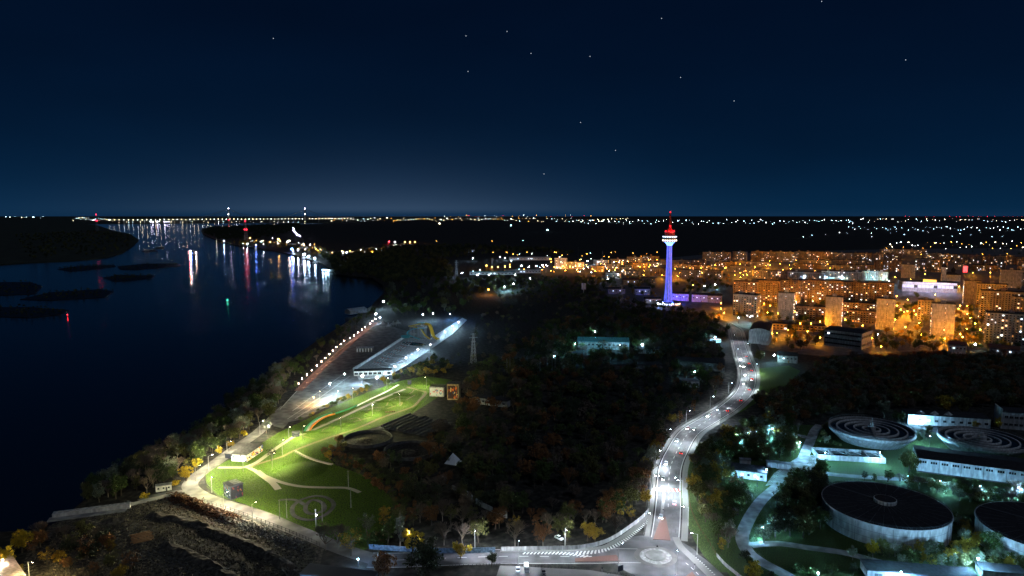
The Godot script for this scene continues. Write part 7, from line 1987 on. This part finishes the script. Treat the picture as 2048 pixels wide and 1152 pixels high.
func vegetation() -> void:
	tree_kinds()
	G.boxes = []
	G.bare_boxes = []
	for two in [[keep_clear, G.boxes], [bare, G.bare_boxes]]:
		for p in two[0]:
			var box := Rect2(p[0], Vector2.ZERO)
			for q in p:
				box = box.expand(q)
			two[1].append(box)

	var leafy := ["round0", "round1", "round2", "wide0", "wide1", "tall0", "thin0"]
	var bank := ["round0", "round1", "wide0", "wide1", "tall0", "thin0", "bare0", "bare1", "willow0"]

	# single trees that stand out: [kind, hue, foot, height, label]
	for t in [
		["wide0", "yellow", Vector3(-182.9, 0, -368.6), 9.0, "golden yellow tree beside the park road opposite the cabin"],
		["round1", "yellow", Vector3(-184, 0, -385), 8.0, "golden yellow tree beside the park road near the dark railing"],
		["bush0", "yellow", Vector3(-185.6, 0, -361.6), 4.0, "low yellow bush behind the site cabin"],
		["bush0", "yellow", Vector3(-193, 0, -344.4), 4.5, "low yellow bush at the site entrance"],
		["round0", "yellow", Vector3(-181.2, 0, -408.1), 6.5, "small yellow tree beside the painted house"],
		["round2", "gold", Vector3(-178.9, 0, -420.6), 6.0, "small gold tree behind the painted house"],
		["bush0", "yellow", Vector3(-179.9, 0, -446), 4.5, "yellow bush on the bank above the painted house"],
		["wide1", "silver", Vector3(-167.7, 0, -452.3), 9.5, "pale tree lit white by the lamp beneath it"],
		["thin0", "dark", Vector3(-145.5, 0, -399.5), 9.0, "slender dark tree standing alone by the path fork"],
		["wide1", "olive", Vector3(-176.4, 0, -484), 12.0, "large olive tree above the pale lit one"],
		["wide0", "yellow", Vector3(-217, 0, -287.7), 11.0, "tall yellow tree at the corner of the building site"],
		["wide1", "yellow", Vector3(-213.5, 0, -273.6), 10.0, "broad yellow tree beside the pink roofed hall"],
		["round1", "gold", Vector3(-204.6, 0, -268.8), 5.0, "small gold bush beside the pink roofed hall"],
		["thin0", "rust_leaf", Vector3(-184.6, 0, -282), 11.0, "tall reddish thin tree on the building site"],
		["thin0", "olive", Vector3(-196.2, 0, -289.9), 9.0, "greenish thin tree on the building site"],
		["thin0", "rust_leaf", Vector3(-158.4, 0, -268.8), 11.0, "rust coloured tree in front of the timber pile"],
		["round2", "gold", Vector3(-159.7, 0, -263), 8.0, "gold tinged tree beside the rust coloured one"],
		["bare0", "twig", Vector3(-91, 0, -263), 9.0, "bare grey tree before the container office"],
		["bare1", "twig", Vector3(-83.1, 0, -289.9), 13.0, "dark bare tree at the end of the park road"],
		["thin0", "gold", Vector3(-70.6, 0, -284.6), 13.0, "half bare tree with gold leaves beside the bare one"],
		["bare0", "twig", Vector3(-77.9, 0, -290.8), 12.0, "dark bare tree between the park road and the gold leaved one"],
		["wide0", "rust_leaf", Vector3(-52.6, 0, -265.7), 12.0, "rusty tree behind the container office"],
		["wide1", "dark", Vector3(-36.2, 0, -262.7), 19.0, "large dark tree before the west road"],
		["wide0", "yellow", Vector3(-43.7, 0, -286.4), 11.0, "brilliant yellow tree at the light blue hoarding"],
		["poplar0", "silver", Vector3(-50.4, 0, -292.2), 19.0, "tall pale poplar behind the hoarding"],
		["tall0", "green", Vector3(-56.4, 0, -294.5), 12.0, "green tree beside the pale poplar"],
		["bush0", "green", Vector3(-60.1, 0, -293.6), 7.0, "green shrub at the end of the hoarding"],
		["bare1", "twig", Vector3(-30.8, 0, -294.5), 12.0, "bare spreading tree behind the hoarding next to the yellow tree"],
		["bare0", "twig", Vector3(-22.5, 0, -295.5), 11.0, "bare upright tree behind the hoarding"],
		["round2", "olive", Vector3(-15.3, 0, -296.9), 12.0, "olive tree at the end of the hoarding"],
		["round0", "yellow", Vector3(-24.8, 0, -287.2), 5.5, "small yellow tree in front of the hoarding"],
		["round1", "gold", Vector3(-22.2, 0, -282), 7.5, "thin gold tree on the edge of the west road"],
		["round0", "dark", Vector3(-8.7, 0, -275.7), 7.0, "small dark tree by the street railing"],
		["round0", "yellow", Vector3(-18.6, 0, -287.2), 4.0, "small lemon yellow bush by the hoarding"],
		["bare1", "twig", Vector3(1.4, 0, -293.6), 13.0, "wide bare fan shaped tree behind the white wall"],
		["bare0", "rust_leaf", Vector3(14, 0, -293.1), 11.0, "rust brown tree behind the white wall"],
		["thin0", "rust_leaf", Vector3(11.6, 0, -294.5), 9.0, "reddish tree next to the rust brown one"],
		["tall0", "olive", Vector3(25.5, 0, -298.3), 12.0, "tall olive tree behind the wall beside a yellow one"],
		["round1", "gold", Vector3(34.6, 0, -298.3), 10.0, "gold green tree behind the curve of the wall"],
		["round2", "gold", Vector3(37.9, 0, -296.9), 9.0, "second gold green tree behind the curve of the wall"],
		["bare0", "twig", Vector3(48.9, 0, -306.2), 9.0, "brown bare tree above the curving wall"],
		["thin0", "gold", Vector3(58.1, 0, -318.7), 8.0, "brownish gold tree above the curving wall"],
		["round0", "gold", Vector3(68.3, 0, -335.8), 9.0, "gold tree beside the zebra crossing"],
		["bare1", "twig", Vector3(79.2, 0, -377.4), 9.0, "brown bare tree above the zebra crossing"],
		["round2", "gold", Vector3(113, 0, -469.9), 9.0, "orange tree beside the climbing road"],
		["poplar0", "rust_leaf", Vector3(119.4, 0, -469.9), 13.0, "thin reddish poplar beside the climbing road"],
		["poplar0", "rust_leaf", Vector3(135.9, 0, -498.9), 13.0, "second thin reddish poplar beside the climbing road"],
		["round0", "green", Vector3(56.2, 0, -365.7), 14.0, "round bright green tree standing out of the dark scrub"],
		["wide0", "green", Vector3(-9.5, 0, -393), 13.0, "round dim green tree in the dark scrub"],
		["wide1", "green", Vector3(16.9, 0, -364.3), 14.0, "broad dim green tree in the dark scrub"],
		["round1", "rust_leaf", Vector3(-79.6, 0, -393), 10.0, "orange brown tree beside the ruined basin"],
		["poplar0", "olive", Vector3(22.7, 0, -479.2), 13.0, "lone slim poplar in the dark"],
		["wide0", "yellow", Vector3(98.4, 0, -262.7), 9.0, "bright yellow tree at the lower corner of the works"],
		["round0", "gold", Vector3(106.3, 0, -371.5), 8.0, "gold tree at the works fence"],
		["wide0", "rust_leaf", Vector3(120, 0, -352.8), 10.0, "dark red tree before the gate house"],
		["willow0", "olive", Vector3(230, 0, -381.2), 13.0, "weeping willow at the corner of the long shed"],
		["round0", "yellow", Vector3(336.1, 0, -458.7), 9.0, "yellow tree beyond the second clarifier"],
		["round1", "gold", Vector3(319.1, 0, -456.6), 8.0, "gold tree before the pump house wall"],
		["wide0", "gold", Vector3(322.8, 0, -496.4), 15.0, "large golden green tree behind the pump house"],
		["wide1", "olive", Vector3(333.3, 0, -491.4), 15.0, "large olive tree behind the pump house"],
		["round2", "green", Vector3(275.2, 0, -472.2), 10.0, "rounded green tree between the clarifier and the pump house"],
		["wide1", "silver", Vector3(272.5, 0, -486.4), 13.0, "tall grey green tree behind the clarifier"],
		["wide1", "olive", Vector3(149.1, 0, -335.8), 13.0, "large round tree at the shoulder of the reservoir"],
		["round0", "yellow", Vector3(157.5, 0, -283.3), 8.0, "lit yellowish bush under the reservoir wall"],
		["round1", "olive", Vector3(163.5, 0, -286.4), 8.0, "olive bush beside the lit one under the reservoir wall"],
		["wide0", "silver", Vector3(114.9, 0, -296.9), 9.0, "pale tree lit from within at the bend of the driveway"],
		["bare0", "twig", Vector3(268.3, 0, -349.5), 9.0, "bare tree silhouetted against the long shed"],
		["wide1", "green", Vector3(210.8, 0, -284.6), 11.0, "green tree beside the bright lamp between the reservoirs"],
		["wide0", "dark", Vector3(315, 0, -734.3), 12.0, "dark tree silhouetted in the orange school yard"],
		["wide1", "olive", Vector3(246.9, 0, -669.7), 13.0, "broad olive tree at the upper road bend"],
		["round0", "gold", Vector3(465.4, 0, -734.3), 10.0, "brown tree before the broad tower block"],
	]:
		tree(t[0], t[1], t[2], t[3], "tree" if not t[0].begins_with("bush") else "shrub", t[4])

	grove(pts([-223.3, -338.2, -223.4, -372.2, -217.6, -423.4, -215.2, -485.2, -218.9, -573.9, -221.5, -656.3, -201.2, -623.1, -185.4, -534.6, -177.4, -481.6, -176.5, -446, -178.5, -414.3, -179.4, -391.3, -181.6, -373.7, -187.4, -359.5, -198.4, -349.5, -212.2, -337]), 170, 4.2, bank, ["green", "olive", "dark", "olive", "silver", "green"], 8.5, 14.0, "riverbank_tree", "tree in the wooded river bank strip", "trees of the river bank")
	grove(pts([-183.8, -527.4, -187.7, -591.2, -199.4, -623.1, -217.9, -649.8, -221.2, -774.5, -223.3, -929.8, -221.6, -1074.3, -201.2, -999.4, -200.4, -832.8, -194.5, -678.9, -186.6, -596.6, -181, -549.7]), 60, 4.5, ["round0", "wide0", "thin0", "bush0", "bare0"], ["dark", "olive", "green"], 5.0, 8.5, "waterside_tree", "tree between the promenade and the water", "trees below the promenade")
	grove(pts([-215.4, -1147.8, -248.9, -1329.3, -190.3, -1485.4, -99.9, -1443.1, -52.5, -1270.8, -73.1, -1051.8, -90, -979.9, -119, -979.9, -142.5, -943, -163.5, -943]), 95, 6.0, leafy, ["green", "silver", "olive", "green"], 10.0, 16.0, "riverside_tree", "tree in the wood behind the water slides", "trees behind the water slides")
	grove(pts([-131.1, -539, -121.4, -570.5, -107.7, -615.3, -93.5, -645.6, -81.8, -703, -57.8, -649.8, -66.3, -615.3, -99.4, -593, -118.4, -555.9, -132, -525.9]), 60, 3.4, ["bush0", "round0", "thin0", "bush0"], ["green", "olive", "gold", "dark"], 3.5, 7.5, "edge_shrub", "growth on the rise between bathing park and lawn", "bushes between bathing park and lawn")
	grove(pts([-161.3, -491.4, -152.1, -527.4, -137.7, -549.7, -125.3, -579, -120.4, -565.6, -132, -525.9, -145.6, -504.1, -151.6, -474.5]), 26, 3.0, ["bush0"], ["green", "olive", "gold"], 2.5, 4.0, "hedge_shrub", "bush between car park and lawn", "bushes below the car park")
	grove(pts([-129.2, -428.1, -121, -439.9, -105.8, -432, -104.8, -414.3, -108.1, -397, -121.1, -405.5]), 14, 3.2, ["bush0", "round1", "tall0"], ["rust_leaf", "olive", "gold"], 3.5, 6.5, "hill_shrub", "growth above the stone kerb", "bushes above the stone kerb")
	grove(pts([109.7, -397, 137.1, -435.9, 167.9, -467.6, 197, -469.9, 197.5, -450.2, 177.4, -437.9, 147.3, -432, 128.6, -393, 116.8, -349.5, 124.7, -343.2, 112.2, -319.8, 101.5, -294.5, 93.3, -287.7, 92.6, -319.8, 97.1, -352.8]), 165, 4.2, leafy + ["bare0"], ["green", "silver", "olive", "green", "gold"], 6.5, 11.5, "grove_tree", "tree in the grove between road and works", "trees of the works grove")
	grove(pts([143.1, -352.8, 160.7, -366.5, 178.2, -377.4, 168.4, -352.8, 145.5, -306.7, 132.5, -299.3, 120.8, -301.7]), 55, 4.2, leafy, ["green", "olive", "dark"], 6.5, 11.0, "works_tree", "tree beside the covered reservoir", "trees beside the covered reservoir")
	grove(pts([179.5, -383.5, 199.7, -377.4, 231.9, -373.7, 257.8, -361.6, 276.3, -349.5, 265.9, -335.8, 235.4, -340.1, 215.3, -364.3, 190.3, -370]), 62, 3.6, leafy + ["bush0", "bare0"], ["green", "silver", "olive", "dark"], 4.0, 8.0, "shed_side_tree", "growth between long shed and reservoirs", "trees before the long shed")
	grove(pts([217.6, -319.8, 222.8, -314.4, 212.5, -285.5, 219.3, -276.9, 213.3, -268.8, 180.4, -272.8, 144.9, -277.7, 145.5, -283.3, 172, -287.7, 192.5, -292.2]), 60, 3.4, leafy + ["bush0"], ["green", "silver", "gold", "olive"], 4.0, 8.0, "lower_works_tree", "growth at the foot of the reservoirs", "trees at the foot of the reservoirs")
	grove(pts([99, -268.8, 96.7, -281.1, 102.2, -284.6, 107.9, -276.1, 128.1, -268.8, 159.4, -272.8, 156.7, -268, 109.9, -264.9]), 12, 4.5, ["bush0", "round0"], ["green", "dark"], 3.0, 6.0, "driveway_shrub", "growth beside the lower works driveway", "bushes by the lower driveway")
	grove(G.town, 130, 9.0, leafy, ["green", "olive", "gold", "dark"], 7.0, 11.0, "town_tree", "street tree between the apartment blocks", "street trees of the town")
	grove(pts([304.4, -861.6, 430.4, -943, 455.3, -832.8, 563.6, -793, 582.1, -762.6, 542.9, -703, 396.7, -723.6, 406.3, -762.6, 342.3, -734.3, 291, -728.9]), 120, 4.4, leafy, ["green", "olive", "gold"], 7.0, 11.0, "school_tree", "tree round the school and the end wall towers", "trees round the school")
	grove(pts([155.9, -1356.1, 247, -1553.7, 317.4, -1507.5, 258.1, -1161.1, 221.6, -1085.9, 168.1, -1161.1]), 46, 6.0, leafy, ["gold", "olive", "green", "silver"], 8.0, 13.0, "tower_side_tree", "tree west of the television tower", "trees west of the tower")
	grove(pts([356.2, -1507.5, 502.3, -1565.7, 423.8, -1312.1, 356.7, -1161.1, 296.4, -1232]), 40, 6.0, leafy, ["green", "gold", "olive"], 8.0, 12.0, "hill_street_tree", "street tree below the television tower", "trees of the street below the tower")
	grove(pts([36.1, -734.3, 64.5, -819.1, 77.9, -832.8, 66.5, -708.1, 43.6, -678.9]), 22, 5.0, leafy + ["bush0"], ["silver", "green"], 5.0, 10.0, "hall_tree", "growth beside the teal roofed hall", "trees beside the teal roofed hall")
	grove(pts([141.4, -756.8, 185.6, -777.5, 177, -728.9, 136, -713.2]), 14, 6.0, ["bare0", "thin0", "round0"], ["silver", "twig"], 8.0, 12.0, "yard_tree", "tree behind the low shed of the dark yard", "trees of the dark yard")
	grove(pts([-1365.3, -3172.4, -1267.8, -3438.1, -914.2, -2944.6, -686.7, -2574.4, -524.3, -2710.8, -428.2, -2393.6, -514.4, -2098.5, -658.6, -2338.9, -790, -2542.4, -946.4, -2784.5]), 90, 14.0, leafy, ["green", "olive", "gold"], 12.0, 18.0, "harbour_tree", "tree among the harbour lamps", "trees of the harbour")

	grove(pts([308.8, -943, 414.2, -1085.9, 626.9, -1122.2, 720.8, -1040.9, 545.3, -762.6, 496.9, -780.6, 485.8, -854.3, 411.4, -900.5, 352.4, -921.3]), 210, 4.6, leafy, ["green", "olive", "gold"], 8.0, 12.5, "courtyard_tree", "courtyard tree among the end wall tower blocks", "courtyard trees of the front blocks")
	grove(pts([-73.2, -293.6, -62.6, -309.2, -34.7, -314.4, -5.7, -308.2, 22.4, -303.2, 49.5, -313.4, 69.7, -343.2, 85.3, -393, 99.1, -428.1, 98.6, -437.9, 79.3, -393, 62.1, -337, 42.7, -316.6, 18.1, -311.3, -35.3, -319.8, -68.5, -314.4]), 60, 5.0, ["bare0", "bare1", "round1", "thin0", "tall0", "wide0"], ["olive", "gold", "silver", "rust_leaf"], 8.0, 12.0, "roadside_tree", "tree behind the wall along the west road", "trees behind the roadside wall")
	grove(pts([136.4, -428.1, 156.2, -433.9, 190, -437.9, 175.7, -408.1, 158.8, -399.5, 137.1, -396.2]), 34, 4.4, leafy, ["green", "silver", "olive"], 6.0, 10.0, "gate_tree", "tree between the lit grove and the gate house", "trees above the gate house")
	grove(pts([224.6, -472.2, 208.5, -448.1, 198.7, -426.2, 240.4, -414.3, 233.6, -389, 238.5, -405.5, 261, -428.1, 286.3, -448.1, 285.9, -458.7, 268.4, -437.9, 246, -418.8, 219.9, -430, 217.7, -453.3]), 24, 3.6, ["bush0", "round0", "round1"], ["green", "silver", "olive"], 3.0, 6.0, "clarifier_tree", "growth round the foot of the clarifier", "trees round the clarifier")
	grove(pts([-225.2, -304.2, -218.6, -311.8, -204.4, -308.2, -188.4, -309.2, -181.7, -289.9, -165.7, -281.1, -142.3, -264.9, -197.7, -264.9]), 22, 4.5, ["thin0", "bare0", "bush0", "round1"], ["olive", "rust_leaf", "gold", "dark"], 5.0, 9.0, "site_tree", "tree on the rough corner of the building site", "trees on the building site")
	mass("park_edge_scrub", "bushes and rough growth along the dim edge of the park lawn", pts([-108.6, -393, -102.7, -405.5, -84.7, -393, -59.7, -366.5, -47.4, -337, -46, -309.2, -59.4, -292.2, -69.4, -291.8, -60.3, -309.2, -60.3, -337, -81.7, -371.5]), 120, 3.2, ["bush0", "round0", "thin0", "bare0"], ["dark", "olive", "rust_leaf", "green"], 2.5, 7.0)
	mass("tower_foot_scrub", "dark scrub and trees on the rough ground below the television tower", pts([144, -1174.6, 224.8, -1062.9, 278.2, -999.4, 290.7, -943, 277.8, -854.3, 236, -762.6, 232.6, -832.8, 157.9, -943, 95, -943, 83.8, -1068.6]), 260, 7.0, ["round0", "wide0", "thin0", "bush0", "bare0"], ["dark", "olive", "twig", "green"], 6.0, 12.0)
	mass("yard_scrub", "dark scrub between the goods sheds and the tower", pts([-91.9, -1485.4, -27.4, -1553.7, 178.4, -1553.7, 239.7, -1507.5, 150.9, -1161.1, 65.2, -1161.1, -13.4, -1295.3, -58.2, -1232]), 200, 9.0, ["round0", "wide0", "bush0"], ["dark", "olive", "green"], 6.0, 12.0)
	mass("bay_woodland", "dark trees on the shore of the harbour bay", pts([-658.6, -2338.9, -555.7, -2338.9, -485.9, -2511.2, -405.1, -2710.8, -332.7, -2338.9, -404.4, -1938.9, -416.6, -1696.4, -435.5, -1682.4, -518.3, -1938.9]), 260, 12.0, ["wide0", "wide1", "round0"], ["dark", "olive"], 12.0, 18.0)
	mass("scrub_woodland", "dark scrub and trees covering the waste land in the middle", pts([-41, -582.4, 50.8, -900.5, 157.9, -943, 240.5, -861.6, 217.2, -683.6, 171.5, -549.7, 124.3, -484, 94.5, -418.8, 69.7, -343.2, 52.1, -314.4, 17.7, -303.2, -15, -306.2, -36.5, -309.2, -57.7, -337, -63.1, -370, -83.9, -389, -73.4, -414.3, -42.9, -458.7]), 1150, 4.4, ["round0", "wide0", "wide1", "thin0", "bare0", "bare1", "tall0", "poplar0", "bush0", "bush0"], ["dark", "olive", "twig", "rust_leaf", "dark", "green"], 4.0, 14.0)
	mass("hillside_woodland", "dark autumn wood between the works and the town", pts([189.8, -517.5, 249.8, -579, 298.9, -649.8, 342.4, -678.9, 531.8, -688.4, 394.8, -506.8, 372.9, -513.4, 318.8, -513.4, 252.5, -496.4, 222.4, -479.2, 183.7, -472.2]), 800, 4.4, ["round0", "round1", "wide0", "thin0", "bare0", "tall0"], ["dark", "silver", "olive", "twig", "rust_leaf"], 7.0, 12.0)
	mass("slope_scrub", "dark scrub on the slope above the bathing park", pts([-44.7, -943, -14, -1356.1, 84.3, -1507.5, 155.9, -1356.1, 102, -943, 43.1, -880.7, -41.6, -591.2, -68.8, -639.3]), 200, 8.0, ["bush0", "round0", "bare0", "thin0"], ["dark", "olive", "twig"], 4.0, 9.0)
	mass("flood_woodland", "dark wood along the river beyond the bay", pts([-411.5, -1602.7, -461.3, -1938.9, -352.2, -2142.6, -185.3, -2035.7, -132.1, -1507.5, -193.1, -1507.5, -259, -1383.9, -319, -1553.7, -382, -1602.7]), 420, 9.0, ["wide0", "wide1", "round0"], ["dark", "olive"], 12.0, 18.0)
	mass("plain_woodland", "dark wood on the plain behind the goods yard", pts([-572.8, -2338.9, -511.5, -2862.3, -275.2, -3031.7, 150.9, -2710.8, 221.1, -2393.6, -44.2, -2511.2, -194.9, -2142.6, -359.7, -2188.5]), 420, 16.0, ["wide0", "wide1", "round0"], ["dark", "olive"], 12.0, 18.0)
	mass("spit_woodland", "dark wood on the long spit opposite the bridge", pts([-2116.4, -4694.4, -2529, -5585.7, -2825.2, -6461.1, -2766.1, -7521.1, -2559.7, -8274.9, -1684, -5438.3, -1522.4, -4489.6, -1358.3, -3684.9, -1519.7, -3557.2]), 700, 24.0, ["wide0", "wide1"], ["dark"], 18.0, 26.0)
	mass("island_woodland", "dark wood on the tip of the opposite bank", pts([-3261.3, -4489.6, -3312.5, -5438.3, -2523.1, -4489.6, -2026.7, -3684.9, -1742.5, -3124, -1497.8, -2607.2, -1396.1, -2338.9, -1547.8, -2188.5]), 420, 22.0, ["wide0", "wide1", "bush0"], ["dark", "olive"], 9.0, 16.0)
	tufts("meadow_grass", "rough grass on the lit park lawn", pts([-177.9, -381.9, -174.1, -396.2, -166.1, -418.8, -159.2, -454.4, -152.4, -474.5, -140.1, -512.1, -119.4, -560.7, -100, -596.6, -80.1, -615.3, -61.9, -573.9, -75.8, -493.9, -93.1, -467.6, -112.5, -446, -117.2, -411.6, -105, -393, -80.7, -373.7, -62.8, -337, -66.1, -292.2, -88, -302.2, -114.1, -320.9, -138, -338.2, -156.2, -348.2, -167.4, -360.2]), 26000, "meadow", 0.34)
	tufts("verge_grass", "rough grass of the works and the road verge", pts([110.7, -405.5, 141.4, -450.2, 189.9, -469.9, 218.2, -469.9, 173.5, -370, 140.4, -343.2, 100.3, -272.8, 90.6, -271.2, 84.1, -284.2, 84.5, -316, 91.5, -357.5]), 14000, "verge_blade", 0.3)
	tufts("site_weeds", "dry weeds on the building site and the bank", pts([-222.8, -314.4, -181.1, -349.5, -86.4, -292.2, -84, -268.8, -191.6, -268]), 9000, "dry_blade", 0.4)
	for p in [pts([-1224.9, -1834.1, -1232.8, -1920.6, -1155.2, -1976.5, -1117.1, -1920.6, -1117.4, -1801.6, -1140.3, -1755]), pts([-1112.9, -1920.6, -1086.1, -2015.5, -1007.2, -2035.7, -960.7, -1976.5, -960.9, -1885, -998.2, -1801.6, -1047.1, -1817.7]), pts([-958.2, -1590.2, -954.2, -1655, -862.1, -1641.6, -834.1, -1565.7, -874.7, -1496.4]), pts([-1163.7, -1485.4, -1054.3, -1485.4, -970.7, -1403.1, -894.3, -1270.8, -933.2, -1247.3, -1009.9, -1262.9]), pts([-863.4, -1188.5, -882.6, -1295.3, -818.2, -1347, -770.1, -1312.1, -731.3, -1217.2, -801.5, -1174.6]), pts([-870.2, -1085.9, -778, -1091.8, -692.9, -1057.3, -675.4, -1009.5, -699.5, -979.9, -802, -999.4])]:
		mass("reed_bed", "dark reeds and low willows on a sandbank in the river", p, 90, 6.0, ["bush0"], ["dark", "olive"], 2.0, 5.0)
	stones("site_stones", "stones and clods strewn over the building site", pts([-220.4, -314.4, -195.4, -334.6, -181.1, -349.5, -138.4, -326.5, -86.2, -291.8, -83.8, -268, -193.6, -264.9]), 7000)


func stones(called: String, label: String, poly: PackedVector2Array, n: int) -> void:
	var box := Rect2(poly[0], Vector2.ZERO)
	for p in poly:
		box = box.expand(p)
	var s := Shape.new()
	s.tinted = true
	while n > 0:
		var p := box.position + Vector2(rng.randf(), rng.randf()) * box.size
		if not Geometry2D.is_point_in_polygon(p, poly) or not grassy(p):
			n -= 0 if rng.randf() < 0.98 else 1
			continue
		n -= 1
		var k := 0.12 + 0.55 * pow(rng.randf(), 3.0)
		var t := rng.randf_range(0.4, 2.6)
		s.col = Color(t, t * 0.95, t * 0.88)
		s.box(Vector3(p.x, k * 0.3, p.y), Vector3(k * 1.5, k, k * 1.1), Basis.from_euler(Vector3(rng.randf(), rng.randf() * TAU, rng.randf())), 0.6)
	var m: StandardMaterial3D = M.dirt.duplicate()
	m.vertex_color_use_as_albedo = true
	tag(part(numbered(called), s.mesh(), m, self), label, "stones", "", "stuff")
